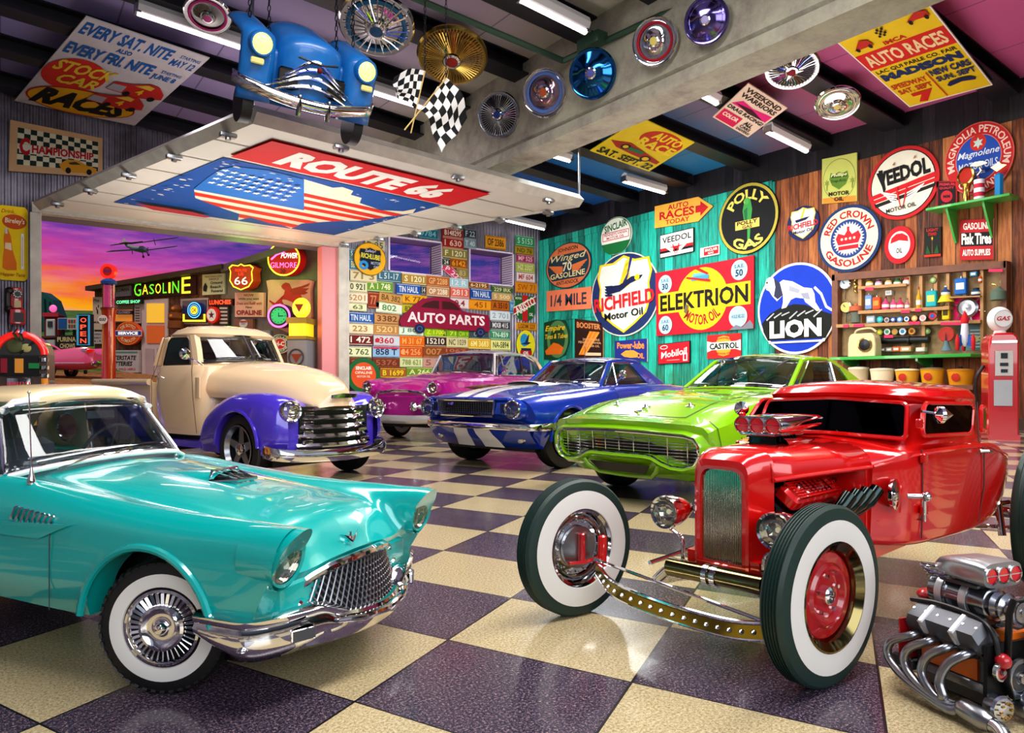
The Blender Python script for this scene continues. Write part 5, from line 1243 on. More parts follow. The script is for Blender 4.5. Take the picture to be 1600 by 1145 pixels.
a.P([(.03,.32),(.97,.32),(.85,.12),(.7,.03),(.5,0),(.3,.03),(.15,.12)],G_).T('SINCLAIR',.14,.66,.86,.86,'#1c5c30',.03,rot=6).R(.08,.40,.92,.62,'#c83040').R(.10,.42,.90,.60,'#f0f0e8').T('PENNSYLVANIA',.13,.52,.87,.59,R_).T('MOTOR OIL',.22,.43,.78,.50,R_).D(.5,.5,.49,G_,.47).done()
a=Art('petroleum_sign','large round white shield sign with blue and yellow eagle and red lettering','sign',RW(924,394,1031,525),'#c8ccc0','round')
a.D(.5,.5,.485,'#1c2c5c')
sh=[(.5,.97),(.66,.90),(.86,.90),(.90,.74),(.86,.6),(.88,.42),(.82,.26),(.66,.14),(.5,.04),(.34,.14),(.18,.26),(.12,.42),(.14,.6),(.10,.74),(.14,.90),(.34,.90)]
a.P(sh,Y_).P([(.5+(u-.5)*.93,.5+(v-.5)*.94) for u,v in sh],'#dde0d4')
for k in range(9): a.P([(.42+.03*k*.5,.58),(.46+.03*k*.5,.60),(.60-.0*k,.93-.035*k),(.53,.90-.04*k)],'#e8cc30' if k%2==0 else '#c8a820')
a.P([(.47,.60),(.55,.66),(.64,.95),(.60,.96),(.56,.75)],'#20286c').P([(.24,.62),(.45,.62),(.62,.70),(.78,.70),(.74,.66),(.60,.62),(.45,.54),(.26,.52)],'#141c44')
for k in range(4): a.P([(.22,.63-.035*k),(.34,.625-.035*k),(.34,.60-.035*k),(.24,.605-.035*k)],'#141c44')
a.D(.70,.68,.035,Y_).T('RICHFIELD',.06,.34,.94,.51,'#c81c24',.03,rot=3).T('Motor Oil',.22,.22,.78,.31,K,.02,rot=3).done()
ar=[(0,0),(.76,0),(1,.5),(.76,1),(0,1)]
a=Art('arrow_sign','yellow arrow-shaped auto races today sign with red lettering','sign',RW4((1023,356.7),(1114,342),(1114,302),(1023,322.5)),'#f0b040',ar,edge='#c85c20'); a.T('AUTO',.24,.70,.60,.92,R_).T('RACES',.09,.32,.70,.68,R_,.03).T('TODAY',.2,.08,.62,.28,R_).P([(.72,.36),(.80,.36),(.80,.2),(.93,.5),(.80,.8),(.80,.64),(.72,.64)],R_).done()
a=Art('enamel_sign','small rectangular white veedol sign with winged V on the green boards','sign',RW4((1031,404),(1084,393),(1084,355),(1031,367.8)),Wt,edge=K); a.R(.0,0,1,1,K).R(.02,.03,.98,.97,Wt).T('VEEDOL',.08,.60,.94,.86,K,.02).R(.02,.28,.98,.40,R_).R(.02,.18,.98,.28,K)
def wings(a,cx,cy,w,h,c1='#e8e4dc',c2=R_):
    for s_ in (1,-1):
        for k in range(5): a.P([(cx+s_*w*.12,cy+h*(.1-.12*k)),(cx+s_*w*(.5-.07*k),cy+h*(.42-.17*k)),(cx+s_*w*(.46-.07*k),cy+h*(.28-.17*k)),(cx+s_*w*.10,cy+h*(.02-.12*k))],c1)
        a.P([(cx+s_*w*.02,cy-h*.55),(cx+s_*w*.10,cy+h*.5),(cx+s_*w*.15,cy+h*.5),(cx+s_*w*.03,cy-h*.65),(cx,cy-h*.65)],c2)
wings(a,.5,.30,.7,.36); a.done()
a=Art('enamel_sign','tiny red sinclair sign between the small veedol sign and the big red oil sign','sign',RW4((1094,402.5),(1123.5,397),(1123.5,381.5),(1094,388)),'#f0e8e0'); a.R(.2,.12,.97,.88,R_).T('SINCLAIR',.26,.5,.92,.78,Wt,.03).T('GAS',.42,.2,.72,.42,Wt).done()
a=Art('gasoline_sign','round black polly gas sign with yellow ring and green parrot','sign',RW(1122.7,285,1217,397),'#0c0e10','round'); a.D(.5,.5,.49,'#b8a83c',.45).A('POLLY',.5,.5,.27,.14,150,30,'#e8d860',.03).A('GAS',.5,.5,.29,.14,230,310,'#e8d860',.03)
a.P([(.45,.74),(.50,.80),(.55,.76),(.58,.62),(.56,.48),(.54,.22),(.50,.20),(.50,.36),(.44,.50),(.42,.62)],'#3c9c48').P([(.44,.62),(.50,.66),(.50,.44),(.46,.48)],'#206c3c').D(.485,.745,.045,'#50b050').P([(.44,.75),(.45,.71),(.46,.745)],'#e0c060').R(.30,.36,.70,.48,'#e8c860').T('POLLY',.33,.42,.67,.475,K,.03).T('GAS',.42,.365,.58,.41,K).done()
a=Art('motor_oil_sign','large red enamel sign with a yellow disc and black elektrion lettering','sign',RW4((1025.7,525),(1178,513),(1178,398.6),(1024.3,426.5),off=.12),'#b81428',edge='#5a1414')
a.D(.50,.50,.26,Y_,ry=.46).R(.03,.34,.97,.66,Y_).T('ELEKTRION',.05,.37,.95,.63,K,.03).A('MOTOR OIL',.50,.62,.20,.09,228,312,'#a01820',.03,ky=1.75)
for cx,cy,t in ((.11,.80,'30'),(.87,.83,'50'),(.11,.16,'60')): a.D(cx,cy,.075,'#a8d0e0',ry=.14).T('S.A.E.',cx-.045,cy+.03,cx+.045,cy+.08,'#284868').T(t,cx-.035,cy-.09,cx+.035,cy+.01,'#182c50',.03)
a.D(.86,.18,.085,'#a8d0d8',ry=.15).T('HUILES BELGES',.80,.16,.92,.21,'#284868').P([(.78,.0),(.84,.07),(.90,.03),(.97,.12),(1,.05),(1,0)],'#707480').P([(.32,.33),(.35,.29),(.37,.42),(.34,.45)],'#6a5c40')
a.R(.40,.78,.58,.84,'#4090b0').R(.42,.84,.56,.88,'#60b0c8').P([(.42,.97),(.45,.99),(.58,.86),(.56,.84)],R_).P([(.34,.83),(.36,.85),(.60,.76),(.59,.73)],R_).done()
a=Art('tyre_sign','dark green tyre-shaped empire tires sign at the left end of the green boards','sign',RW(850,499,889,561),'#123c24',[(0,0),(.5,0),(.85,.1),(1,.4),(1,.7),(.85,.95),(.5,1),(0,.95)]); a.D(.55,.5,.42,'#50804c',.30,ry=.47).T('Empire',.05,.68,.85,.86,Y_,.02,.3).T('Tires & Tubes',.05,.52,.95,.64,Y_,.01,.2).P([(.1,.12),(.7,.12),(.8,.28),(.6,.38),(.4,.42),(.2,.30),(.05,.22)],'#e06818').done()
a=Art('fuel_poster','dark brown booster fuel sign with orange spark burst','sign',RW4((898,559),(942,559),(942,503),(898,498)),'#2c1410',edge='#c88850'); a.R(.05,.75,.95,.97,'#4a1c14').T('BOOSTER',.08,.78,.92,.93,'#e09050',.03)
for k in range(5): a.P([(.15+.05*k,.08),(.21+.05*k,.08),(.62+.07*k,.70),(.55+.07*k,.72)],'#e07818' if k%2 else '#f09838')
a.T('200% PURE',.3,.46,.9,.52,'#d8a070').T('PENNSYLVANIA',.15,.38,.95,.44,'#d8a070').T('MOTOR OIL',.35,.29,.9,.35,'#d8a070').R(.4,.06,.95,.14,'#e8c8a0').done()
a=Art('lubricant_sign','small blue and orange power lube sign below the big red oil sign','sign',RW4((960.6,559),(1011,565),(1011,528.6),(960.6,532.8)),'#20287c',edge=Wt); a.D(.5,.5,.01,Wt).T('Power-lube',.08,.55,.92,.90,'#f08c28',.03).P([(.2,.25),(.35,.45),(.6,.48),(.75,.35),(.7,.15),(.5,.1),(.3,.12)],'#f09838').T('OIL',.70,.12,.92,.36,'#f08c28',.03).done()
a=Art('motor_oil_sign','small red mobiloil sign left of the castrol sign','sign',RW4((1028,569.5),(1078,566.5),(1078,532),(1028,538)),K); a.R(.02,.03,.98,.97,'#c81424').T('Mobiloil',.10,.34,.92,.66,Wt,.02,.1,rot=5).D(.2,.82,.12,Wt,ry=.1).D(.2,.82,.10,R_,ry=.07).R(.80,.10,.93,.46,Wt).R(.83,.16,.90,.40,R_).R(.3,.16,.7,.19,'#f0a0a0').done()
a=Art('motor_oil_sign','small red white and green castrol sign above the lime car roof','sign',RW4((1105,560.7),(1157.6,558),(1157.6,520),(1105,523.8)),Wt,edge='#801018'); a.R(0,0,1,1,'#c02020').P([(.0,.28),(.15,.36),(.85,.36),(1,.28),(1,.74),(.85,.68),(.15,.68),(0,.74)],Wt).P([(.28,.68),(.72,.68),(.66,.88),(.5,.94),(.34,.88)],'#e8a030').P([(.28,.36),(.72,.36),(.66,.14),(.5,.08),(.34,.14)],'#e8a030').T('CASTROL',.08,.38,.94,.64,'#142c20',.04).A('WAKEFIELD',.5,.40,.40,.08,120,60,R_,.02).A('MOTOR OIL',.5,.64,.42,.08,242,298,R_,.02).done()
a=Art('lion_oil_sign','large round blue oil sign with a white lion standing on a black hill','sign',RW(1184,410,1309,553,off=.1),'#d8dcd8','round')
a.D(.5,.5,.475,'#0c34b0').P([(.08,.26),(.06,.36),(.16,.46),(.30,.52),(.48,.55),(.62,.53),(.78,.46),(.95,.40),(.96,.44),(.965,.36),(.92,.26),(.86,.16),(.14,.16)],'#101410')
a.P([(.10,.80),(.12,.86),(.16,.88),(.22,.86),(.28,.80),(.34,.83),(.46,.80),(.60,.72),(.70,.70),(.73,.64),(.74,.55),(.80,.46),(.76,.45),(.70,.50),(.62,.56),(.60,.60),(.50,.62),(.44,.60),(.38,.52),(.32,.51),(.34,.58),(.34,.66),(.26,.60),(.20,.66),(.16,.72),(.12,.74)],'#e4e4dc')
a.P([(.72,.70),(.80,.62),(.86,.48),(.96,.42),(.97,.44),(.88,.50),(.82,.64),(.74,.72)],'#e4e4dc').P([(.22,.86),(.30,.80),(.34,.66),(.27,.62),(.22,.66),(.24,.76)],'#2c3048').P([(.56,.66),(.66,.66),(.68,.58),(.60,.60)],'#8c90a0').D(.13,.82,.012,K).P([(.42,.76),(.56,.70),(.54,.66),(.42,.70)],'#9ca0b0')
for k in range(7): a.P([(.12+.1*k,.40+.02*(k%3)),(.22+.1*k,.47),(.23+.1*k,.46),(.13+.1*k,.385+.02*(k%3))],'#a8acb0')
a.T('LION',.17,.18,.82,.38,'#f0eee8',.05).R(.16,.125,.86,.145,'#e8e8e0').done()
# ---- brown wall
a=Art('motor_oil_sign','tall pale green tropic oil sign with shield and palm trees','sign',RW4((1284.5,318.6),(1338.8,314),(1338.8,238),(1284.5,248.8)),'#b8c060'); a.R(.02,.0,.98,.12,'#e08830').D(.5,.5,.47,'#5c5c30',.46,ry=.44)
a.P([(.5,.66),(.62,.62),(.74,.66),(.78,.52),(.70,.38),(.5,.28),(.30,.38),(.22,.52),(.26,.66),(.38,.62)],'#5a8028').P([(.28,.62),(.72,.62),(.74,.54),(.26,.54)],'#2c3c18').T('Phillips',.27,.54,.73,.63,'#e0e8a0',.02,.2).T('Trop-Artic',.27,.42,.72,.50,'#1c2c10',.01,.2).T('MOTOR',.2,.15,.8,.24,'#302010',.04).T('OIL',.36,.03,.64,.12,'#302010',.04)
for cx in (.15,.88): a.P([(cx-.01,.28),(cx+.01,.28),(cx+.02,.42),(cx,.42)],'#6a7028'); a.star(cx,.44,.09,'#7c9038',6,.3)
a.done()
a=Art('motor_oil_sign','large round white veedol sign with red rim and black lettering','sign',RW(1356,228.6,1468,342),'#b81c20','round'); a.D(.5,.5,.455,'#1c1414').D(.5,.5,.44,'#d8d8c4').P([(.06,.33),(.09,.28),(.97,.43),(.965,.48)],R_).P([(.065,.40),(.06,.34),(.965,.49),(.95,.56)],R_).P([(.10,.27),(.12,.22),(.94,.36),(.96,.41)],'#181414').T('VEEDOL',.14,.52,.88,.75,K,.05,rot=6).P([(.16,.74),(.22,.74),(.27,.46),(.24,.40)],K); wings(a,.5,.33,.62,.26,'#f0e8dc'); a.T('MOTOR OIL',.28,.13,.70,.19,K,.02,rot=5).P([(.37,.77),(.40,.81),(.41,.76)],'#a06030').P([(.66,.79),(.69,.84),(.70,.80)],'#a06030').P([(.55,.53),(.57,.56),(.575,.52)],'#a06030').done()
a=Art('motor_oil_sign','round red and blue magnolene sign behind the little green shelf','sign',RW(1476,190.5,1585,303),'#c8584c','round'); a.D(.5,.5,.485,'#b81c20').A('MAGNOLIA PETROLEUM',.5,.5,.355,.105,198,-20,'#e8c8b8',.02).A('COMPANY',.5,.5,.355,.105,228,312,'#e8c8b8',.02).D(.5,.5,.33,'#d88070').D(.5,.5,.32,'#1c48a8').D(.5,.72,.115,'#c02820').star(.5,.71,.08,'#b8d8d0',6,.5).T('Magnolene',.2,.50,.80,.62,'#d8e4f0',.01,.3).T('MOTOR OILS',.22,.35,.78,.46,'#c0d0e8',.02).T('FOR FORDS',.36,.28,.6,.32,'#c0d0e8').done()
a=Art('motor_oil_sign','small round eagle shield sign left of the red crown sign','sign',RW(1230,321.7,1280,375.5),'#1c2050','round'); a.P([(.5+(u-.5)*.98,.5+(v-.5)*.98) for u,v in sh],'#e8d860').P([(.5+(u-.5)*.9,.5+(v-.5)*.9) for u,v in sh],'#e8e8e0').P([(.42,.62),(.50,.66),(.58,.92),(.52,.92)],'#d8c030').P([(.25,.62),(.6,.66),(.72,.66),(.6,.58),(.3,.54)],'#182048').T('RICHFIELD',.03,.36,.97,.53,'#c01c28',.04,rot=3).T('Motor Oil',.2,.22,.8,.32,'#182048',.03,rot=3).done()
a=Art('gasoline_sign','round cream sign with a red crown in a blue ring','sign',RW(1278,320,1377,425,off=.11),'#18305c','round'); a.D(.5,.5,.455,'#ecdcb4').A('RED CROWN',.5,.5,.31,.11,164,16,'#a81c24',.035).A('GASOLINE',.5,.5,.31,.11,203,337,'#a81c24',.035).D(.5,.5,.285,'#1c3c7c')
a.P([(.5+(.255 if i%2 else .205)*cos(2*pi*i/64),.5+(.255 if i%2 else .205)*sin(2*pi*i/64)) for i in range(64)],'#e8e0d0')
a.P([(.34,.34),(.66,.34),(.66,.40),(.34,.40)],'#b81c28').P([(.34,.42),(.66,.42),(.70,.52),(.66,.60),(.56,.56),(.52,.62),(.52,.68),(.48,.68),(.48,.62),(.44,.56),(.34,.60),(.30,.52)],'#b81c28')
for k in range(4): a.D(.40+.066*k,.50,.02,'#e8c0b0')
a.done()
a=Art('motor_oil_sign','round red-ringed white sign with a plain red cap, below the large white veedol sign','sign',RW(1382,353,1429,412),'#b01820','round'); a.D(.5,.5,.36,'#ece8e0').P([(.2,.56),(.24,.70),(.40,.80),(.6,.80),(.78,.70),(.8,.56),(.5,.62)],'#c01820').T('OIL',.40,.28,.60,.42,K,.03).done()
a=Art('framed_picture','small dark picture with red lettering right of the red-ringed round sign','sign',RW4((1444,402),(1470,400),(1470,354),(1444,356)),'#141c14',edge='#601810'); a.R(0,0,1,.08,'#c03018').T('LIGHT',.15,.86,.85,.96,R_,.02).T('STAND',.25,.72,.75,.82,R_,.02).P([(.46,.1),(.54,.1),(.52,.6),(.48,.6)],'#583c20').star(.5,.62,.08,'#d8a830').P([(.1,.1),(.4,.1),(.2,.4)],'#1c4c24').P([(.9,.1),(.6,.1),(.8,.4)],'#1c4c24').done()
a=Art('tyre_sign','red and black fisk tires sign below the little green shelf','sign',RW4((1500,406.5),(1552,405),(1552,341),(1500,344)),'#b01c24',edge='#e0d0c0'); a.R(.02,.34,.98,.68,K).T('GASOLINE',.10,.75,.90,.92,Wt,.02).T('Fisk Tires',.05,.38,.95,.66,Wt,.04).T('AUTO SUPPLIES',.08,.10,.92,.26,Wt,.03).done()
a=Art('enamel_sign','small dark red framed sign tucked between the large veedol sign and the shelf','sign',RW4((1463,326),(1496,323),(1496,282),(1463,283)),'#8c1420',edge='#301010'); a.R(.08,.05,.92,.95,'#1c0c10').T('PREMIUM',.15,.82,.85,.92,'#c83040',.03).T('QUALITY',.15,.68,.85,.78,'#c83040',.03).D(.5,.42,.28,'#b82030',ry=.22).T('MM',.34,.36,.66,.48,K,.03).T('OIL CO',.25,.08,.75,.15,'#c83040').done()
# ---- back wall
a=Art('motor_oil_sign','round yellow richlube sign with black shield beside the doorway','sign',BW(552.7,379,603.4,430.5,off=.16),'#f0b018','round',edge=K); a.D(.5,.5,.495,K,.48).P([(.5+(u-.5)*.9,.5+(v-.5)*.78) for u,v in sh],'#c89820').P([(.5+(u-.5)*.84,.5+(v-.5)*.73) for u,v in sh],'#10142c').T('Safety!',.34,.68,.68,.79,'#c8c0d8',.01,.3).T('RICHLUBE',.22,.50,.80,.66,'#d8d040',.04,rot=-4).D(.30,.30,.14,'#2890d8',.06).T('MOTOR',.52,.34,.82,.43,'#a8b8c8',.02).T('OIL',.60,.24,.76,.31,'#a8b8c8',.02).done()
a=Art('motor_oil_sign','round green and orange opaline sign behind the plum car headlight','sign',BW(541.7,559,594,614,off=.16),'#186030','round'); a.D(.5,.5,.37,'#e05020').T('SINCLAIR',.26,.66,.74,.76,Wt,.05).T('OPALINE',.24,.54,.76,.62,'#f0d8c0',.03).T('MOTOR OIL',.30,.44,.70,.50,'#f0d8c0').done()
carp=[(.0,.28),(.02,.42),(.08,.55),(.14,.72),(.24,.92),(.38,1.0),(.52,1.0),(.62,.9),(.68,.68),(.74,.64),(.98,.60),(1,.5),(1,.18),(.98,.12),(.02,.16)]
a=Art('auto_parts_sign','dark red car-shaped auto parts sign with white letters on the licence plates','sign',BW(624,465,765,522,off=.2),'#8c0c34',carp,edge='#2c0810'); a.P([(.22,.70),(.27,.82),(.36,.90),(.42,.90),(.42,.68)],'#401018').P([(.45,.68),(.45,.90),(.54,.90),(.60,.84),(.66,.68)],'#401018').D(.21,.12,.055,'#182040',ry=.13).D(.21,.12,.03,'#4858a0',.022,ry=.07).D(.89,.10,.055,'#182040',ry=.13).D(.89,.10,.03,'#4858a0',.022,ry=.07).T('AUTO PARTS',.08,.28,.94,.56,'#f4dce0',.03).done()
shd=[(.5,1),(.62,.93),(.85,.96),(.98,.85),(.92,.7),(.95,.35),(.80,.12),(.5,0),(.20,.12),(.05,.35),(.08,.7),(.02,.85),(.15,.96),(.38,.93)]
a=Art('motor_oil_sign','green shield sign with a diagonal aristo banner right of the windows','sign',BW(801.5,460,838,502.7,off=.12),'#186028',shd,edge='#e0d8c8'); a.R(.40,.02,.62,.97,R_).P([(.02,.22),(.98,.70),(.98,.98),(.02,.50)],Wt).P([(.02,.26),(.98,.74),(.98,.94),(.02,.46)],'#b02018').T('ARISTO',.05,.42,.97,.74,Wt,.03,rot=30).T('MOTOR',.10,.80,.36,.88,Wt).T('OIL',.68,.22,.86,.34,Wt).done()
a=Art('motor_oil_sign','oval yellow sign with blue flying bird above the plum car roof','sign',BW(807,516,836,561,off=.12),'#e8dc20','round',edge=K); a.D(.42,.66,.22,'#2890c8').P([(.2,.52),(.45,.58),(.62,.84),(.68,.86),(.62,.60),(.78,.58),(.6,.50)],'#182c50').R(.2,.14,.82,.30,'#b01820').T('OIL',.36,.16,.66,.27,Wt,.03).R(.24,.30,.78,.38,'#182c50').done()
a=Art('racing_banner','chequered championship banner with a yellow race car above the left wall sign','sign',BW4((13.5,267),(160,277),(160,216),(16,187),off=.14),'#d8b080',edge='#6a4a30')
a.R(.08,.14,.95,.88,'#e4e0c0').check(.08,.14,.95,.88,13,7,'#182c28').R(.10,.38,.90,.56,'#e8e0d0').T('C',.10,.34,.21,.70,'#b8181c',.05).T('HAMPIONSHIP',.23,.40,.90,.58,'#b8181c',.04).P([(.55,.10),(.52,.22),(.60,.34),(.72,.36),(.82,.26),(.93,.20),(.93,.08),(.60,.06)],'#d89820').P([(.62,.28),(.70,.32),(.76,.26),(.64,.24)],'#483010').D(.62,.10,.03,K,ry=.07).D(.85,.10,.03,K,ry=.07).done()
rr=[(.12,0),(.88,0),(.97,.03),(1,.08),(1,.92),(.97,.97),(.88,1),(.12,1),(.03,.97),(0,.92),(0,.08),(.03,.03)]
a=Art('thermometer_sign','tall yellow bottled drink sign with a thermometer strip','sign',BW(-4,322,44,438,off=.14),'#f0cc10',rr,edge='#806808'); a.T('Drink..',.12,.90,.6,.95,'#a04010',.01,.3).D(.55,.79,.40,'#c85018',ry=.10).T("Bireley's",.24,.75,.88,.84,'#f8e8c0',.02,.1).P([(.16,.16),(.30,.13),(.62,.14),(.62,.24),(.48,.42),(.44,.58),(.34,.68),(.26,.68),(.20,.56),(.22,.42),(.18,.30)],'#e07018').P([(.24,.62),(.33,.62),(.31,.70),(.25,.70)],'#c8ccd0').P([(.24,.42),(.46,.40),(.44,.50),(.25,.50)],'#f0d8b0').R(.76,.16,.86,.64,'#f4f0e0').R(.80,.2,.815,.6,R_).T('Happier Taste',.1,.04,.9,.10,'#a04010',.01,.2).done()
# ---- ceiling posters
a=Art('race_poster','white stock car races poster with red and yellow ovals hung under the ceiling','poster',CE4((22.3,157.6),(210.3,196.3),(327.6,91.2),(134.3,26)),'#d0ccd0',th=.03); a.T('EVERY SAT. NITE',.03,.86,.74,.97,'#1c5ca8',.04).T('MAY 12',.77,.83,.97,.90,'#1c5ca8',.03).T('STARTING',.80,.92,.97,.95,'#1c5ca8').T('ALSO',.36,.80,.48,.84,'#1c5ca8',.03).T('EVERY FRI. NITE',.03,.67,.72,.78,'#1c5ca8',.04).T('JUNE 8',.74,.64,.94,.71,'#1c5ca8',.03).T('STARTING',.78,.73,.95,.76,'#1c5ca8')
a.D(.24,.47,.24,'#d82c20',ry=.18).D(.46,.17,.44,'#b81c18',ry=.17).D(.46,.17,.425,'#e8b018',ry=.158).T('STOCK',.05,.49,.52,.61,'#f0d038',.03,.2).T('CAR',.14,.36,.46,.47,'#f0d038',.03,.2).T('RACES',.08,.06,.84,.28,K,.06,.25)
for x,y in ((.52,.42),(.46,.24)):
    a.P([(x,y),(x+.02,y+.10),(x+.16,y+.12),(x+.28,y+.17),(x+.36,y+.16),(x+.44,y+.09),(x+.46,y+.02),(x+.30,y-.02)],'#c82820').P([(x,y+.01),(x+.02,y+.08),(x+.13,y+.08),(x+.13,y)],'#a8a8b0').P([(x+.18,y+.11),(x+.27,y+.155),(x+.33,y+.14),(x+.32,y+.10)],'#e8c040').D(x+.17,y,.03,K).D(x+.38,y,.03,K).T('4',x+.22,y+.02,x+.28,y+.09,Y_,.03)
a.done()
a=Art('race_poster','small yellow auto race sat sept 22 poster under the blue ceiling','poster',CE4((921.7,235.6),(1014,268),(1085,223),(1001,184)),'#e8cc20',th=.03); a.D(.62,.74,.34,'#c83018',ry=.23).T('AUTO',.42,.74,.90,.92,'#f0d828',.04).T('RACE',.34,.52,.94,.72,'#f0d828',.04).P([(.04,.40),(.3,.5),(.6,.42),(.95,.32),(.95,.24),(.5,.26),(.2,.3)],'#a82818').D(.3,.38,.07,K).D(.3,.38,.04,Y_).D(.72,.28,.08,K).D(.72,.28,.05,Y_).R(.35,.34,.6,.42,'#187040').T('SAT. SEPT. 22',.05,.05,.95,.21,'#182818',.03).done()
a=Art('race_poster','small pink and black drag racing poster under the ceiling','poster',CE4((1113.5,183),(1168.4,214.5),(1230.5,169),(1169.4,130.6)),'#e8ccb8',th=.03); a.T('WEEKEND',.06,.84,.94,.95,'#302018',.04).T('WARRIORS',.06,.71,.94,.82,'#302018',.04).P([(.05,.50),(.2,.66),(.5,.62),(.95,.68),(.95,.50)],'#e01c78').P([(.1,.55),(.5,.60),(.9,.50),(.5,.48)],'#401020').T('DRAG RACING!',.04,.38,.96,.47,K,.03).R(.03,.04,.52,.32,'#d01850').T('COLOR',.08,.18,.48,.28,'#f0e0d0',.04).T('ALL',.62,.22,.84,.32,K,.04).T('CARS',.60,.13,.88,.20,K,.03).T('DRIVERS!',.58,.05,.94,.11,K,.03).done()
a=Art('race_poster','large yellow and red auto races madison poster under the ceiling','poster',CE4((1421,167.4),(1551.2,132.6),(1444,-3),(1297,56.9)),'#e8c418',th=.03,edge=Wt); a.R(0,0,1,1,Wt).R(.015,.012,.985,.988,'#e8c418').R(.015,.55,.985,.74,'#d0201c').T('AUTO RACES',.06,.58,.94,.71,'#f0d8a0',.03).T('IMCA',.38,.75,.62,.79,'#c02018',.04).T('LAC QUI PARLE CO. FAIR',.05,.485,.95,.53,K,.02).T('MADISON',.05,.39,.95,.475,'#142c5c',.07).T('SPEEDWAY',.04,.27,.46,.33,'#c03018',.03).T('SAT. SEPT',.06,.19,.46,.25,'#c03018',.03).T('7',.16,.03,.42,.17,'#c82018',.08).R(.49,.03,.505,.36,'#c03018').T('NEW CARS',.53,.30,.97,.37,'#142c5c',.04).T('SUN. SEPT',.54,.22,.97,.28,'#142c5c',.04).T('8',.58,.06,.92,.20,'#142050',.10)
a.check(.40,.84,.50,.92,4,4,K).P([(.08,.80),(.2,.88),(.28,.86),(.3,.80)],'#c02820').P([(.72,.88),(.85,.94),(.95,.92),(.95,.87)],'#c02820').D(.12,.80,.02,K).D(.26,.80,.02,K).D(.76,.87,.02,K).D(.92,.87,.02,K).R(.05,.965,.3,.975,K).done()
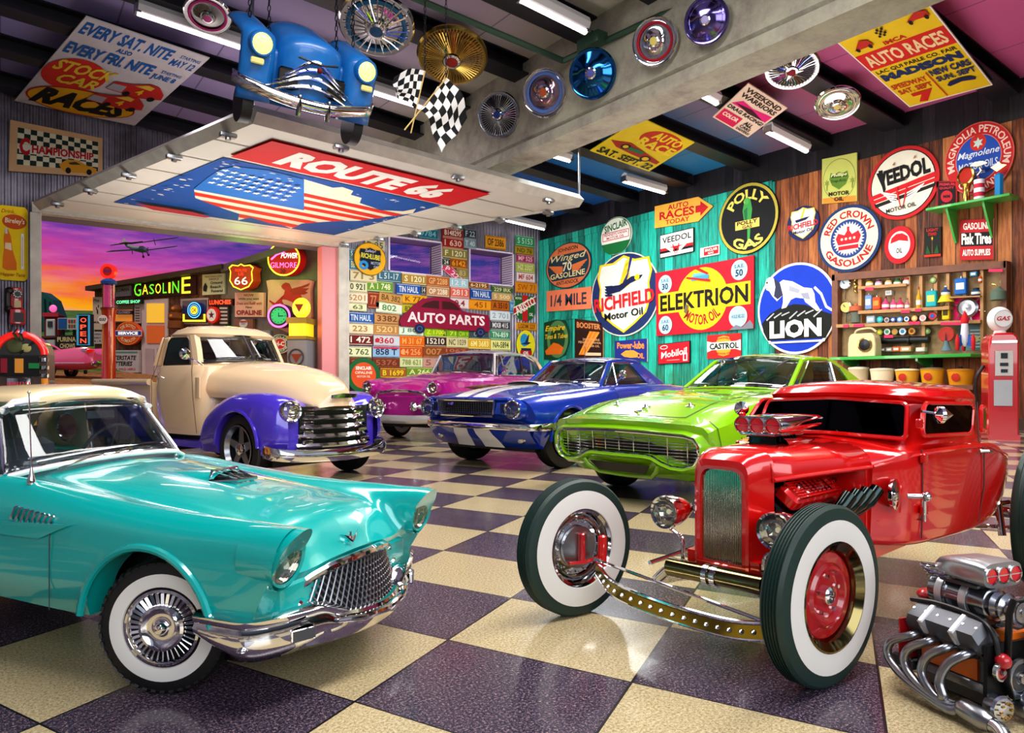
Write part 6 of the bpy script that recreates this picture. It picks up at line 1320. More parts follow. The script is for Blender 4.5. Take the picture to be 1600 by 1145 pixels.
# ---- licence plates
PL=[(1,85,320,175,430,'3d6f80','c0d0d0','51'),(1,85,440,200,590,'2e7cb8','e0e080','BB1'),(1,290,200,545,340,'c8c4a0','705030','R 25'),(1,100,590,440,740,'e4d8b0','a08040','71 3'),(1,440,600,750,735,'3a6a80','c8dcdc','L 51-17'),
(1,760,640,1075,770,'b08838','f0ecc0','S 1201'),(1,1075,665,1370,800,'b06030','f0b070','GP 2288'),(1,40,730,315,870,'e6e0b8','405030','10 921'),(1,315,730,645,865,'6a9c30','f0f0c0','A 1 748'),(1,690,770,1000,905,'1450a8','e8f0f8','TIN HAUL'),(1,1002,790,1072,900,'303030','d0d0c0','14'),(1,1075,805,1370,925,'c08858','f8e8d0','OP 2288'),
(1,40,873,322,1008,'ece4cc','c09050','6201'),(1,325,870,468,1075,'8a2c18','d08050','77'),(1,470,885,770,1015,'c89850','7a4818','BA 382',-6),(1,772,905,1080,1020,'e8a818','904808','K 774'),(1,80,1012,310,1110,'ece8bc','607840','63'),(1,432,1005,762,1140,'e8ecd8','609850','802',-2),(1,766,1024,900,1140,'b8b020','605010','82'),
(3,70,68,400,203,'1450a0','d8e8f4','TIN HAUL'),(3,410,80,730,213,'c89058','704020','3382'),(3,50,207,395,340,'ece0bc','b08040','223'),(3,400,217,720,350,'b88040','e0c088','5201'),(3,725,245,1035,360,'dcecd8','608070','J 802'),(3,1045,265,1330,370,'90b818','d8e830','Z 1700'),
(3,70,347,390,482,'6e1010','f0e8d8','1 472'),(3,400,357,730,495,'c4ccd4','c02030','360'),(3,732,367,1050,500,'d86010','f8a850','M 31 67'),(3,1055,370,1330,498,'3a2014','e8e0d0','15210'),(3,40,502,370,635,'ece8bc','507040','2 762'),(3,390,502,730,640,'90b8dc','203050','858 T'),(3,732,505,1025,638,'c84c10','f0a060','24 256'),(3,1030,500,1400,638,'84401c','c08048','007 4'),
(3,40,645,380,768,'6c3018','a85838','913'),(3,390,647,730,770,'6c2c18','a85838','5376'),(3,735,642,1025,765,'d0d89c','808850','788 621'),(3,1030,642,1350,775,'c09080','8c5850','5 31'),(3,480,777,815,900,'a05820','e8d020','B 1699'),(3,820,772,1150,880,'6c8c20','d8e8a0','A 266'),
(2,150,-10,275,58,'2c8c50','a0d8b0','G 12'),(2,10,60,275,175,'8c2018','f0e0d0','B148295'),(2,10,178,280,312,'9c1c14','e8c0b0','1 630'),(2,290,65,440,188,'28343c','b8c8d0','F 22'),(2,285,190,440,310,'78909c','c8d8e0','T 40'),(2,560,155,820,320,'e09818','503008','OF 2386'),(2,10,315,330,440,'8c7c38','e8e4b8','F 1201'),(2,10,443,108,530,'303c30','e0e0d0','24'),(2,110,443,325,565,'a04810','f0a820','6142'),(2,7,585,307,695,'d83868','f8d8e0','P 222',-33),(2,190,568,340,690,'8c7c40','c0b078','83'),(2,105,695,342,808,'a8d0dc','e8f4f8','12 R'),(2,345,745,600,822,'8c4018','f0e0a0','6-2195'),
(2,112,812,355,940,'e06050','f8d8d0','2813'),(2,370,832,640,965,'1048a0','e0ecf8','TIN HAUL'),(2,642,800,912,885,'3c5c2c','d8d8a0','229 IRK'),(2,642,888,895,975,'c89c60','f0e0a8','5 500'),(2,112,945,348,1080,'f0dcdc','903030','0.4'),(2,352,970,630,1098,'f09818','a05808','451'),(2,635,978,862,1110,'b85c10','402008','A 3510'),(2,870,985,930,1140,'3080b0','a8d0e8','M'),
(2,945,155,1185,285,'2c8c58','a8e0c0','S 5153'),(2,940,290,1175,390,'a88c20','504010','ND 76'),(2,960,395,1180,495,'a82858','f0c0d0','MP 525'),(2,950,500,1190,615,'a8b848','e8e8b0','HZ 2327'),(2,960,620,1190,740,'f0e0e0','b03838','MF 604'),(2,945,745,1220,880,'e08c18','b05808','SW 71'),
(4,622,48,875,170,'dce4e8','90a8c0','2 701'),(4,625,175,875,290,'3c3840','e0e0e0','MX8 415'),(4,620,295,875,410,'38885c','d8f0e0','TN-859'),(4,630,415,880,550,'e8e890','404020','NA-5894'),(4,342,402,625,532,'d8a828','f8e898','6M 3683'),(4,65,382,338,515,'d8cc98','605838','NC 1039'),(4,20,290,200,380,'78a818','c8e040','1 71'),(4,205,292,350,390,'6c9c18','b8d830','CW 9'),(4,355,290,600,398,'384850','90a8b0','043'),(4,20,520,340,590,'84341c','b86848','1067'),(4,955,195,1215,295,'d88c18','704008','LGDM 223'),(1,970,60,1220,185,'186478','78b8c8','9784')]
ZO={1:(535,350),2:(690,350),3:(535,480),4:(690,480)}
def cname(h):
    r,g,b=[int(h[i:i+2],16) for i in (0,2,4)]
    if max(r,g,b)-min(r,g,b)<38: return 'white' if r>200 else ('dark grey' if r<100 else 'grey')
    if r>205 and g>205 and b>140: return 'cream'
    if b>=r and b>g*1.0: return 'blue' if r<150 else 'pale blue'
    if g>r and g>=b: return 'green' if g<175 else 'bright green'
    if r>g*2.6: return 'red' if b<g*1.6 else 'pink'
    if r>200 and g>130 and b<70: return 'yellow-orange'
    if r>190 and g<115: return 'orange'
    return 'rusty brown' if r<180 else 'tan'
seen={}
for i,p in enumerate(PL):
    z,x0,y0,x1,y1,bg,fg,t=p[:8]; ox,oy=ZO[z]; k=8.181; rot=p[8] if len(p)>8 else 0
    q=BW(ox+x0/k,oy+y0/k,ox+x1/k,oy+y1/k,off=.07+.006*(i%4),rot=rot); cn=cname(bg); l='%s metal licence plate reading %s'%(cn,t); 
    cy=oy+(y0+y1)/2/k; cx=ox+(x0+x1)/2/k
    if t=='TIN HAUL': l+={1:' above the car-shaped sign',3:' beside the doorway frame',2:' under the right window'}[z]
    l+=' on the corrugated wall'
    a=Art('licence_plate',l,'licence plate',q,'#'+bg,th=.02,group='licence plates on the corrugated wall')
    f='#'+fg; a.R(.02,.04,.98,.08,f,'border').R(.02,.92,.98,.96,f,'border').T(t,.10 if len(t)>3 else .22,.22,.90 if len(t)>3 else .78,.80,f,.02)
    if t=='858 T': a.R(.02,.80,.98,.96,'#d02848','border')
    if t in('360','24 256'): a.P([(.06,.3),(.2,.3),(.24,.6),(.14,.75),(.05,.6)],f,'border')
    a.done()
def at(px,py,d): return V((0,0,H))+ray(px,py)*d
# ---------- tilt-up garage door
ZD=6.42
A_,D_,C_,B_=[hit(*p,2,ZD) for p in ((62,325),(517,381),(905,320),(395,188))]
dr=Art('garage_door','white tilted-up garage door with a red route 66 banner and a flag map on its underside','door',[A_,D_,C_,B_],'#d8d2c8',th=.22,edge='#9a948a',mtl=mat('door_white','d6d0c6',.45,noise=.18,nscale=.5))
def uv(a,px,py):
    """underside coordinates of a photographed point"""
    p=hit(px,py,2,a.q[0].z); u=v=.5
    for _ in range(25):
        q=a.p(u,v,0); e=1e-4; du=(a.p(u+e,v,0)-q)/e; dv=(a.p(u,v+e,0)-q)/e; r=p-q; det=du.x*dv.y-du.y*dv.x
        u+=(r.x*dv.y-r.y*dv.x)/det; v+=(du.x*r.y-du.y*r.x)/det
    return (u,v)
def uvs(*P): return [uv(dr,*p) for p in P]
def band(q): # sub-art on a uv quad of the door
    return [dr.p(u,v,.06) for u,v in q]
for k in range(1,7): dr.R(0,k/7-.002,1,k/7+.002,'#8c8478','panel_line')
red=uvs((360,241),(702,319),(766,300),(425,216)); blu=uvs((177.5,315.4),(522,366.6),(689,320),(349,244.7))
dr.P(red,'#d01020'); 
sub=Art('banner',None,None,band(red),'#d01020',th=.002,parent=dr.o); sub.T('ROUTE 66',.13,.14,.86,.86,'#f0ece4',.06); sub.done(); sub.o.name='route_banner'
dr.P(blu,'#0c4a98')
def clip(P,a,b,c):
    o=[]
    for i,p in enumerate(P):
        q=P[(i+1)%len(P)]; f=lambda t:a*t[0]+b*t[1]+c
        if f(p)>=0: o.append(p)
        if (f(p)>=0)!=(f(q)>=0): t=f(p)/(f(p)-f(q)); o.append((p[0]+(q[0]-p[0])*t,p[1]+(q[1]-p[1])*t))
    return o
usa=[(303,293),(325,275),(345,262),(367,258),(420,264),(470,277),(520,292),(535,291),(552,297),(548,303),(565,308),(562,316),(595,327),(630,329),(650,325),(645,332),(600,338),(560,344),(530,344),(500,346),(472,348),(455,356),(440,350),(420,347),(392,338),(372,343),(374,333),(350,325),(305,308)]
dr.P(uvs(*usa),'#e8dcc0')
for k in range(5):
    y0=lambda x,k=k:296+.19*(x-303)+k*10.5-8
    s_=.19; P=clip(usa,-s_,1,-(296-.19*303+k*10.5-8)); P=clip(P,s_,-1,(296-.19*303+k*10.5-2.8))
    if len(P)>2: dr.P(uvs(*P),'#d82820')
for k in range(2):
    P=clip(usa,1,0,-470); P=clip(P,-.22,1,-(296-.22*470+k*10-14+17)); P=clip(P,.22,-1,(296-.22*470+k*10-9+17))
    if len(P)>2: dr.P(uvs(*P),'#d82820')
can=clip(usa,-1,0,475); can=clip(can,.19,-1,(303-.19*303-9)); dr.P(uvs(*can),'#1c68b8')
for i in range(9):
    for j in range(5):
        x=352+i*14+j*(-7)+(i*0); y=264+i*2.9+j*6.2
        f=uv(dr,x,y)
        if y<296+.19*(x-303)-12 and x<472 and y>258+.17*(x-367)+2: dr.star(f[0],f[1],.012,'#f0f0ec',5,.45,1.)
dr.P(uvs((212,312),(222,313),(300,325),(330,333),(320,334),(240,322)),'#b82838')
random.seed(3)
for k in range(90):
    u0,v0=random.random(),random.random(); e=random.choice([0,1,2,3])
    if e<2: v0=(.03 if e else .97)+random.uniform(-.03,.03)
    else: u0=(.03 if e==2 else .97)+random.uniform(-.03,.03)
    b0=blu; p=[(b0[0][0]*(1-u)*(1-v)+b0[1][0]*u*(1-v)+b0[2][0]*u*v+b0[3][0]*(1-u)*v, b0[0][1]*(1-u)*(1-v)+b0[1][1]*u*(1-v)+b0[2][1]*u*v+b0[3][1]*(1-u)*v) for u,v in [(u0,v0)]][0]
    r=random.uniform(.002,.006); 
    dr.lay('scuffs','#d8d2c8',[(p[0]+r*1.6*cos(t),p[1]+r*sin(t)*random.uniform(.4,1)) for t in (0,1.2,2.4,3.6,4.8)],[[0,1,2,3,4]]); dr.k-=1
dr.done()
al=mat('door_rail','cac6ba',.4,.2,noise=.35,nscale=3)
for i,(p,q) in enumerate(((A_,B_),(B_,C_),(C_,D_),(D_,A_))):
    d=(q-p).normalized(); n_=V((0,0,1)); o=n_.cross(d)*-.0
    b=MB().m(al).tube([p+V((0,0,.12)),q+V((0,0,.12))],.19,4); b.build('door_rail',None,dr.o,0)
for p,q,n in ((A_,B_,5),(C_,D_,6),(B_,C_,3)):
    for k in range(n):
        c_=p.lerp(q,(k+.6)/n); MB().m('steel').box(c_+V((0,0,-.1)),(.34,.16,.10),bev=.02).cyl(c_+V((0,0,-.2)),c_+V((0,0,-.05)),.06,n=10).build('hinge',None,dr.o)
p=at(170,318,18.5)
for (x0,y0,x1,y1) in ((395,172,395,60),(905,318,905,262)):
    q=hit(x0,y0,2,ZD+.2); MB().m('steel').cyl(q,V((q.x,q.y,slope(q.x)-.1)),.03,n=8).build('hanger_rod',None,dr.o)
# ---------- hubcaps
def hubcap(c,n,R,label,rim='chrome',face='chrome',hub='#b02030',spokes=0,ring=None,style=0,rot=0):
    n=V(n).normalized(); P=[(0,R),(.05*R,R),(.12*R,R*.95),(.09*R,R*.86),(.10*R,R*.80)]
    o=tag(MB().m(rim).lathe(P,p0=c,d=n,n=48).build('hubcap',None),label,'hubcap','hubcaps under the roof')
    if style==2: MB().m(face).lathe([(.10*R,R*.84),(.2*R,R*.6),(.28*R,R*.4),(.30*R,.001)],p0=c,d=n,n=48).build('dome',None,o)
    else: MB().m(face).lathe([(.10*R,R*.82),(.06*R,R*.6),(.16*R,R*.34),(.22*R,R*.3),(.2*R,.001)],p0=c,d=n,n=48).build('dish',None,o)
    if ring: MB().m(ring).lathe([(.13*R,R*.80),(.16*R,R*.74),(.13*R,R*.68)],p0=c,d=n,n=48).build('colour_ring',None,o)
    a,b,d=frame(n)
    if spokes:
        m=MB().m(rim if style!=3 else 'dark_metal')
        for k in range(spokes):
            t=2*pi*k/spokes; e=a*cos(t)+b*sin(t); f=a*cos(t+.12)+b*sin(t+.12); m.tube([c+e*R*.26+n*R*.24,c+f*R*.56+n*R*.17,c+f*R*.86+n*R*.13],R*.02,4)
        m.build('spokes',None,o)
    if style==1:
        m=MB().m('chrome')
        for k in range(3):
            t=2*pi*k/3+rot; e=a*cos(t)+b*sin(t); g=n.cross(e); m.poly([c+g*R*.09+n*R*.27,c+e*R*.42+n*R*.25,c-g*R*.09+n*R*.27],n*R*.05)
        m.build('spinner',None,o)
    MB().m('chrome').lathe([(.2*R,R*.24),(.29*R,R*.23),(.31*R,R*.17)],p0=c,d=n,n=32).build('hub_ring',None,o)
    MB().m(get(hub)).lathe([(.29*R,R*.18),(.33*R,R*.12),(.34*R,.001)],p0=c,d=n,n=32).build('hub_emblem',None,o)
    return o
def bcap(cx,y0,y1,label,**k):
    c=hit(cx,(y0+y1)/2,0,bx-.3); r=abs(hit(cx,y0,0,bx-.3).z-hit(cx,y1,0,bx-.3).z)/2*.98; nn=(V((-1,0,0))*.45+(V((0,0,H))-c).normalized()*.75).normalized()
    o=hubcap(c,nn,r,label,**k); MB().m('dark_metal').cyl(c,V((bx+.02,c.y,c.z)),.05,n=8).build('mounting_bracket',None,o); return o
def ccap(x0,x1,cy,label,**k):
    p,q=ceil_hit(x0,cy,.50),ceil_hit(x1,cy,.50); c=(p+q)/2; nn=(-CN*.7+(V((0,0,H))-c).normalized()*.42).normalized(); c=c-CN*.12
    o=hubcap(c,nn,(q-p).length/2*.98,label,**k); MB().m('dark_metal').cyl(c,c+CN*.6,.04,n=8).build('mounting_bracket',None,o); return o
bl_=mat('anodised_blue','2a70b8',.1,1); pu=mat('purple_chrome','7468b8',.12,1); gd=mat('gold_cap','c0a050',.18,1); pk_=mat('pinkish_chrome','c8a8b4',.1,1)
bcap(780,144,216,'wire-spoked chrome hubcap with spinner, lowest on the concrete beam',spokes=48,style=1,hub='#203a80',rim='aluminium',face='dark_metal')
bcap(852,107,183,'smooth chrome hubcap with beaded ring and orange hub, on the concrete beam',ring='#5878c0',face=pk_,hub='#c05830')
bcap(926,76.5,154.5,'domed mirror-blue hubcap on the concrete beam',style=2,face=bl_,rim=bl_,hub='#6060b0')
bcap(1024,28,102.6,'chrome hubcap with red ring and yellow centre on the concrete beam',ring='#a01828',hub='#e0d070')
bcap(1104,-4,68,'purple ridged hubcap nearest the top edge, on the concrete beam',face=pu,rim=pu,ring=pu,hub='#b0a8e0',style=2)
ccap(531,648,29,'wide chrome hubcap with blue trim and radial fins under the ceiling',spokes=24,ring='#2c6890',hub='#305880')
ccap(652,763,78,'gold ribbed hubcap with red centre under the ceiling',face=gd,rim=gd,spokes=60,hub='#a02820')
ccap(291,360,14,'chrome hubcap with pink centre badge at the left of the hanging blue car front',face='dark_chrome',ring='#c83880',hub='#e058a0')
ccap(1194,1282,97,'slotted silver hubcap with three-spoke spinner and red centre under the red ceiling',spokes=40,style=1,hub='#801828',face='dark_metal')
ccap(1273,1345,153,'small bright chrome hubcap with tri-bar centre under the red ceiling',style=1,hub='#d8c070',rot=1.)
# ---------- hanging blue car front
def bluefront():
    Y0=12.5; c0=hit(480,110,1,Y0); c=thing('hanging_car_nose','blue 1940s car front with glowing headlights hung from the ceiling on chains','car front',c0,-pi/2); c.rotation_euler=(0,radians(22),-pi/2)
    bp=mat('worn_blue','1068b8',.35,coat=.4,noise=.35,nscale=4); lamp=neon('#f0f060',3.2); S_=1.22
    def fx(u,t): # u -1..1 width (y=-u), t 0 top..1 bottom : x forward,z
        a=abs(u); pod=max(0,1-((a-.76)/.26)**2)**.5 if abs(a-.76)<.26 else 0; hood=max(0,1-(a/.46)**2)**.5 if a<.46 else 0
        zt=.44+.36*hood**.7+.30*pod**.6-.02; zb=-.70
        z=zt+(zb-zt)*t; x=(.10+.34*hood+.26*pod)*(sin(min(1,t*3.2)*pi/2))**.8 - .9*(1-min(1,t*5)) - .12*max(0,t-.6)
        return V((x,-u*S_,z))
    G=[[fx(-1+2*i/60,(j/16)**1.4) for j in range(17)] for i in range(61)]
    body=MB().m(bp).grid(G).build('body',None,c,60,solid=.01)
    for s in (1,-1):
        ce=V((.40,s*.93,.22)); o=MB().m(bp).lathe([(-.2,.2),(0,.21),(.06,.19),(.06,.165)],p0=ce,d=(1,0,0),n=32).build('headlight_ring',None,c)
        MB().m(lamp).lathe([(.04,.165),(.08,.1),(.095,.001)],p0=ce,d=(1,0,0),n=32).build('headlight',None,o)
        MB().m(mat('turn_lens','c8c078',.3,emit=.4)).box((.42,s*.98,-.06),(.05,.22,.10),bev=.02).build('turn_lamp',None,c)
        MB().m('rubber').cyl((-.1,s*.92,-.78),(-.1,s*1.10,-.78),.34,n=32).build('tyre',None,c)
        MB().m('dark_chrome').tube([(.58,s*.26,-.44),(.62,s*.26,-.6),(.60,s*.26,-.78)],[.035,.05,.04],10).build('bumper_guard',None,c)
    gr=MB().m('black').box((.34,0,-.22),(.1,1.2,.36),bev=.04).build('grille',None,c)
    for k,(w,z,am) in enumerate(((.50,.05,.10),(.66,-.08,.10),(.80,-.20,.09),(.90,-.33,.07))):
        pts=[(.46-.20*(y/1.)**2,y,z+am*cos(y/w*pi)*.9-.12*(abs(y)/w)**2) for y in [w*(-1+2*i/24) for i in range(25)]]
        MB().m('chrome').tube(pts,[.012+.028*(1-(abs(-1+2*i/24))) for i in range(25)],8).build('grille_bar',None,gr)
    P=spl([(.1,-1.28,-.36),(.35,-1.1,-.44),(.58,-.5,-.55),(.63,0,-.58),(.58,.5,-.55),(.35,1.1,-.44),(.1,1.28,-.36)],41)
    MB().m('chrome').rings([[p+V((-.03,0,.10)),p+V((.01,0,.08)),p+V((.03,0,0)),p+V((.01,0,-.08)),p+V((-.03,0,-.10))] for p in P],cap=True).build('bumper',None,c,60)
    MB().m('dark_metal').tube([(.54,-.35,.16),(.62,-.1,.12),(.64,0,.11),(.62,.1,.12),(.54,.35,.16)],.02,6).build('hood_trim',None,c)
    MB().m('#601010').ball((.66,0,.02),.05).build('badge',None,c)
    zc=slope(c0.x)-c0.z+.1
    for yy in (-.95,-.62,.62,.95):
        b=MB().m('dark_metal'); n=int((zc-.5)/.09)
        for k in range(n):
            z=.5+.09*k; ce=V((-.2-(z)*.40,yy,z)); e=V((1,0,0)) if k%2 else V((0,1,0)); b.tube([ce+e*(.025*cos(t))+V((0,0,.055*sin(t))) for t in [2*pi*i/8 for i in range(8)]],.009,4,loop=True)
        b.build('chain',None,c,0)
bluefront()
# ---------- chequered flags
def flag(name,label,top,bot,dirx,L,wd,Y0,sway):
    a=hit(*top,1,Y0); b_=hit(*bot,1,Y0); c=thing(name,label,'flag',a,0,'chequered flags'); ax=(b_-a)
    MB().m(mat('pole_wood','c8a860',.5)).cyl((0,0,0),ax,.014,n=8).build('pole',None,c)
    wm,km=get('#e4e2e0'),get('#121214'); n=24; G=[]
    for i in range(n+1):
        row=[]; t=i/n
        for j in range(n+1):
            s=j/n; base=ax*(t*.62); x=dirx*wd*s*(1-.25*s*t); z=-L*s**1.5*(.35+.75*(1-t)*0+.5)+.05*sin(6*t+s*3); y=.10*sin(s*8+t*3)*s+.05*sin(t*9)*s
            row.append(V((base.x+x,y+base.y,base.z*1.0+z+sway*s*t)))
        G.append(row)
    m=MB(); vs=[p for r in G for p in r]; m.m(wm).add(vs,[]); k=n+1
    for col,par in ((wm,0),(km,1)):
        m.m(col); fs=[]
        for i in range(n):
            for j in range(n):
                if ((i//4)+(j//4))%2==par: fs.append([i*k+j,i*k+j+1,(i+1)*k+j+1,(i+1)*k+j])
        m.f+=fs; m.mi+=[m.cur]*len(fs)
    m.build('cloth',None,c,80,solid=.006,fix=False)
    q=V((0,0,slope(a.x)-a.z-.05)); b=MB().m('dark_metal')
    for i in range(max(3,int(q.z/.09))):
        e=V((1,0,0)) if i%2 else V((0,1,0)); b.tube([V((0,0,.05+.09*i))+e*(.022*cos(t))+V((0,0,.052*sin(t))) for t in [2*pi*g/8 for g in range(8)]],.008,4,loop=True)
    b.build('chain',None,c,0)
flag('chequered_flag','chequered flag nearer the hanging blue car front, spread to the left',(664,111),(642,208),-1,.30,.62,12.4,.35)
flag('chequered_flag','chequered flag nearer the concrete beam, drooping down to the right',(697,122),(632,203),1,.75,.55,12.1,-.15)
# ceiling rails
structure(MB().m(mat('green_rail','3c5a48',.35,.6)).tube([ceil_hit(560,-40,.75),ceil_hit(880,95,.75)],.07,6).tube([ceil_hit(880,95,.75),ceil_hit(1110,-12,.75)],.07,6).box(ceil_hit(925,66,.70),(.3,.7,.25),rz=0).build('trim_18',smooth=0))
# ---------- wall shelf with trophies
def wl(px,py,off): return hit(px,py,0,XW-off)
def plank(nm,P,depth,mt,parent=None,back=0.):
    """px outline on the plane `back` metres off the wall, thickened toward the room"""
    return MB().m(mt).poly([wl(x,y,back) for x,y in P],(-depth,0,0)).build(nm,None,parent,0)
gs=mat('green_shelf','2c9c38',.35,coat=.5)
sh_=MB().m(gs); z=wl(1520,322,.1).z; ya,yb2=wl(1452,330,.5).y,wl(1583,325,.5).y
o=tag(sh_.box((XW-.38,(ya+yb2)/2,z),(.66,ya-yb2,.07),bev=.01).build('wall_shelf',None),'small bright green wall shelf carrying three trophies below the magnolene sign','shelf')
for y in (ya-.5,yb2+.6): MB().m(gs).poly([(XW-.02,y,z-.03),(XW-.6,y,z-.03),(XW-.6,y,z-.09),(XW-.08,y,z-.9),(XW-.02,y,z-.9)],(0,.05,0)).build('bracket',None,o,0)
def stand(px,d=.38): p=hit(px,325,0,XW-d); return V((p.x,p.y,z+.036))
p=stand(1510); c=thing('trophy','golden trophy with a round red medallion on the green shelf','trophy',p,group='trophies on the green shelf')
MB().m('gold_cap').lathe([(0,.16),(.03,.16),(.05,.09),(.3,.07),(.45,.10),(.5,.14)],p0=(0,0,0),d=(0,0,1),n=20).build('stem',None,c); MB().m('gold_cap').lathe([(-.04,.22),(.04,.24),(.05,.2)],p0=(0,0,.72),d=(-1,.3,0),n=28).build('ring',None,c); MB().m('#a82418').lathe([(.0,.2),(.03,.001)],p0=(-.02,0,.72),d=(-1,.3,0),n=24).build('medallion',None,c)
p=stand(1530); c=thing('trophy','red white and blue striped trophy column with winged top on the green shelf','trophy',p,group='trophies on the green shelf')
for k in range(5): MB().m(['#e8e8ec','#c02840'][k%2]).cyl((0,0,.11*k),(0,0,.11*k+.11),.12,n=20,cap=True).build('stripe',None,c)
MB().m('chrome').tube([(0,0,.55),(0,.05,.68),(-.03,-.06,.78),(0,0,.9)],.025,8).build('curl',None,c); MB().m('gold_cap').poly([(0,.2,.95),(0,.05,.90),(0,-.2,.93),(0,-.1,1.0),(0,.1,1.02)],(-.03,0,0)).build('winged_figure',None,c,0)
p=stand(1561); c=thing('trophy','slim blue trophy column with golden winged top on the green shelf','trophy',p,group='trophies on the green shelf')
MB().m('#2080c0').lathe([(0,.10),(.5,.10),(.56,.12),(.62,.03)],p0=(0,0,0),d=(0,0,1),n=6).build('column',None,c); MB().m('gold_cap').poly([(0,.18,.80),(0,.04,.66),(0,-.18,.78),(0,-.06,.82),(0,.0,.9),(0,.06,.84)],(-.03,0,0)).build('winged_figure',None,c,0)
# ---------- wall rack
rw=mat('rack_wood','6a3c22',.6,noise=.5,nscale=6); lw_=mat('light_wood','a87c48',.6,noise=.35,nscale=6)
rk=thing('wall_rack','dark-framed wooden wall rack full of tins and bottles','rack',wl(1440,500,0.))
def rp(nm,P,dep,mt,back=0.):
    o=plank(nm,P,dep,mt,None,back); o.parent=rk; o.matrix_parent_inverse=Matrix.Translation(-rk.location); return o
rp('back_board',[(1308,556),(1579,552),(1579,410),(1308,430)],.03,mat('pegboard','8a7048',.7,noise=.4,nscale=9),.01)
rp('frame_rail',[(1308,440),(1579,420),(1579,409),(1308,429)],.30,rw)
rp('frame_post',[(1308,557),(1317,557),(1317,430),(1308,431)],.30,rw); rp('frame_post',[(1571,552),(1580,552),(1580,409),(1571,410)],.30,rw)
for x,y0,y1 in ((1347,434,505),(1423,433,488),(1442,432,487),(1465,430,504),(1484,428,503),(1510,426,463),(1537,423,548),(1446,505,552)): rp('divider',[(x,y1),(x+5,y1),(x+5,y0),(x,y0)],.22,lw_)
for x0,y0,x1,y1,t in ((1350,451,1425,446,4.5),(1350,489,1492,482,5),(1316,510,1540,503,5),(1492,466,1540,464,2)): rp('shelf',[(x0,y0+t/2),(x1,y1+t/2),(x1,y1-t/2),(x0,y0-t/2)],.34,lw_)
rp('pink_panel',[(1492,505),(1537,503),(1537,464),(1492,467)],.05,'#d81060',.03)
for x0,y0,w in ((1352,451,13),(1408,486,14),(1430,484,10),(1334,508,16),(1318,509,8),(1420,504,18),(1382,525,14),(1545,422,22),(1470,505,40)): rp('price_strip',[(x0,y0+3),(x0+w,y0+2.6),(x0+w,y0-2),(x0,y0-1.6)],.02,'#c83058',.37)
a=Art('wall_chart','pale blue chart with small drawings behind the toy rocket','poster',RW4((1497,548),(1536,547),(1536,507),(1497,508),off=.05),'#5c7c84',th=.02)
for k in range(6): a.R(.5,.12+.13*k,.9,.16+.13*k,'#c8d0c8','drawing')
a.D(.25,.7,.12,'#a8c0c0',part='drawing').D(.72,.45,.13,'#b8b078',part='drawing').done()
def item(px0,py0,px1,py1,kind,col,label,name,cat,c2=None,off=.22,o5=None):
    X=XW-off; a=hit(px0,500,0,X).y; b=hit(px1,500,0,X).y; cx=(px0+px1)/2; zt,zb=hit(cx,py0,0,X).z,hit(cx,py1,0,X).z; w=(a-b)/2; h=zt-zb; c=V((X,(a+b)/2,zb)); m=get(col); c2=get(c2 or '#d8d0b8'); up=(0,0,1)
    G=dict(jar='jars on the top rack shelf',bottle='bottles and cans on the rack',can='bottles and cans on the rack',tin='round tins standing on the rack').get(kind)
    if kind=='jar':
        o=MB().m(m).lathe([(0,w*.8),(.02,w*.9),(h*.55,w*.9),(h*.7,w*.6)],p0=c,d=up,n=18,cap=True).build(name,None); MB().m(c2).lathe([(h*.7,w*.62),(h,w*.62),(h,.001)],p0=c,d=up,n=18).build('lid',None,o); MB().m('#e8e0d0').lathe([(h*.15,w*.92),(h*.45,w*.92)],p0=c,d=up,n=18).build('paper_label',None,o)
    elif kind=='bottle':
        o=MB().m(m).lathe([(0,w*.8),(h*.04,w),(h*.5,w),(h*.62,w*.7),(h*.7,w*.35),(h*.88,w*.28)],p0=c,d=up,n=18,cap=True).build(name,None); MB().m(c2).lathe([(h*.88,w*.3),(h,w*.26),(h,.001)],p0=c,d=up,n=12).build('cap',None,o); MB().m('#e8d8d0').lathe([(h*.18,w*1.02),(h*.4,w*1.02)],p0=c,d=up,n=18).build('paper_label',None,o)
    elif kind=='can':
        o=MB().m(m).box(c+V((0,0,h*.44)),(w*1.2,w*2,h*.88),bev=.02).build(name,None); MB().m('steel').lathe([(0,w*.35),(h*.08,w*.2),(h*.12,w*.2),(h*.12,.001)],p0=c+V((0,0,h*.88)),d=up,n=12).build('spout',None,o); MB().m(c2).box(c+V((-w*.61,0,h*.45)),(.01,w*1.4,h*.35)).build('paper_label',None,o,0)
    elif kind=='tin':
        cc=c+V((0,0,h/2)); r=min(w,h/2); o=MB().m('steel').lathe([(-.05,r),(.03,r),(.04,r*.9)],p0=cc,d=(-1,0,0),n=24).build(name,None); MB().m(m).lathe([(.034,r*.92),(.04,.001)],p0=cc,d=(-1,0,0),n=24).build('face',None,o); MB().m(c2).lathe([(.042,r*.5),(.044,.001)],p0=cc,d=(-1,0,0),n=20).build('emblem',None,o)
    elif kind=='box':
        o=MB().m(m).box(c+V((0,0,h/2)),(.16,w*2,h),bev=.008).build(name,None); MB().m(c2).box(c+V((-.083,0,h/2)),(.008,w*1.3,h*.45)).build('paper_label',None,o,0)
    return tag(o,label,cat,G)
Z5=lambda a,b,c,d:(1300+a/7.153,400+b/7.153,1300+c/7.153,400+d/7.153); Z6=lambda a,b,c,d:(1430+a/5.7235,400+b/5.7235,1430+c/5.7235,400+d/5.7235)
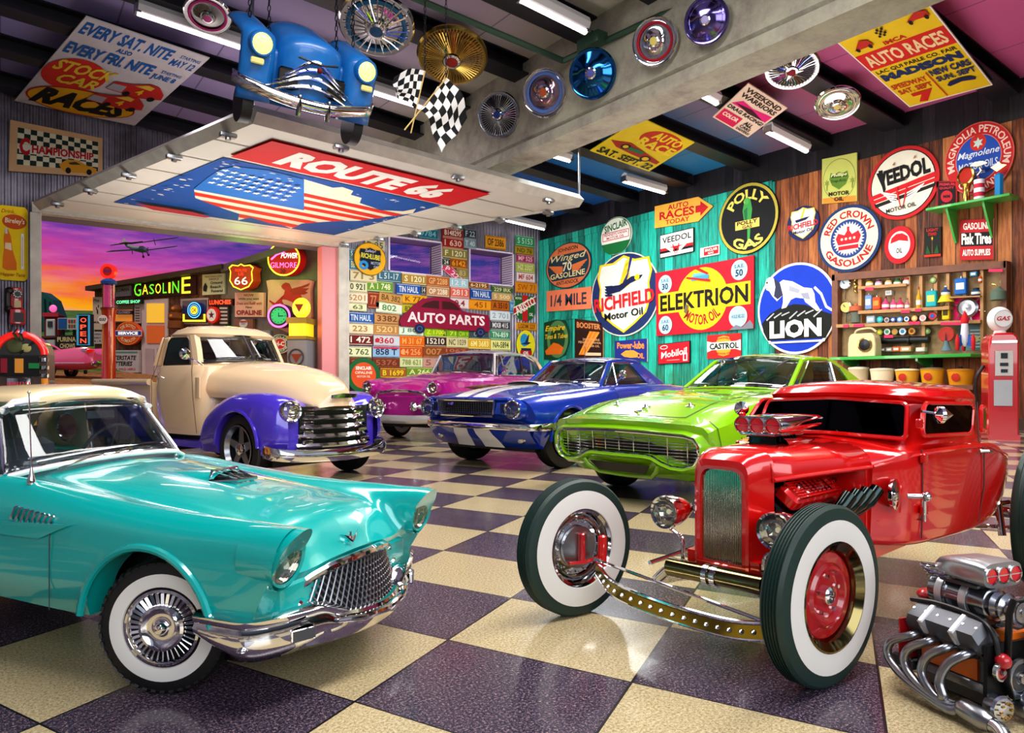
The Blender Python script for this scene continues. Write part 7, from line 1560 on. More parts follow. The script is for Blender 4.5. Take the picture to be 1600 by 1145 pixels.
for q,col,c2,l in (((378,262,460,338),'#d8a830','#403020','yellow jar'),((482,262,560,338),'#c090a8','#503040','pinkish jar'),((592,250,670,330),'#d0a868','#604028','cream jar'),((690,250,772,328),'#408048','#284028','green jar'),((790,245,875,322),'#d8d0c8','#a03028','white and red jar')): item(*Z5(*q),'jar',col,l+' on the topmost rack shelf','jar','jar',c2)
for q,k,col,c2,l in (((378,415,452,598),'can','#6888b8','#e0e0e0','blue and white oil can at the left of the second rack shelf'),((462,440,545,598),'can','#d84820','#f08838','orange-red can between the blue can and the pink bottles'),((562,455,640,600),'bottle','#b84070','#602030','widest dark pink bottle on the second rack shelf'),((655,465,722,600),'bottle','#d04878','#702038','rosy bottle second among the pink bottles'),((728,465,800,600),'bottle','#d82860','#802040','bright magenta bottle on the second rack shelf'),((815,470,868,600),'bottle','#a86870','#404850','slim dull pink bottle with grey base on the second rack shelf'),((942,345,998,592),'bottle','#c09820','#a02818','tall slim yellow bottle with green label on the rack')): item(*Z5(*q),k,col,l,'bottle' if k=='bottle' else 'oil_can','bottle' if k=='bottle' else 'can',c2)
item(*Z5(610,385,680,440),'box','#c8ccc8','small pale card above the pink bottles','card','card','#a0a4a0',off=.1); item(*Z5(400,672,490,748),'box','#88a0b0','small silver rectangular tin at the left of the third rack shelf','tin','tin','#d8dce0')
for q,col,c2,l in (((500,668,580,748),'#189890','#50c0c0','teal'),((585,680,650,748),'#a8a0a0','#605858','grey'),((655,678,720,742),'#2850a0','#d0d8f0','dark blue'),((725,672,800,745),'#3878c0','#c0d8f0','bright blue'),((808,668,872,740),'#e0e8f0','#3060a8','white and blue'),((888,652,965,738),'#d89848','#f0d0a0','orange'),((978,650,1062,735),'#e0c8c8','#c89898','pale pink')): item(*Z5(*q),'tin',col,l+' round tin on the third rack shelf','round_tin','tin',c2)
for q,col,c2,l in (((500,812,575,888),'#98a820','#d8d848','yellow-green'),((583,804,662,888),'#e0e8e0','#389860','white and green'),((668,804,745,886),'#a0a050','#e08840','olive and orange'),((752,800,838,886),'#e0e8f0','#3088b0','white and sea blue'),((855,795,940,884),'#d89838','#804020','amber'),((1030,800,1110,880),'#608048','#a0b878','moss green')): item(*Z5(*q),'tin',col,l+' round tin on the lowest rack shelf above the black pipe','round_tin','tin',c2,off=.14)
for q,col,l in (((540,1025,610,1068),'#605c60','grey'),((615,1022,685,1068),'#888080','silver'),((690,1012,770,1068),'#c85028','orange-red'),((775,1012,895,1068),'#b89060','tan'),((950,1022,1050,1068),'#c8c0b8','white')): item(*Z5(*q),'box',col,l+' small carton under the black pipe on the rack','carton','box','#e0d8c8')
for q,k,col,c2,l,nm,ct in (((105,290,197,455),'can','#20a0a8','#c8d860','turquoise oil can with yellow-green streak on the rack','oil_can','can'),((362,180,465,345),'can','#1c60b0','#e8e8e8','tall blue oil can above the pink panel','oil_can','can'),((245,430,310,570),'can','#e0c018','#403818','yellow can with black lettering on the rack','oil_can','can'),((235,265,310,365),'bottle','#204878','#c8d0d8','dark blue lantern-shaped bottle above the yellow cone','bottle','bottle'),((500,285,590,352),'jar','#204c70','#182838','dark blue pot at the right of the tall blue can','jar','jar'),((565,150,600,240),'bottle','#a85020','#302018','brown-orange bottle near the right end of the rack','bottle','bottle'),((118,500,200,572),'tin','#c02838','#2058a0','red and blue round tin under the turquoise can','round_tin','tin'),((132,180,195,250),'tin','#70904c','#a8b890','green round tin above the turquoise can','round_tin','tin'),((500,142,560,182),'box','#4080a0','#e0e8e8','small blue box at the top right of the rack','carton','box'),((755,210,805,250),'tin','#a0a038','#d8d878','yellow-green tin at the far right of the rack','round_tin','tin')): item(*Z6(*q),k,col,l,nm,ct,c2)
def rt(px,py,off=.22): return hit(px,py,0,XW-off)
# yellow cone
p=rt(1478,472); tag(MB().m('#d8c030').lathe([(0,.2),(.36,.02)],p0=p,d=(0,0,1),n=20,cap=True).build('funnel',None),'small yellow cone between the lantern bottle and the yellow can','funnel')
# gauges & rings & lamp at left of rack
for (x,y),col,l in (((1321.7,443.5),'#b8c8d0','white dial gauge hanging at the top left of the rack'),((1323,480),'#c8b868','yellow dial gauge hanging at the left of the rack')):
    p=rt(x,y,.1); r=.17; o=tag(MB().m('chrome').lathe([(0,r),(.07,r),(.08,r*.9)],p0=p,d=(-1,0,0),n=28).build('gauge',None),l,'gauge','dial gauges on the rack'); MB().m(col).lathe([(.072,r*.9),(.073,.001)],p0=p,d=(-1,0,0),n=28).build('dial',None,o); MB().m('black').tube([p+V((-.09,0,0)),p+V((-.09,.06,.08))],.01,5).build('needle',None,o); MB().m('black').tube([p+V((0,0,-r)),p+V((0,.02,-r-.3))],.012,6).build('hose',None,o)
for (x,y),l in (((1341,440.5),'upper'),((1341.7,451.5),'lower')):
    p=rt(x,y,.12); tag(MB().m('gold_cap').tube([p+V((0,.12*cos(t),.12*sin(t))) for t in [2*pi*i/24 for i in range(24)]],.035,8,loop=True).build('brass_ring',None),l+' brass ring hanging beside the white dial gauge','ring','brass rings on the rack')
p=rt(1337.7,504.5); o=thing('blow_lamp','grey and copper blow lamp standing at the left of the rack','lamp',p,sc=.68)
MB().m('#5c6458').lathe([(0,.2),(.02,.22),(.3,.2),(.45,.24),(.5,.15)],p0=(0,0,0),d=(0,0,1),n=20,cap=True).build('tank',None,o); MB().m('#b05838').lathe([(.5,.24),(.52,.28),(.72,.27),(.76,.08),(.85,.05)],p0=(0,0,0),d=(0,0,1),n=20,cap=True).build('burner',None,o); MB().m('#5c6458').tube(smoothpath([(0,.2,.4),(0,.36,.38),(0,.36,.2),(0,.2,.15)],4),.03,6).build('handle',None,o)
# black pipe
tag(MB().m('dark_metal').cyl(rt(1374,532),rt(1452,530),.10,n=16).cyl(rt(1420,531.7),rt(1423,531.7),.13,n=16).build('torque_tube',None),'long black pipe lying across the rack beside the radio','pipe')
# gear disc
p=rt(1513,481,.15); b=MB().m('steel').lathe([(0,.24),(.05,.26),(.09,.2),(.07,.1),(.1,.001)],p0=p,d=(-1,0,0),n=24)
for k in range(6): e=V((0,cos(k*1.05+.3),sin(k*1.05+.3))); b.cyl(p+e*.2,p+e*.42,.025,.015,n=6)
tag(b.build('impeller',None),'grey metal impeller with prongs mounted on the pink panel','machine part')
# olive oil can
p=rt(1560,469,.3); o=thing('oiler_can','grey-green pump oil can standing behind the gas globe','can',p,sc=.64); MB().m('#586c5c').lathe([(0,.26),(.02,.28),(.35,.27),(.45,.12),(.55,.05)],p0=(0,0,0),d=(0,0,1),n=20,cap=True).build('tank',None,o); MB().m('gold_cap').tube([(0,0,.5),(0,.1,.62),(0,.22,.66)],.03,8).build('spout',None,o)
# red disc lamp
p=rt(1479,548,.35); o=thing('signal_lamp','red round lamp on a grey stand beside the toy rocket','lamp',p,sc=.64); MB().m('#5c7880').lathe([(0,.22),(.02,.2),(.2,.12),(.36,.08),(.42,.1)],p0=(0,0,0),d=(0,0,1),n=20,cap=True).build('base',None,o); MB().m('#a83028').lathe([(-.06,.3),(.02,.32),(.05,.29),(.03,.2),(.05,.001)],p0=(-.0,0,.68),d=(-1,0,0),n=32).build('lens',None,o); MB().m('dark_metal').poly([(-.07,.03,.42),(-.07,-.03,.42),(-.07,0,.78)],(-.02,0,0)).build('pointer',None,o)
# rocket
p=rt(1507.5,548,.55); o=thing('toy_rocket','red white and blue toy rocket standing on the green bench shelf','toy',p,sc=.74); MB().m('#d8dce8').lathe([(.15,.04),(.3,.11),(.6,.13),(.95,.1)],p0=(0,0,0),d=(0,0,1),n=20,cap=True).build('body',None,o); MB().m('#c82028').lathe([(.95,.1),(1.05,.13),(1.2,.10),(1.42,.002)],p0=(0,0,0),d=(0,0,1),n=20).build('nose_cone',None,o)
for k in range(3):
    t=k*2.09+.5; e=V((cos(t),sin(t),0)); MB().m('#c82028').lathe([(0,.03),(.05,.06),(.4,.07),(.6,.01)],p0=e*.27,d=(0,0,1),n=12,cap=True).build('booster',None,o); MB().m('#2850a8').poly([e*.08+V((0,0,.2)),e*.26+V((0,0,.1)),e*.26+V((0,0,.4)),e*.1+V((0,0,.6))],e.cross(V((0,0,1)))*.03).build('fin',None,o,0)
# green bench shelf
za=wl(1410,555,.5).z; ya,yb2=hit(1298,558,0,XW-.9).y,hit(1530,553,0,XW-.5).y
gb=tag(MB().m(gs).box((XW-.5,(ya+yb2)/2,za-.06),(1.0,ya-yb2,.09),bev=.012).build('wall_shelf',None),'long green wall shelf under the wooden rack carrying the cream radio','shelf')
for x in (1330,1445): y=hit(x,560,0,XW-.5).y; MB().m(gs).poly([(XW-.03,y,za-.1),(XW-.9,y,za-.1),(XW-.9,y,za-.18),(XW-.1,y,za-.42),(XW-.03,y,za-.42)],(0,.06,0)).build('bracket',None,gb,0)
# radio
X=XW-.55; a_,b_=hit(1329,540,0,X).y,hit(1373,540,0,X).y; c=V((X,(a_+b_)/2,za-.012)); h=hit(1351,521,0,X).z-c.z; w=(a_-b_)
o=thing('radio','cream vintage portable radio with a round dial and handle','radio',c); rc=mat('radio_cream','c8b888',.4,coat=.3)
pr=[V((-.16,w/2*cos(t)*(1 if abs(cos(t))<.99 else 1),0)) for t in (0,)]
prof=[(w/2,0),(w/2*.98,h*.55),(w/2*.9,h*.86),(w/2*.7,h),(-w/2*.7,h),(-w/2*.92,h*.84),(-w/2,h*.5),(-w/2,0)]
MB().m(rc).poly([(-.18,y,z_) for y,z_ in prof],(.36,0,0)).build('case',None,o,30,bevel=.03)
MB().m(rc).tube(smoothpath([(0,w*.36,h*.95),(0,w*.25,h*1.16),(0,-w*.2,h*1.22),(0,-w*.42,h*1.05)],5),.03,8).build('handle',None,o)
MB().m('gold_cap').lathe([(0,w*.24),(.03,w*.25),(.04,w*.2)],p0=(-.18,-w*.14,h*.5),d=(-1,0,0),n=32).build('dial_ring',None,o); MB().m('dark_metal').lathe([(.03,w*.2),(.05,w*.1),(.06,.001)],p0=(-.18,-w*.14,h*.5),d=(-1,0,0),n=32).build('dial',None,o)
# buckets on a bench
zb=hit(1440,601,0,XW-.7).z; ya,yb2=hit(1318,600,0,XW-.7).y,hit(1532,600,0,XW-.7).y
tag(MB().m(rw).box((XW-.65,(ya+yb2)/2,zb-.06),(1.0,ya-yb2,.12)).box((XW-.65,ya-.15,zb/2-.06),(.9,.12,zb-.12)).box((XW-.65,yb2+.15,zb/2-.06),(.9,.12,zb-.12)).build('bench',None,smooth=0),'dark wooden bench holding the row of buckets behind the red coupe roof','bench')
for k,(x0,y0,x1,col,lid,l) in enumerate(((1327,572,1357,'#d8c8a0','#d0c8b0','cream lidded bucket at the left end of the row'),(1361,574,1397,'#e0d4b0','#c8c0a8','cream lidded bucket second in the row, left of the yellow ones'),(1400,575,1436,'#d8a030','#e0d8b0','yellow bucket with a cream lid'),(1439,573,1475.6,'#d89818','#706040','yellow bucket filled with scrap in the middle of the row'),(1481,575,1521,'#d88c10','#a06828','larger yellow bucket with a brown wooden lid at the right end'))):
    a_,b_=hit(x0,590,0,XW-.7).y,hit(x1,590,0,XW-.7).y; r=(a_-b_)/2; p=V((XW-.7,(a_+b_)/2,zb)); hh=hit((x0+x1)/2,y0,0,XW-.7).z-zb
    o=tag(MB().m(col).lathe([(0,r*.82),(hh*.8,r*.97),(hh*.82,r),(hh*.86,r)],p0=p,d=(0,0,1),n=28,cap=True).build('bucket',None),l,'bucket','buckets on the bench')
    MB().m(lid).lathe([(hh*.86,r*1.02),(hh*.93,r*.95),(hh*.97,r*.4),(hh*.97,.001)],p0=p,d=(0,0,1),n=28).build('lid',None,o)
    MB().m('dark_metal').cyl(p+V((0,0,hh*.95)),p+V((0,0,hh*1.1)),.05,n=8).build('knob',None,o)
    if k>1: MB().m('#b02818').lathe([(0,r*.35),(.01,.001)],p0=p+V((-r*.94,0,hh*.45)),d=(-1,0,0),n=20).build('label_disc',None,o)
# ---------- red gas pump
def pump():
    b0=hit(1562,686,2,0); d=(b0-V((0,0,H))).dot(FW); s=d/1113; c=thing('gas_pump','tall red gas pump with a white gas globe standing by the brown wall','gas pump',b0,-TH+radians(8)); rd=paint('pump_red','c8101c')
    W_=40*s; Dp=22*s; Hh=165*s  # width, depth, body height
    P=[]
    prof=[(-W_/2+0,0),(W_/2,0),(W_/2,Hh*.9),(W_/2*.9,Hh*.965),(W_/2*.6,Hh),(-W_/2*.6,Hh),(-W_/2*.9,Hh*.965),(-W_/2,Hh*.9)]
    M=Matrix.Rotation(radians(-28),4,'Z')
    def B(f): return f
    MB().m(rd).poly([M@V((x,-Dp,z)) for x,z in prof],M@V((0,2*Dp,0))).build('cabinet',None,c,30,bevel=.05)
    MB().m(rd).poly([M@V((x*1.05,-Dp*1.05,z)) for x,z in ((-W_/2,0),(W_/2,0),(W_/2,.12),(-W_/2,.12))],M@V((0,2.1*Dp,0))).build('plinth',None,c,0)
    f=lambda x0,z0,x1,z1,y=0:[M@V((x0*W_,-Dp-.012-y,z0*Hh)),M@V((x1*W_,-Dp-.012-y,z0*Hh)),M@V((x1*W_,-Dp-.012-y,z1*Hh)),M@V((x0*W_,-Dp-.012-y,z1*Hh))]
    o=MB().m('#d0d0cc').poly(f(-.30,.60,.28,.83),M@V((0,-.02,0))).build('display',None,c,0); MB().m('#303438').poly(f(-.12,.76,.10,.81,.025),M@V((0,-.01,0))).poly(f(-.15,.69,.12,.72,.025),M@V((0,-.01,0))).poly(f(-.12,.63,.10,.66,.025),M@V((0,-.01,0))).build('digits',None,o,0)
    MB().m('#b8bcc0').poly(f(-.34,.32,.26,.56),M@V((0,-.02,0))).build('lower_panel',None,c,0); MB().m('chrome').poly(f(-.42,.905,.40,.925),M@V((0,-.05,0))).build('trim_bar',None,c,0)
    MB().m('chrome').cyl(M@V((W_/2+.01,0,Hh*.66)),M@V((W_/2+.05,0,Hh*.66)),.06,n=12).cyl(M@V((W_/2+.04,0,Hh*.66)),M@V((W_/2+.04,-.0,Hh*.58)),.03,n=8).build('crank',None,c)
    MB().m('black').tube(smoothpath([M@V((-W_/2-.02,0,Hh*.7)),M@V((-W_/2-.16,0,Hh*.55)),M@V((-W_/2-.12,0,Hh*.25)),M@V((-W_/2-.03,0,Hh*.12))],6),.035,8).build('hose',None,c)
    gz=Hh+22*s; r=19*s; n=M@V((.05,-1,0)); g=MB().m(mat('globe_white','f0eeec',.3,coat=.6,emit=.12)).ball((0,0,gz),r,sc=(1,.75,1.05),n=28).build('globe',None,c); MB().m('globe_white').cyl((0,0,Hh),(0,0,Hh+6*s),9*s,7*s,n=20).build('collar',None,c)
    u=V((0,0,1)).cross(n.normalized()); u=n.normalized().cross(V((0,0,1)))*-1; u.normalize(); cz=V((0,0,gz))+n.normalized()*r*.86
    rgt=V((0,0,1)).cross(n.normalized())
    q=[cz-rgt*r*.66-V((0,0,r*.7)),cz+rgt*r*.66-V((0,0,r*.7)),cz+rgt*r*.66+V((0,0,r*.7)),cz-rgt*r*.66+V((0,0,r*.7))]
    a=Art('globe_face',None,None,q,'#ecebea','round',th=.05,parent=c); a.D(.5,.5,.49,'#303030',.475).T('GAS',.14,.38,.86,.64,'#c01c20',.03,.25).done()
pump()
# ---------- jukebox
def jukebox():
    d=8.2; b0=at(38,595,d); b0.z=0; c=thing('jukebox','arched red and orange jukebox by the left door post','jukebox',b0,-TH+radians(24)); s=d/1113
    W_=74*s; Ht=H+79*s-.02; r=W_/2; zc=Ht-r
    def arch(rr,y,z0): return [V((rr,y,z0))]+[V((rr*cos(t),y,zc+rr*sin(t))) for t in [pi*i/20 for i in range(21)]]+[V((-rr,y,z0))]
    MB().m(mat('juke_wood','3a1c10',.4,coat=.5)).poly(arch(r*.93,.30,0),(0,-.5,0)).build('cabinet',None,c,30)
    def tubepart(nm,pts,rad,mt): MB().m(mt).tube(pts,rad,14).build(nm,None,c)
    rr=r*.86
    tubepart('red_arch',[(rr*cos(t),-.22,zc+rr*sin(t)) for t in [radians(2)+radians(176)*i/30 for i in range(31)]],r*.14,mat('juke_red','e01408',.25,coat=1,emit=.5))
    for s_ in (1,-1):
        tubepart('side_column',[(s_*rr,-.22,.12),(s_*rr,-.22,zc-.26)],r*.13,mat('juke_orange','c87818',.25,coat=1,emit=.35))
        for k in range(3): MB().m('chrome').cyl((s_*rr,-.22,zc-.03-.09*k),(s_*rr,-.22,zc-.07-.09*k),r*.17,n=20).build('column_ring',None,c)
        MB().m('#e8b818').box((s_*r*.5,-.24,zc-.62),(r*.2,.04,.34)).build('yellow_panel',None,c,0)
        MB().m('chrome').tube([(s_*r*.08,-.24+.0,zc+r*.66),(s_*r*.10,-.38,zc+r*.86),(s_*r*.08,-.24,zc+r*1.02)],.02,6).build('arch_clip',None,c)
    MB().m('black').poly([(x*.72/.93,-.21,z) for x,_,z in arch(r*.93,0,zc)],(0,-.01,0)).build('record_window',None,c,0)
    b=MB().m('#4a5030').ball((-.05,-.23,zc+.1),.08,sc=(1,.3,1)).m('#a09860').ball((.06,-.23,zc+.08),.05,sc=(1,.3,1)).m('#803020').ball((-.07,-.23,zc+.20),.03,sc=(1,.3,1)).m('dark_metal').cyl((.0,-.23,zc+.02),(.14,-.23,zc+.16),.012); b.build('record_player',None,c)
    MB().m('#101012').box((0,-.235,zc-.12),(r*1.3,.05,.22)).build('selector_panel',None,c,0)
    for x,w,col in ((-.14,.06,'#801828'),(.0,.08,'#d08830'),(.14,.10,'#187038')): MB().m(col).box((x,-.265,zc-.12),(w,.02,.16 if w<.1 else .06)).build('selector_buttons',None,c,0)
    MB().m('chrome').box((0,-.25,zc-.34),(r*.85,.05,.18),bev=.01).build('grille_plate',None,c)
    for k in range(8): MB().m('#c83048').box((-r*.36+r*.72*k/7,-.28,zc-.36),(.012,.01,.12)).build('grille_slat',None,c,0)
    b=MB().m('gold')
    for k in range(5):
        x=-r*.35+r*.7*k/4; b.tube([(x,-.26,zc-.46),(x+.1,-.26,zc-.75)],.008,4).tube([(x,-.26,zc-.46),(x-.1,-.26,zc-.75)],.008,4)
    b.build('speaker_lattice',None,c); MB().m('#6a4020').box((0,-.235,zc-.62),(r*.75,.03,.34)).build('speaker_cloth',None,c,0)
jukebox()
# ---------- wall telephone
p=BW(15,447,40,508,off=.45); w=p[1].x-p[0].x; hh=p[3].z-p[0].z; o=thing('wall_telephone','red wall telephone with a rotary dial under the yellow thermometer sign','telephone',(p[0]+p[1])/2+V((0,.18,0))); rd=paint('phone_red','c01418')
MB().m(rd).box((0,0,hh*.22),(w*1.0,.5,hh*.42),bev=.04).build('coin_box',None,o); MB().m(rd).box((-.03,.08,hh*.70),(w*.75,.36,hh*.56),bev=.04).build('body',None,o)
MB().m('black').lathe([(0,w*.34),(.04,w*.33),(.05,.001)],p0=(.0,-.11,hh*.80),d=(0,-1,0),n=28).build('dial',None,o)
b=MB().m('#e8e8e0')
for k in range(10): t=k*.6; b.ball((w*.24*cos(t),-.17,hh*.80+w*.24*sin(t)),w*.05,sc=(1,.3,1),n=8)
b.build('dial_numbers',None,o); MB().m('#d8c898').box((0,-.115,hh*.55),(w*.42,.02,hh*.17)).build('instruction_card',None,o,0); MB().m('#504c50').box((w*.08,-.26,hh*.2),(w*.62,.02,hh*.24)).build('coin_plate',None,o,0)
MB().m('black').tube(smoothpath([(-w*.52,-.05,hh*.88),(-w*.62,-.1,hh*.8),(-w*.62,-.1,hh*.5),(-w*.55,-.05,hh*.42)],5),.07,10).ball((-w*.52,-.06,hh*.88),.12,n=12).ball((-w*.55,-.06,hh*.42),.12,n=12).build('handset',None,o)
MB().m('black').tube(smoothpath([(-w*.55,-.06,hh*.38),(-w*.6,-.02,hh*.1),(-w*.45,0,-.25),(-w*.3,.05,.05)],6),.02,6).build('cord',None,o)
# ---------- display engine
def engine():
    b0=hit(1512,1090,2,0); c=thing('display_engine','chrome and orange blown engine with silver header pipes on the floor','engine',b0,radians(-105),sc=.465)
    dk=mat('engine_grey','4a4c50',.3,.7); sv='steel'; al_='aluminium'; og=mat('engine_orange','e06a08',.4,coat=.3); rd=mat('engine_red','b01018',.3,coat=.5)
    blk=MB().m(dk).box((0,0,.34),(.66,.40,.36),bev=.03).box((-.05,0,.12),(.60,.30,.16),bev=.03).build('block',None,c)
    MB().m(og).box((.0,-.212,.36),(.50,.03,.17)).build('side_panel',None,c,0); MB().m(sv).box((.05,-.21,.22),(.5,.04,.08),bev=.01).build('pan_rail',None,c)
    for s in (1,-1):
        M=Matrix.Translation((0,s*.20,.60))@Matrix.Rotation(s*radians(-35),4,'X')
        MB().m(dk).box((0,0,-.06),(.66,.24,.10),M,bev=.01).build('cylinder_head',None,c)
        R=[[M@V((x,y,z)) for x,y in ((-.34+i,-.11+i*.6),(.34-i,-.11+i*.6),(.34-i,.11-i*.6),(-.34+i,.11-i*.6))] for z,i in ((-.01,0),(.07,.01),(.14,.05))]
        vc=MB().m(mat('valve_grey','5c5e64',.42,.6)).rings(R,cap=True).build('valve_cover',None,c,20)
        for x in (-.15,.13): MB().m(mat('strap_silver','d8dade',.35,.6)).box((x,0,.075),(.05,.25,.15),M,bev=.01).build('strap',None,vc)
        for k in range(6): MB().m('chrome').cyl(M@V((-.28+.112*k,-s*-.115*-1 if 0 else s*-.118*0+.118*(1 if s>0 else -1)*-1*0+(.118 if s<0 else .118)*0,0)),M@V((-.28+.112*k,0,.145)),.010,n=6).build('cover_bolt',None,vc)
    # headers on the near (-y) side
    for k in range(4):
        x=.25-.16*k; e=[(x,-.27,.50),(x-.02,-.36,.49),(x-.10-.02*k,-.43,.40),(x-.14-.01*k,-.47+.01*k,.26),(x-.10+.05*k,-.48,.15),(.12+.03*k,-.46-.012*k,.115-.012*k if k<3 else .07),(.30,-.44-.02*(k%2)+.02,.10+.03*(k//2))]
        MB().m(sv).tube(smoothpath(e,7),.037,14).build('header_pipe',None,c); MB().m('dark_metal').box((x,-.265,.51),(.10,.03,.08),bev=.01).build('header_flange',None,c)
    MB().m(sv).lathe([(0,.05),(.03,.075),(.05,.08),(.24,.08),(.26,.07),(.30,.06)],p0=(.26,-.445,.115),d=(1,-.12,-.05),n=28).build('collector',None,c)
    MB().m(al_).tube(smoothpath([(.54,-.48,.10),(.62,-.50,.10),(.70,-.55,.075),(.73,-.62,.05)],6),.055,18,cap=False).build('exhaust_tip',None,c)
    # blower
    bl2=MB().m(mat('blower_steel','8a8d94',.18,.95)).lathe([(0,.10),(.02,.13),(.16,.135),(.17,.145),(.19,.145),(.2,.135),(.34,.135),(.35,.145),(.37,.145),(.38,.135),(.52,.13),(.54,.10)],p0=(-.30,0,.86),d=(1,0,0),n=36,cap=True).build('blower',None,c)
    for x in (-.20,.02): MB().m('strap_silver').lathe([(0,.14),(.0,.152),(.06,.152),(.06,.14)],p0=(x,0,.86),d=(1,0,0),n=36).build('strap',None,bl2)
    MB().m(dk).box((-.04,0,.72),(.52,.2,.10),bev=.02).build('intake_manifold',None,c)
    MB().m(al_).lathe([(0,.10),(.03,.125),(.06,.10),(.10,.12),(.13,.09),(.17,.10),(.22,.08)],p0=(.24,0,.86),d=(1,0,0),n=32,cap=True).build('blower_snout',None,c)
    # scoop
    R=[]
    for x,w,z0,z1 in ((.30,.22,1.02,1.22),(.22,.22,1.02,1.23),(.0,.20,1.02,1.22),(-.18,.13,1.03,1.17),(-.24,.08,1.04,1.12)):
        R.append([V((x,w*(abs(cos(t))**.45)*(1 if cos(t)>0 else -1),(z0+z1)/2+(z1-z0)/2*(abs(sin(t))**.6)*(1 if sin(t)>0 else -1))) for t in [2*pi*i/28 for i in range(28)]])
    sc=MB().m(mat('scoop_silver','b4b6ba',.3,.85)).rings(R,cap=True).build('air_scoop',None,c,40)
    for k in (-1,0,1):
        MB().m('chrome').lathe([(0,.066),(.015,.07),(.016,.062)],p0=(.30,k*.138,1.12),d=(1,0,0),n=24).build('scoop_ring',None,sc); MB().m(paint('butterfly_red','e01420')).lathe([(.004,.062),(.006,.001)],p0=(.301,k*.138,1.12),d=(1,0,0),n=24).build('butterfly',None,sc); MB().m('chrome').cyl((.31,k*.138-.06,1.12),(.31,k*.138+.06,1.12),.005,n=6).build('butterfly_shaft',None,sc)
    MB().m(dk).box((.02,0,1.0),(.34,.30,.04),bev=.01).build('injector_base',None,c)
    for k in range(5): MB().m('chrome').tube(smoothpath([(-.22+.05*k,-.12,1.02),(-.30+.02*k,-.18,1.08-.02*k),(-.36+.03*k,-.10,1.07-.02*k),(-.30+.04*k,0,1.05)],4),.007,5).build('fuel_line',None,c)
    # hoses and front drive
    MB().m('black').tube(smoothpath([(-.36,-.22,.76),(-.1,-.20,.79),(.24,-.20,.77),(.38,-.22,.68),(.42,-.22,.52)],6),.022,10).build('hose',None,c)
    MB().m(rd).ball((-.36,-.02,.78),.09,sc=(1,1,.6),n=16).build('distributor',None,c); MB().m(rd).box((-.37,-.2,.42),(.015,.3,.36)).build('motor_plate',None,c,0)
    MB().m('dark_metal').box((.37,-.05,.40),(.03,.5,.42)).build('front_plate',None,c,0)
    MB().m(rd).ball((.44,-.20,.50),.06,n=16).build('fuel_cap',None,c)
    for (y,z,r,nm) in ((0,.86,.12,'blower_pulley'),(0,.34,.15,'crank_pulley'),(-.22,.42,.075,'idler_pulley'),(.20,.55,.07,'alternator_pulley')):
        p=MB().m('aluminium').lathe([(0,r),(.03,r),(.035,r*.8),(.015,r*.75),(.02,r*.3),(.05,r*.25),(.05,.001)],p0=(.42,y,z),d=(1,0,0),n=32).build(nm,None,c); MB().m(rd if nm=='idler_pulley' else dk).lathe([(.022,r*.7),(.024,r*.35)],p0=(.42,y,z),d=(1,0,0),n=32).build('pulley_face',None,p)
    MB().m('black').tube([(.44,.16,.34),(.44,.13,.86),(.44,.08,.96),(.44,-.08,.96),(.44,-.13,.86),(.44,-.16,.34),(.44,-.1,.2),(.44,.1,.2)],.015,6,loop=True,flat=2.).build('drive_belt',None,c)
    MB().m(dk).poly([(.47,.12,.05),(.47,.50,.05),(.47,.50,.80),(.47,.36,.98),(.47,.16,.98),(.47,.12,.8)],(.05,0,0)).build('belt_guard',None,c,20,bevel=.015); MB().m(al_).tube([(.50,.11,.10),(.50,.11,.80),(.50,.15,.99)],.022,8).build('guard_edge',None,c)
    MB().m(og).box((.30,.10,.62),(.12,.25,.10),bev=.01).build('front_cover',None,c)
    al2=MB().m(al_).lathe([(0,.05),(.02,.10),(.10,.105),(.12,.09),(.13,.03),(.13,.001)],p0=(.36,-.22,.14),d=(1,-.2,0),n=28).build('alternator',None,c); b=MB().m('gold')
    for k in range(8): t=k*.785; b.box((.49+.01,-.245+.06*cos(t),.14+.06*sin(t)),(.012,.03,.014))
    b.build('alternator_fan',None,al2); MB().m(al_).lathe([(0,.06),(.02,.10),(.12,.10),(.14,.05)],p0=(.40,.02,.12),d=(1,0,0),n=28,cap=True).build('water_pump',None,c)
    MB().m(al_).lathe([(0,.001),(.0,.06),(.12,.09),(.16,.09)],p0=(-.52,-.14,.32),d=(1,0,0),n=24).build('starter',None,c); MB().m(dk).box((-.46,-.16,.17),(.22,.12,.12),bev=.02).build('starter_bracket',None,c)
    MB().m('chrome').tube(smoothpath([(.5,-.05,.05),(.6,.05,.045),(.62,.25,.05),(.5,.3,.06)],5),.022,8).build('stand_rail',None,c)
    for s in (1,-1): MB().m(dk).cyl((-.25,s*.14,0),(-.25,s*.14,.06),.03,n=10).cyl((.25,s*.14,0),(.25,s*.14,.06),.03,n=10).build('foot',None,c)
engine()
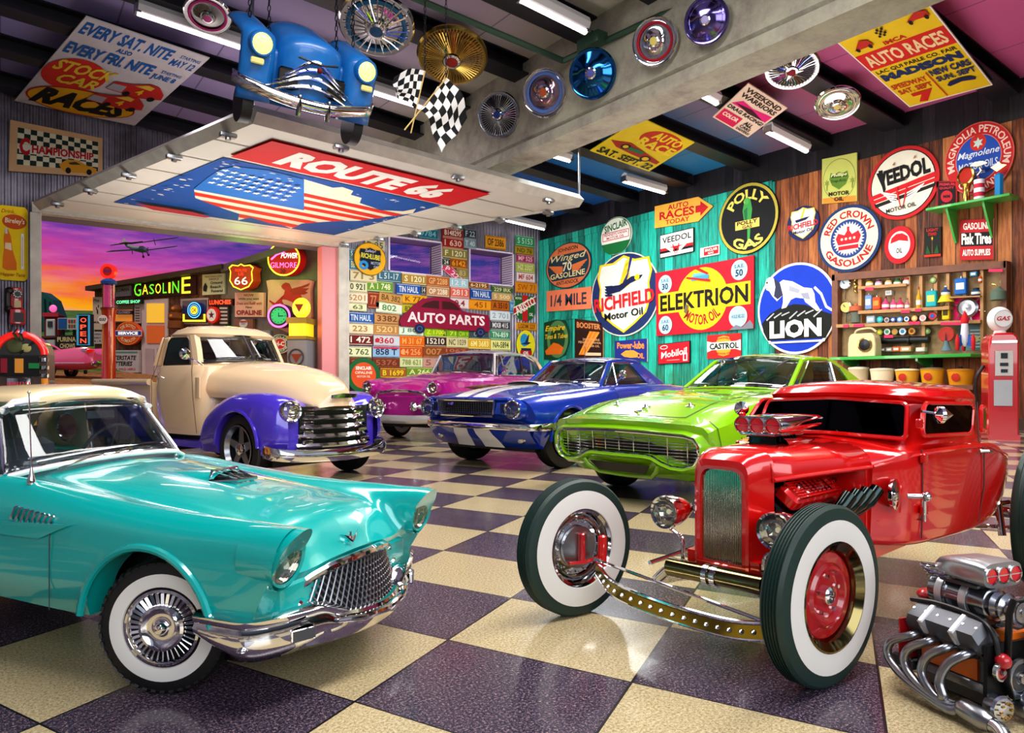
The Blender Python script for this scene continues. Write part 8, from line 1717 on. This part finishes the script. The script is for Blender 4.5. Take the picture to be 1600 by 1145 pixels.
# ---------- ground outside
n=N('gravel',.9); nz=n.noise(scale=9,detail=8,rough=.8); gvl=n.out(n.ramp(nz,[(.35,'#4a2c14'),(.5,'#8a5c2c'),(.62,'#c89050'),(.72,'#e0b880')])); n.bump(nz,.6,.05)
n=N('field_grass',.9); grs=n.out(n.ramp(n.noise(scale=1.2,detail=8),[(.3,'#1c3a10'),(.5,'#3a6a18'),(.7,'#5c8a24')]))
prof=[(27.72,-.02),(28.4,.25),(30,.7),(33,1.05),(39,1.42),(44,1.75)]
structure(MB().m(gvl).grid([[V((x,y,z)) for y,z in prof] for x in (-30,-10,0,6,12,40)]).build('ground_gravel',smooth=60))
pr2_=[(44,1.75),(60,3.4),(80,6.2),(100,8.6),(118,10.9),(130,11.)]
o=structure(MB().m(grs).grid([[V((x,y,z+.8*sin(x*.05))) if y>44 else V((x,y,z)) for y,z in pr2_] for x in range(-90,140,6)]).build('ground_field',smooth=60))
# ---------- station building
OP=V((10.2,28.6,0)); OD=V((-.279,.960,0)).normalized(); ON=V((OD.y,-OD.x,0)); 
if ON.dot(OP)>0: ON=-ON
def oh(px,py,off=0.):
    D=ray(px,py); O=V((0,0,H)); P0=OP+ON*off; t=(P0-O).dot(ON)/D.dot(ON); return O+D*t
def OQ(*p,off=.1): return [oh(a,b,off) for a,b in p]
def OR(x0,y0,x1,y1,off=.1,sl=0.): return OQ((x0,y1+sl),(x1,y1-sl),(x1,y0-sl),(x0,y0+sl),off=off)
n=N('station_boards',.75); o3=n.xyz(); q=n.math('MULTIPLY',o3[1],2.2); nz=n.noise(scale=2.5,detail=8,rough=.7); e=n.math('LESS_THAN',n.math('FRACT',q),.06)
stb=n.out(n.mix(e,n.ramp(nz,[(.3,'#20100a'),(.5,'#4a2a18'),(.7,'#7a4c2c')]),'#0a0604'))
stc=mat('station_steel','5a4e48',.5,.3,noise=.5,nscale=3)
def wallpoly(nm,P,m,dep,off=0.): return MB().m(m).poly([oh(x,y,off) for x,y in P],ON*-dep).build(nm,None,None,0)
b=thing('station_building','weathered roadside coffee shop building covered in neon signs outside the open door','building',(OP.x,OP.y,0))
def bpart(o): o.parent=b; o.matrix_parent_inverse=Matrix.Translation(-b.location); return o
bpart(wallpoly('wall',[(148,640),(346,660),(346,424),(148,452)],stb,2.5)); bpart(wallpoly('side_wing',[(346,660),(500,690),(500,366),(346,420)],stc,2.5,off=.02))
bpart(MB().m('#3a2c24').poly([oh(x,y,.5) for x,y in ((133,454),(346,419),(346,412),(133,447))],ON*-1.6).build('roof',None,None,0))
bpart(MB().m('#5a5048').poly([oh(x,y,.4) for x,y in ((345,425),(500,374),(500,364),(345,414))],ON*-1.4).build('roof',None,None,0))
def door_():
    d=bpart(MB().m('#c8b8b4').poly([oh(x,y,.05) for x,y in ((221,592),(262,594),(262,466),(221,469))],ON*-.2).build('door',None,None,0))
    for y0,y1,c in ((474,504,'#e0b030'),(508,536,'#a84818')): 
        MB().m(mat('lit_window'+c,c,.5,emit=.7)).poly([oh(x,y,.09) for x,y in ((229,y1),(256,y1),(256,y0),(229,y0))],ON*-.03).build('lit_pane',None,d,0)
    for x0,x1 in ((227,240),(245,258)): MB().m('#b0a0a0').poly([oh(x,y,.09) for x,y in ((x0,585),(x1,586),(x1,545),(x0,544))],ON*-.03).build('door_panel',None,d,0)
door_()
w=bpart(MB().m('#786050').poly([oh(x,y,.06) for x,y in ((177,504),(208,504),(208,474),(177,477))],ON*-.1).build('shop_window',None,None,0)); MB().m(mat('lit_amber','c87828',.5,emit=.6)).poly([oh(x,y,.1) for x,y in ((179,502),(206,502),(206,484),(179,485))],ON*-.03).build('lit_pane',None,w,0)
w=bpart(MB().m('#9c8c88').poly([oh(x,y,.06) for x,y in ((282,506),(325,507),(325,465),(282,467))],ON*-.1).build('shop_window',None,None,0)); MB().m(mat('dark_blue_pane','1c2450',.2,emit=.15)).poly([oh(x,y,.1) for x,y in ((285,503),(322,504),(322,468),(285,470))],ON*-.03).build('pane',None,w,0)
NG=neon('#58e028',1.7); NY=neon('#f0e830',1.7); NR=neon('#ff3818',1.7); NB=neon('#48a8ff',2.); NP=neon('#ff68c8',1.8); NW=neon('#f0f0e0',1.2)
def S(name,label,q,col,shape='rect',cat='sign',th=.12,**k): return Art(name,label,cat,q,col,shape,th,**k)
a=S('neon_sign','green and yellow neon gasoline sign on the outside building',OQ((207,465),(306,460),(306,430),(207,441)),'#301010',cat='neon sign')
for i,(ch,x0,x1,y0,y1) in enumerate((('G',.03,.15,.08,.92),('A',.17,.27,.16,.78),('S',.29,.37,.16,.76),('O',.39,.48,.16,.76),('L',.51,.57,.16,.76),('I',.60,.63,.16,.76),('N',.66,.76,.14,.80),('E',.80,.93,.08,.96))): a.T(ch,x0,y0,x1,y1,NG if i%2==0 else NY,.0)
a.done()
S('neon_sign','small green coffee shop neon sign',OR(180,468,221,475,sl=.8,off=.2),'#082818',cat='neon sign').T('COFFEE SHOP',.05,.15,.95,.85,neon('#68f0a8',1.6),.02).done()
S('board_sign','pale grey board sign left of the neon gasoline sign',OR(177,446,203,463,sl=1.),'#8c8c98').T('FELDMAN',.06,.45,.94,.75,'#202028',.02).done()
a=S('poster','tall cream play poster at the left end of the outside building',OR(145,464,160,515),'#c8b49c',cat='poster'); a.T('Play',.1,.84,.7,.94,K).D(.5,.55,.08,K).D(.4,.65,.05,K).D(.6,.72,.05,K).T('MUSIC',.1,.2,.9,.26,K).done()
S('notice','small pale notice below the tall cream play poster',OR(146,518,159,537),'#b8b0b0',cat='notice').T('OPEN',.1,.7,.9,.85,K).T('DAILY',.1,.42,.9,.57,K).T('6 - 9',.1,.15,.9,.3,K).done()
a=S('round_sign','round orange and blue car service sign on the outside building',OR(181,502,220,539,off=.22),'#e04818','round'); a.D(.5,.5,.48,'#f0b040',.46).A('DE SOTO',.5,.5,.26,.14,145,35,'#f0e0a0',.03).A('PLYMOUTH',.5,.5,.26,.14,215,325,'#f0e0a0',.03).R(-.04,.38,1.04,.62,Wt).R(-.02,.41,1.02,.59,'#1c40b0').T('SERVICE',.1,.44,.9,.56,NW,.03).done()
a=S('battery_sign','white and black batteries sign low on the outside building',OR(170,547,217,582,off=.2),'#b8b4b4'); a.R(.04,.86,.96,.94,'#508c80').T('INTERSTATE',.02,.56,.92,.76,K,.03,.2).T('BATTERIES',.02,.30,.80,.50,K,.03,.2).T('LET A WILD HERO',.05,.10,.9,.2,R_,.01).done()
a=S('menu_board','small dark board in the left shop window',OR(181,485,206,491,off=.2),'#241c30',cat='board'); a.T('CLOSED',.1,.2,.9,.8,'#a8a0c0').done()
a=S('notice','narrow pale notice right of the left shop window',OR(210,474,220,505),'#a89890',cat='notice'); [a.R(.15,.1+.13*k,.85,.15+.13*k,'#504040') for k in range(6)]; a.done()
c=thing('carved_totem','dark carved wooden totem between the white door and the blue neon window','sculpture',oh(276,513,.25)); z1=oh(276,476,.25).z-c.location.z
MB().m('#6a3818').lathe([(0,.42),(z1*.3,.38),(z1*.34,.28),(z1*.42,.40),(z1*.62,.36),(z1*.68,.22),(z1*.8,.30),(z1*.95,.2),(z1,.02)],p0=(0,0,0),d=(0,0,1),n=14,cap=True).build('figure',None,c); MB().m('#c87828').ball((-.2,-.2,z1*.82),.08,n=8).ball((-.3,-.25,z1*.5),.08,n=8).build('carved_face',None,c)
a=S('neon_sign','round blue and white ok neon sign in the shop window',OR(293,472,314,497,off=.24),'#102c78','round',cat='neon sign'); a.D(.5,.5,.5,NB,.44).D(.5,.5,.36,NB,.32).D(.5,.5,.26,NY).T('OK',.3,.34,.7,.66,'#c02018',.04).done()
a=S('neon_sign','yellow neon border under the round ok sign',OR(285,490,322,503,off=.16),'#403010',cat='neon sign'); a.R(.02,.05,.98,.25,NY).R(.02,.05,.10,.95,NY).R(.90,.05,.98,.95,NY).done()
S('neon_sign','red lunches neon sign beside the ok window',OR(325,467,363,477,sl=.5,off=.2),'#380808',cat='neon sign').T('LUNCHES',.06,.15,.94,.85,NR,.03).done()
a=S('round_sign','round red ringed sign with a star under the lunches sign',OR(322,479,341,505,off=.3),'#d02018','round'); a.D(.45,.5,.38,'#d8d0c8').star(.45,.5,.26,'#402018').done()
a=S('list_board','dark board of pale slats right of the round star sign',OR(342,478,357,508,off=.15),'#302824',cat='board'); [a.R(.1,.08+.19*k,.9,.17+.19*k,'#b8a898') for k in range(5)]; a.done()
a=S('board_sign','weathered personalized service board left of the route 66 shield',OR(316,428,351,460,sl=1.),'#b0b08c'); a.T('PERSONALIZED',.12,.84,.9,.93,'#784838').T('SERVICE',.3,.70,.75,.80,'#784838').T('Ormond',.38,.50,.9,.64,K,.02).T('Beach',.38,.30,.85,.44,K,.02).T('Funeral',.42,.10,.92,.24,K,.02).P([(.05,.2),(.2,.15),(.25,.4),(.15,.6),(.06,.4)],K).done()
a=S('neon_shield','glowing route 66 neon shield sign with yellow outline',OR(357,412,397,453,off=.5),'#c84018',shd,cat='neon sign',th=.4)
for i in range(len(shd)):
    p,q=shd[i],shd[(i+1)%len(shd)]; f=lambda t,k:(.5+(t[0]-.5)*k,.5+(t[1]-.5)*k); a.P([f(p,1.02),f(q,1.02),f(q,.93),f(p,.93)],NY,'neon_outline'); a.k-=1
a.T('ROUTE',.28,.70,.72,.80,NR,.0).T('US',.40,.55,.60,.66,NR,.0).T('66',.24,.2,.76,.50,NW,.0).done()
a=S('oil_board','square salmon opaline refill sign under the route 66 shield',OR(367,457,412,495,off=.2),'#e0a088'); a.T('NOW',.33,.84,.67,.95,'#782818',.03).T('while you wait',.12,.68,.85,.79,'#504030').T('Drain and Refill with',.06,.50,.94,.62,'#a03020',.01,.2).T('New',.38,.35,.62,.45,'#504030',.01,.2).T('OPALINE',.06,.08,.94,.28,'#902020',.04).done()
a=S('neon_sign','large round red neon gasoline sign high on the outside building',OR(418,378,469,431,off=.35),'#c81c18','round',cat='neon sign',th=.3); a.D(.5,.5,.5,NY,.46).T('POWER',.42,.52,.92,.68,NW,.03,.3).T('GILMORE',.1,.24,.9,.40,NP,.0).P([(.1,.5),(.3,.66),(.5,.72),(.5,.68),(.3,.60),(.14,.46)],NP).check(.42,.08,.58,.20,4,3,'#601010').P([(.5,.9),(.56,.8),(.54,.7),(.62,.62),(.5,.64)],NP).done()
pg=[(.30,.98),(.10,1),(.05,.95),(.0,1),(.05,.6),(.0,.2),(.3,.05),(.5,0),(.75,.1),(1,.05),(.98,.6),(1,1),(.9,.97),(.6,.99)]
a=S('petrol_shield','large pale shield sign with a red winged horse',OR(416,437,488,520,off=.12),'#d89880',[(0,.98),(.1,1),(.9,1),(1,.98),(.96,.8),(.98,.3),(.85,.1),(.5,0),(.18,.12),(.02,.3),(.04,.8)])
a.P([(.38,.92),(.44,.95),(.52,.93),(.56,.86),(.60,.80),(.74,.76),(.80,.66),(.70,.60),(.72,.54),(.64,.48),(.58,.58),(.46,.62),(.30,.64),(.20,.56),(.08,.62),(.07,.59),(.20,.50),(.32,.56),(.36,.50),(.40,.54),(.36,.60),(.40,.72),(.42,.80),(.36,.84),(.34,.88)],'#b81c18').P([(.52,.80),(.60,.84),(.78,.88),(.96,.94),(.92,.88),(.80,.84),(.94,.84),(.86,.78),(.92,.76),(.84,.72),(.60,.72)],'#a01814')
a.T('SOCONY',.55,.04,.85,.09,'#802020').done()
a=S('neon_clock','round neon clock with a green face and pink ring',OR(418,475,454,512,off=.4),'#38203c','round',cat='clock',th=.25); a.D(.5,.5,.5,NP,.42).D(.5,.5,.34,neon('#18a860',.9)).R(.48,.48,.70,.515,K).R(.485,.46,.515,.64,K)
for k in range(12): a.D(.5+.28*cos(k*pi/6),.5+.28*sin(k*pi/6),.022,'#083820',n=8)
a.done()
a=S('round_sign','round green and red gasoline sign behind the truck cab',OR(422,522,453.5,552,off=.2),'#e0d8c8','round'); a.D(.5,.5,.46,'#1c6838').D(.5,.5,.30,Wt).D(.5,.5,.27,'#d02820').T('H-C',.27,.38,.73,.62,Wt,.05).A('SINCLAIR',.5,.5,.31,.11,160,20,Wt,.02).A('GASOLINE',.5,.5,.31,.11,200,340,Wt,.02).done()
a=S('soda_sign','small rusty round soda sign below the salmon opaline sign',OR(366,498,395,513,off=.15),'#784838'); a.D(.5,.5,.22,'#c8c0c0',ry=.44).P([(.3,.6),(.7,.6),(.66,.8),(.34,.8)],'#a83830').T('COLA',.38,.4,.62,.58,'#304880',.03).done()
S('poster','pale poster above the truck roof beside the green round sign',OR(398,516,422,545,off=.1),'#7c8488',cat='poster').R(.1,.1,.9,.3,'#505860').R(.1,.5,.9,.9,'#98a0a0').done()
# yellow lit pump beside the pillar
p=oh(471,590,1.2); k=(p-V((0,0,H))).dot(FW)/1113; p.z=1.0; c=thing('gas_pump','grey and yellow lit gas pump with a yellow globe beside the pink pillar','gas pump',p,-TH+radians(-5)); X=16*k
zt=H+(595-530)*k-p.z; MB().m('#7c7c84').box((0,0,zt/2),(2*X,1.0,zt),bev=.08).build('cabinet',None,c); z1=H+(595-497)*k-p.z; MB().m(neon('#e8b818',1.1)).box((0,0,(zt+z1)/2),(1.7*X,.9,z1-zt),bev=.05).build('lit_box',None,c); MB().m('#907830').box((0,0,z1-.12),(2*X,1.05,.22)).box((0,0,zt+.04),(2*X,1.05,.12)).build('band',None,c,0)
zg=H+(595-481)*k-p.z; MB().m(neon('#e8d828',1.2)).ball((0,0,zg),.36,sc=(1,.6,1.1),n=20).build('globe',None,c); MB().m('#803018').poly([(-.17,-.23,zg+.12),(.17,-.23,zg+.12),(0,-.23,zg-.18)],(0,-.02,0)).build('triangle_badge',None,c,0)
MB().m('#403840').tube([(.28*cos(t),-.53,zt*.62+.30*sin(t)) for t in [2*pi*i/24 for i in range(24)]],.03,6,loop=True).build('badge_ring',None,c); MB().m('#803018').poly([(-.2,-.52,zt*.62+.12),(.2,-.52,zt*.62+.12),(0,-.52,zt*.62-.2)],(0,-.02,0)).build('triangle_badge',None,c,0); MB().m('#c8d0e0').tube(smoothpath([(-.1,-.55,zt*.4),(-.25,-.6,zt*.2),(-.05,-.62,zt*.15),(-.2,-.6,0)],5),.03,6).build('hose',None,c)
# glass cylinder pump
p=at(170,590,31.); k=31./1113; gz0=1.0; p.z=gz0; f=lambda y:H+(595-y)*k-gz0
c=thing('visible_pump','tall red gas pump with a pink glass cylinder and red globe outside','gas pump',p)
MB().m(paint('gulf_red','a82c10')).lathe([(0,15*k),(.1,15*k),(.3,10*k),(f(500),9*k),(f(486),10.5*k),(f(482),12*k)],p0=(0,0,0),d=(0,0,1),n=28,cap=True).build('column',None,c); MB().m('#183878').lathe([(0,17*k),(.12,17*k),(.2,12*k)],p0=(0,0,0),d=(0,0,1),n=28,cap=True).build('base',None,c)
MB().m(mat('pink_fuel','d8508c',.2,emit=.35)).cyl((0,0,f(482)),(0,0,f(446)),7.5*k,n=24).build('fuel',None,c); MB().m(glassmat('pump_glass','f8e0ec',.9,.1)).cyl((0,0,f(482)),(0,0,f(444)),9*k,n=24,cap=False).build('glass_cylinder',None,c)
for j in range(4): t=j*pi/2+.4; MB().m('#601818').cyl((9.3*k*cos(t),9.3*k*sin(t),f(482)),(9.3*k*cos(t),9.3*k*sin(t),f(444)),.6*k,n=6).build('stay_rod',None,c)
MB().m('#1c50a0').lathe([(0,11*k),(4*k,11.5*k),(7*k,8*k),(9*k,4*k)],p0=(0,0,f(444)),d=(0,0,1),n=28,cap=True).build('cap',None,c); MB().m('dark_metal').cyl((0,0,f(484)),(0,0,f(481)),11.5*k,n=24).build('collar',None,c)
u=RT; nrm=(V((0,0,0))-FW); MB().m(neon('#e02010',.9)).cyl(V((0,0,f(424)))-nrm*4*k,V((0,0,f(424)))+nrm*4*k,11.5*k,n=28).build('globe',None,c); q0=V((0,0,f(424)))+nrm*(4.3*k); s=7*k; a=Art('globe_face',None,None,[q0-u*s-V((0,0,s)),q0+u*s-V((0,0,s)),q0+u*s+V((0,0,s)),q0-u*s+V((0,0,s))],'#d81c10','round',th=.02,parent=c); a.T('GULF',.08,.36,.92,.64,'#203890',.04).done()
q0=RT*(-3.5*k)+V((0,0,f(500)))+nrm*(11*k); s=7*k; a=Art('round_badge',None,None,[q0-u*s-V((0,0,s)),q0+u*s-V((0,0,s)),q0+u*s+V((0,0,s)),q0-u*s+V((0,0,s))],'#e8e0d8','round',th=.03,parent=c); a.T('GULF',.12,.34,.88,.66,'#303030',.04).done()
# pink finned car tail
def caddy():
    k=33./1113; p=at(120,590,33.); z0=1.42; p.z=z0; c=thing('finned_car','pink 1950s car tail with a pointed fin and bullet tail lamp outside','car',p,-TH,sc=1.); pk2=paint('cad_pink','e8588c',0,.2)
    X=lambda px:(px-120)*k; Z=lambda py:H+(595-py)*k-z0
    R=[]
    for px,yt,ym,yb,w in ((20,552,562,578,.95),(60,553,563,578,.95),(85,551,564,578,.95),(110,547,563,578,.93),(135,544,563,577,.88),(152,544,562,574,.8),(160,549,562,570,.7)):
        x=X(px); R.append([V((x,-w*.6,Z(yb))),V((x,-w,Z((ym+yb)/2))),V((x,-w*1.02,Z(ym))),V((x,-w*.93,Z(yt+5))),V((x,-w*.8,Z(yt))),V((x,-w*.66,Z(yt+4))),V((x,0,Z(555))),V((x,w*.66,Z(yt+4))),V((x,w*.8,Z(yt))),V((x,w*.93,Z(yt+5))),V((x,w,Z(ym))),V((x,w*.6,Z(yb)))])
    MB().m(pk2).rings(rows_spl(R,4),cap=True).build('body',None,c,45)
    for s in (1,-1): 
        MB().m('chrome').lathe([(-.9,.01),(-.1,.10),(0,.13)],p0=(X(152),s*.72,Z(549)),d=(1,0,.05),n=16).build('lamp_spear',None,c); MB().m(mat('tail_red','d01010',.2,emit=.5,coat=1)).lathe([(0,.13),(.12,.12),(.30,.02)],p0=(X(152),s*.72,Z(549)),d=(1,0,.05),n=16).build('tail_lamp',None,c)
    MB().m('chrome').tube([(X(60),-.99,Z(568)),(X(150),-.9,Z(568))],.025,6).build('side_trim',None,c); MB().m('chrome').box((X(163),0,Z(569)),(.3,1.7,.25),bev=.08).build('bumper',None,c)
    wheel(c,X(94),-.82,.30,.2,-1,rr=.6,white=(.6,.85),style='disc'); wheel(c,X(94),.82,.30,.2,1,rr=.6,white=(.6,.85),style='disc')
    MB().m(GL).poly([(X(70),-.6,Z(543)),(X(84),-.6,Z(551)),(X(60),-.6,Z(551))],(0,1.2,0)).build('rear_window',None,c,0); MB().m(pk2).tube([(X(60),-.7,Z(536)),(X(72),-.7,Z(541)),(X(86),-.7,Z(551))],.05,6).tube([(X(60),.7,Z(536)),(X(72),.7,Z(541)),(X(86),.7,Z(551))],.05,6).build('roof_pillar',None,c)
caddy()
# small far things
def farbox(name,label,cat,x0,y0,x1,y1,d,col,dep=.3,base=None):
    k=d/1113; a=at((x0+x1)/2,(y0+y1)/2,d); w=(x1-x0)*k; h=(y1-y0)*k; c=thing(name,label,cat,V((a.x,a.y,a.z-h/2)),-TH); MB().m(col).box((0,0,h/2),(w,dep,h)).build('board',None,c,0); return c,w,h,dep
c,w,h,dp=farbox('open_sign','tall blue-framed red neon open sign outside','neon sign',123,491,144,541,36,'#1c2c40'); NBd=neon('#2880a8',.8)
MB().m(NBd).tube([(-w*.42,-.17,h*.04),(w*.42,-.17,h*.04),(w*.42,-.17,h*.96),(-w*.42,-.17,h*.96)],.05,6,loop=True).build('neon_border',None,c,0)
q=[V((-w*.3,-.17,.1)),V((w*.3,-.17,.1)),V((w*.3,-.17,h-.1)),V((-w*.3,-.17,h-.1))]; a=Art('panel',None,None,q,'#181420',th=.01,parent=c)
for i,ch in enumerate('OPEN'): a.T(ch,.12,.77-.245*i,.88,.94-.245*i,neon('#ff5030',1.2),.02)
a.done()
MB().m('dark_metal').box((0,0,-1.),(.12,.12,2.)).build('post',None,c,0)
c,w,h,dp=farbox('billboard','small blue and white billboard between the small pump and the open sign','billboard',93,497,122,515,39,'#c8c4b8'); MB().m('#205898').box((-w*.24,-.16,h*.5),(w*.46,.02,h*.9)).build('blue_panel',None,c,0)
for i in range(3):
    for j in range(2): MB().m('#b03828' if (i+j)%2 else '#386040').box((w*.12+i*w*.14,-.16,h*.28+j*h*.42),(w*.1,.02,h*.3)).build('picture_panel',None,c,0)
MB().m('dark_metal').box((-w*.3,0,-1.2),(.12,.12,2.4)).box((w*.3,0,-1.2),(.12,.12,2.4)).build('post',None,c,0)
c,w,h,dp=farbox('feed_sign','dark feed sign with pale chows lettering behind the pink car','sign',90,524,123,546,37,'#1c1a18'); q=[V((-w/2,-.16,0)),V((w/2,-.16,0)),V((w/2,-.16,h)),V((-w/2,-.16,h))]; a=Art('panel',None,None,q,'#201e1a',th=.01,parent=c); a.T('PURINA',.08,.54,.96,.88,'#c8c088',.04).T('CHOWS',.2,.08,.92,.42,'#c8c088',.04).done()
k=40/1113; p=at(83,545,40); c=thing('gas_pump','small white and maroon pump with a pink globe beside the green barn','gas pump',p,-TH); MB().m('#6a1c24').box((0,.1,27*k),(24*k,.5,54*k),bev=.06).build('cabinet',None,c); MB().m('#c0c8c0').box((0,-.2,24*k),(14*k,.1,44*k),bev=.04).build('face_panel',None,c); MB().m('#383840').box((0,-.27,38*k),(7*k,.04,9*k)).build('gauge',None,c,0); MB().m('#c03040').box((0,-.2,53*k),(24*k,.1,6*k)).build('top_band',None,c,0); MB().m(neon('#f068b0',.8)).ball((0,0,63*k),6*k,sc=(1,.5,1),n=16).build('globe',None,c)
# barn
p=at(72,600,62); k=62/1113; c=thing('barn','dark green-blue barn with a curved metal roof at the left of the doorway view','barn',V((p.x,p.y,3.)),-TH); zf=lambda y:H+(595-y)*k-3.
MB().m(mat('barn_green','0c5c54',.5,.3,noise=.4,nscale=1)).poly([((x-72)*k,0,zf(y)) for x,y in ((40,560),(98,560),(94,500),(82,468),(66,456),(40,452))],(0,1.2,0)).build('barn_body',None,c,0)
for x in (66,74,82): MB().m('#083830').cyl(((x-72)*k,-.05,zf(540)),((x-76)*k,-.05,zf(462+ (x-66)*.6)),.06,n=6).build('seam_rib',None,c)
p=at(82,528,37.5); tag(MB().m('#4a2020').cyl(at(62,528,37.5),at(100,527,37.5),.11,n=8).cyl(at(64,528,37.5),at(64,560,37.5),.09,n=8).cyl(at(96,528,37.5),at(96,560,37.5),.09,n=8).build('fence_rail',None),'dark red fence rail in front of the small white pump','fence')
# biplane
def biplane():
    D=70.; k=D/1113; p=at(222,390,D); c=thing('biplane','small grey biplane flying in the sunset sky','aeroplane',p); X=lambda px,py,dd=0.:RT*((px-222)*k)+V((0,0,1))*((390-py)*k)+FW*dd
    g1=mat('plane_grey','788088',.5); g2=mat('plane_dark','1c2430',.5)
    MB().m(g1).tube([X(193,379),X(199,384),X(210,388),X(222,389.5),X(229,391)],[.02,.16,.26,.34,.2],12).build('fuselage',None,c)
    def wing(nm,a_,b_,ch,m,par=None):
        a_=V(a_);b_=V(b_); return MB().m(m).poly([a_-RT*ch*.5,b_-RT*ch*.5,b_+RT*ch*.5+V((0,0,.1)),a_+RT*ch*.5+V((0,0,.1))],V((0,0,.07))).build(nm,None,c,0)
    wing('upper_wing',X(217,384,-.8),X(256,365,2.5),.5,g2); wing('upper_wing',X(217,384,-.8),X(208,387,-2.),.5,g2)
    wing('lower_wing',X(226,391,.4),X(253,378,2.8),.42,mat('plane_mid','4c5a68',.5)); wing('lower_wing',X(224,392,-.4),X(195,402,-2.8),.42,'plane_mid'); wing('tail_plane',X(185,387,-1),X(211,376,1),.5,g2)
    MB().m('#c8ccb8').poly([X(196,382),X(199,381),X(196,374),X(193,372),X(191,375)],FW*.08).build('fin',None,c,0)
    for a_,b_ in (((224,385),(228,391)),((240,373),(243,383)),((206,388),(207,397)),((222,392),(224,401)),((228,392),(232,399))): MB().m(g2).cyl(X(*a_),X(*b_),.04,n=5).build('strut',None,c)
    for a_ in ((224,401),(232,398)): MB().m('black').cyl(X(*a_)-RT*.05,X(*a_)+RT*.05,.13,n=12).build('landing_wheel',None,c)
    MB().m('dark_metal').cyl(X(231,386),X(231,397),.03,n=5).build('propeller',None,c)
biplane()
def olight(px,py,off,col,pw,size=.6):
    l=bpy.data.lights.new('neon_lamp','POINT'); l.energy=pw*.4; l.color=col; l.shadow_soft_size=size; o=bpy.data.objects.new('neon_lamp',l); COL.objects.link(o); o.location=oh(px,py,off)
olight(378,432,1.6,(.4,1,.15),260); olight(255,448,2.,(1,.8,.3),160); olight(443,405,2.2,(1,.3,.15),160); olight(303,484,1.6,(.4,.6,1),70); olight(436,494,2.,(.9,.5,1),90); olight(240,520,3.,(1,.6,.3),220); olight(470,500,2.6,(1,.75,.2),140); olight(395,520,3.5,(1,.65,.4),260)
